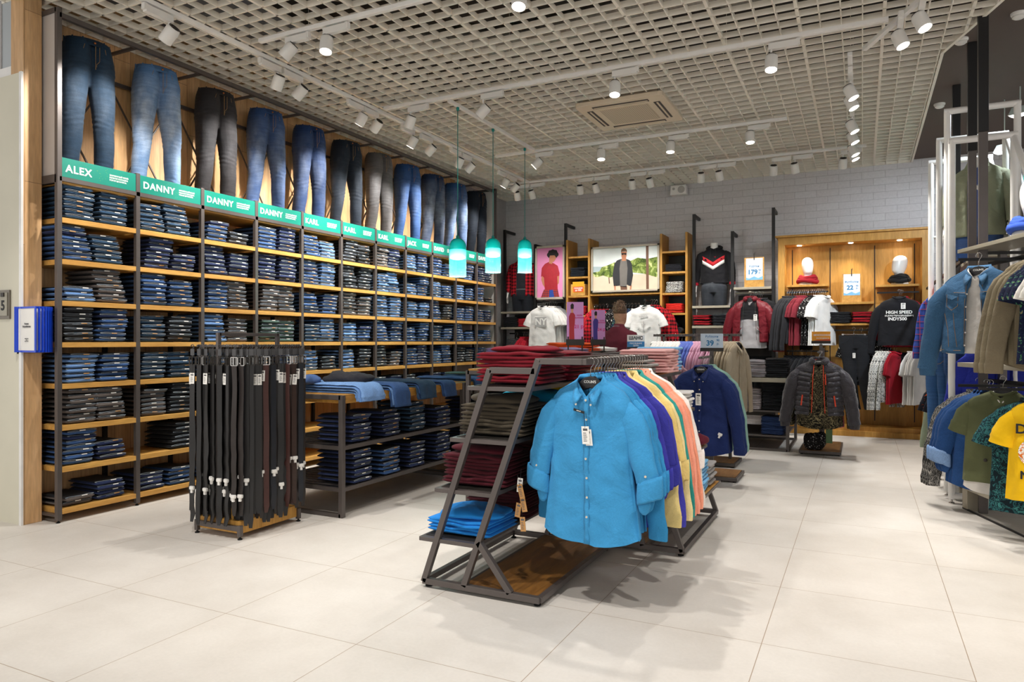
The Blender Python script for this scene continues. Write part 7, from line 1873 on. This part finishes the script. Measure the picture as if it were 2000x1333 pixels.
# mannequin in olive overshirt
M3 = half_mannequin('mannequin', 'headless white mannequin in open olive overshirt behind the white frames', (.99, 7.95, 2.10), R(-22), arms=True)
legs_part(M3, '#24457a', .4)
top_on(M3, '#4a5c96', 'jersey', W=.195, L=.52, dep=.124, top=.895, sleeves='none', seed=204, name='blue_sweater')
top_on(M3, '#8d9078', 'linen', W=.225, L=.70, dep=.15, top=.915, sleeves='long', opening=lambda z: .035, seed=208, name='olive_overshirt', arm_r=None)
for s in (-1, 1): MB().add([(s*.03, -.075, .955), (s*.085, -.02, .94), (s*.105, -.07, .86), (s*.055, -.14, .84)], [(0, 1, 2, 3)]).build('collar', 'linen', M3, color='#8d9078').modifiers.new('t', 'SOLIDIFY').thickness = .006
# denim jacket
dj, df = jacket('mid blue denim jacket over a printed white tee at the right edge', '#355a7c', (.735, 5.90, 1.955), R(-30), mat='denim', L=.60, W=.235, dep=.085, seed=131, gap=(lambda z: .020 + .030*max(0, -z-.15)), name='denim_jacket', collar='none')
put(collar_mb(.080, h=.055, V=.07), 'collar', 'denim', dj, '#3f6587', sol=.004)
inn = garment_body(.20, .60, .045, 'flat', 133, None, neck=.065, slope=.05)[0]; put(inn, 'white_tee', 'jersey', dj, '#dcd8d2')
MB().box(-.03, .03, df(0, -.4)+.012, df(0, -.4)+.014, -.62, -.32).build('tee_print', 'print_navy', dj) if False else None
st = MB()
def seam(pts, r=.0016): st.tube([(x, df(x, z)-.007, z) for x, z in pts], r, 4)
for s in (-1, 1):
    seam([(s*.05, -.28), (s*.12, -.275), (s*.20, -.27)]); seam([(s*.13, -.42), (s*.12, -.52), (s*.105, -.66)]); seam([(s*.20, -.42), (s*.17, -.54), (s*.16, -.66)])
    seam([(s*.050, -.20), (s*.052, -.35), (s*.058, -.66)]); seam([(s*.10, -.285), (s*.10, -.37), (s*.14, -.40), (s*.18, -.37), (s*.18, -.285)])
seam([(-.24, -.68), (-.12, -.685), (-.08, -.685)]); seam([(.24, -.68), (.12, -.685), (.08, -.685)]); st.build('stitching', 'gold_stitch', dj)
for s in (-1, 1): MB().add([(s*.095, df(.1, -.28)-.010, -.278), (s*.185, df(.18, -.28)-.010, -.278), (s*.185, df(.18, -.3)-.013, -.305), (s*.14, df(.14, -.32)-.014, -.325), (s*.095, df(.1, -.3)-.013, -.305)], [(0, 1, 2, 3, 4)]).build('pocket_flap', 'denim', dj, color='#42698c').modifiers.new('t', 'SOLIDIFY').thickness = .003
for k in range(5): MB().lathe([(.007, 0), (.007, -.004), (.001, -.005)], (-.040 - .003*k, df(-.06, -.29 - k*.09)-.008, -.29 - k*.09), 10, axis='y').build('metal_button', 'chrome', dj)
hanger((.735, 5.90, 1.955), R(-30), 'grey hanger of the mid blue denim jacket', None, text_on=True)
# khaki overshirts, floral shirts and white tee on the upper bar
FS = proto_garment('fs', sleeve='long', dep=.03, W=.235, L=.74, seed=217, flare=1.0)
def arm_row(protos, t0, n0, z, k, step, dirv, rz, cols, labf, hl, hg):
    for i in range(k):
        v = Vector(D(t0, n0, 0)) + Vector(dirv)*step*i
        o = cp(protos[i % len(protos)], (v.x, v.y, z), rz + random.uniform(-.05, .05), labf(i), cols[i % len(cols)]); o.name = 'hanging_garment'
        hanger((v.x, v.y, z), rz, hl + (f', {ORD[i+1]} from left' if k > 1 else ''), hg)
bar_dir = (E_.x, E_.y, 0)
arm_row([FS], 1.16, .0, 2.0, 3, .07, bar_dir, AR + R(60), ['#7d725d', '#81765f', '#786d58'], lambda i: f'khaki overshirt on the angled rack, {ORD[i+1]} from the denim jacket', 'hanger of a khaki overshirt', 'hangers of khaki overshirts')
FT = proto_garment('ftee', _tee=True, dep=.035, W=.235, L=.70, seed=219, mat='print_navy')
arm_row([FT], 1.40, -.02, 2.0, 3, .06, bar_dir, AR + R(62), ['#ffffff'], lambda i: f'dark floral shirt on the upper bar of the angled rack, {ORD[i+1]} from left', 'hanger of a dark floral shirt', 'hangers of floral shirts')
WT = proto_garment('wt', _tee=True, dep=.035, W=.235, L=.74, seed=221)
arm_row([WT], 1.62, -.04, 2.0, 3, .06, bar_dir, AR + R(62), ['#e6e2da'], lambda i: f'white tee on the upper bar of the angled rack, {ORD[i+1]} from left', 'hanger of a white tee on the angled rack', 'hangers of white tees on the angled rack')
# lower bar: knit, denim shirts, olive tee, teal print, yellow tee
KN2 = proto_garment('knit2', _tee=True, dep=.035, W=.24, L=.66, seed=223, mat='print_knit', sleeve='long')
arm_row([KN2], .06, .12, 1.042, 3, .045, bar_dir, AR + R(62), ['#ffffff'], lambda i: f'grey patterned knit sweater on the lower angled bar, {ORD[i+1]} from left', 'hanger of a grey patterned sweater', 'hangers of grey sweaters')
DS, _ = shirt('x', '#1f4478', 'rolled', dep=.04, W=.235, L=.74, seed=225, mat='denim', detail=False); PROTOS.append(DS)
for ch in DS.children:
    for g_ in ch.children:
        if g_.name.startswith('rolled_cuff'): g_.color = lin('#7d9cc8'); g_['tint'] = 0
arm_row([DS], .22, .08, 1.042, 3, .05, bar_dir, AR + R(62), ['#1f4478'], lambda i: f'blue denim shirt with pale rolled cuffs, {ORD[i+1]} from left on the lower bar', 'hanger of a blue denim shirt', 'hangers of blue denim shirts')
g_, gf = tee('olive green tee with small torn holes over a white hem, right edge', '#5d6142', D(.73, -.04, 1.09), R(-24), seed=227, L=.66, W=.235, dep=.06)
inn = garment_body(.205, .735, .036, 'curved', 229, None, neck=.055, slope=.07, flare=1.22)[0]; put(inn, 'white_underlayer', 'jersey', g_, '#d5d0ca')
hb_ = MB()
for x, z, w_ in ((.02, -.58, .05), (-.03, -.50, .03), (.08, -.52, .035), (.06, -.24, .02), (-.09, -.60, .025), (.03, -.20, .012)):
    hb_.lathe([(w_*.5, 0), (w_*.4, -.004), (w_*.05, -.006)], (x, gf(x, z)-.004, z), 12, axis='y')
hb_.build('torn_holes', 'slab_dark', g_, smooth=True)
hanger(D(.73, -.04, 1.09), R(-24), 'hanger of the olive green tee', None)
TP = proto_garment('tealp', _tee=True, dep=.045, W=.24, L=.76, seed=231, mat='print_teal')
arm_row([TP], 1.04, .0, 1.05, 1, .05, bar_dir, R(-10), ['#ffffff'], lambda i: 'dark teal printed tee hanging behind the yellow tee', 'hanger of the dark teal tee', None)
ye, yf_ = tee('bright yellow tee with dark lettering at the right edge', '#e9b80c', D(1.35, -.06, 1.09), R(-22), seed=233, L=.66, W=.24, dep=.06)
q = text('DO IT', .085, 'black_ink', ye, (-.075, yf_(0, -.32)-.012, -.31), bold=.002); q2 = text('NEVER', .07, 'black_ink', ye, (-.06, yf_(0, -.6)-.012, -.60), bold=.002)
blotch('print_emblem', ['#e9e4da', '#d9722a', '#efe9df', '#2a2320'], 24, 1.0, (.42, .5, .6)); MB().prism([(-.10 + .075*cos(R(a)), -.455 + .085*sin(R(a))) for a in range(0, 360, 20)], yf_(0, -.46)-.013, yf_(0, -.46)-.010).build('round_print', 'print_emblem', ye)
hanger(D(1.35, -.06, 1.09), R(-22), 'hanger of the bright yellow tee', None)
# straight section: plaid shirts above, jeans and dark floral shirts below
SB = proto_garment('pb', sleeve='long', dep=.03, W=.235, L=.80, seed=241, mat='plaid_blue'); SO = proto_garment('so', sleeve='long', dep=.03, W=.235, L=.82, seed=243, mat='stripe_orange')
for i in range(2): cp(SB if i else SP, (.86, 9.45 - i*.1, 2.02), R(30), f'blue shirt high on the straight right rack, {ORD[i+1]} from the far end', '#3b55b0').name = 'hanging_garment'; hanger((.86, 9.45 - i*.1, 2.02), R(30), 'hanger of a blue shirt on the straight right rack', 'hangers of blue shirts on the straight right rack')
for i in range(4): cp(SO, (.92, 8.95 - i*.13, 2.02), R(30), f'orange striped shirt on the straight right rack, {ORD[i+1]} from the far end', '#ffffff').name = 'hanging_garment'; hanger((.92, 8.95 - i*.13, 2.02), R(30), 'hanger of an orange striped shirt', 'hangers of orange striped shirts')
for i in range(3): hung_trousers(f'long blue jeans hanging at the right behind the denim jacket, {ORD[i+1]} from left', ('#2f5c8f', '#28507f', '#1f3f6b')[i], (.60 + i*.06, 7.12 - i*.07, 1.36), R(10), L=1.0, W=.10 + .02*(i == 0), wash=.7 - .2*i, tagz=None)
for i in range(3): hung_trousers(f'dark blue jeans hanging under the denim jacket, {ORD[i+1]} from left', '#1d3358', (.78 + i*.07, 6.95 - i*.03, 1.36), R(6), L=.9, W=.09, wash=.2)
DF = proto_garment('dfl', sleeve='short', dep=.03, W=.235, L=.78, seed=245, mat='print_floral')
for i in range(3): cp(DF, (.78 + i*.03, 7.72 - i*.14, 1.10), R(24), f'black shirt with orange flower print by the long jeans, {ORD[i+1]} from left', '#ffffff').name = 'hanging_garment'; hanger((.78 + i*.03, 7.72 - i*.14, 1.10), R(24), 'hanger of a black and orange flowered shirt', 'hangers of flowered shirts')
cp(SP, (.88, 8.3, 1.16), R(24), 'pale sage shirt at the left end of the lower right rack', '#8c9781').name = 'hanging_garment'; hanger((.88, 8.3, 1.16), R(24), 'hanger of the pale sage shirt', None)
BL = proto_garment('bl', sleeve='long', dep=.035, W=.235, L=.72, seed=247)
for i in range(2): cp(BL, (.98 + .1*i, 6.85, 1.42), R(0), f'royal blue shirt glimpsed behind the lower angled bar, {ORD[i+1]} from left', '#2a35a0').name = 'hanging_garment'
# teal panel and grey floodlights far right
flat('teal_panel', '#3fb3a4', .5); flat('flood_grey', '#b9c2bf', .4, .2)
tp = thing('teal_screen', 'turquoise woven screen at the extreme right edge', 'screen', (0, 0, 0))
MB().box(1.62, 1.65, 7.2, 9.6, 0, 3.2).build('panel', 'teal_panel', tp)
m = MB()
for k in range(9): m.bar((1.60, 7.25 + k*.27, 1.25), (1.60, 7.6 + k*.22, 3.15), .03).bar((1.60, 7.6 + k*.22, 1.25), (1.60, 7.25 + k*.27, 3.15), .03)
m.build('woven_strips', 'sign_green', tp)
for i, (x, y, z) in enumerate(((1.55, 7.9, 3.72), (1.42, 8.6, 3.62), (1.35, 9.0, 3.35))):
    r = thing('ceiling_floodlight', f'grey box floodlight at the upper right, {("highest", "middle", "lowest")[i]} of three', 'floodlight', (x, y, z), R(-30))
    MB().loft([[(-.09, -.06, -.02), (.09, -.06, -.02), (.09, .06, -.02), (-.09, .06, -.02)], [(-.06, -.04, .06), (.06, -.04, .06), (.06, .04, .06), (-.06, .04, .06)]]).build('housing', 'flood_grey', r, bevel=.004)
    MB().box(-.08, .08, -.05, .05, -.023, -.019).build('lens', 'lamp_glow', r)
    MB().tube([(0, 0, .06), (0, 0, ZD - z)], .006, 8).build('stem', 'flood_grey', r)
    L = bpy.data.lights.new('flood', 'SPOT'); L.energy = (40, 60, 90)[i]; L.spot_size = R(110); L.spot_blend = .8; L.color = (.80, .90, 1); L.shadow_soft_size = .06
    lo = bpy.data.objects.new('flood_lamp', L); COL.objects.link(lo); lo.location = (x, y, z-.05); lo.rotation_euler = Vector(((-.7, -.3, -1), (-.5, .3, -1), (-.25, 1.1, -.8))[i]).to_track_quat('-Z', 'Y').to_euler()
# ------------------------------------------------------------------ hangers told apart by their place in line
from collections import defaultdict
hs = defaultdict(list)
for o in COL.objects:
    if o.name.startswith('clothes_hanger') and 'label' in o: hs[o['label']].append(o)
for lab, lst in hs.items():
    if len(lst) < 2: continue
    ys = [o.location.y for o in lst]; xs = [o.location.x for o in lst]
    byy = max(ys) - min(ys) > max(xs) - min(xs)
    lst.sort(key=lambda o: o.location.y if byy else o.location.x)
    for i, o in enumerate(lst): o['label'] = f"{lab}, {ORD[i+1]} from {'the front' if byy else 'left'}"
# ------------------------------------------------------------------ prototypes that were only copied from
for p in PROTOS:
    for c in list(p.children):
        for g_ in list(c.children): bpy.data.objects.remove(g_)
        bpy.data.objects.remove(c)
    bpy.data.objects.remove(p)
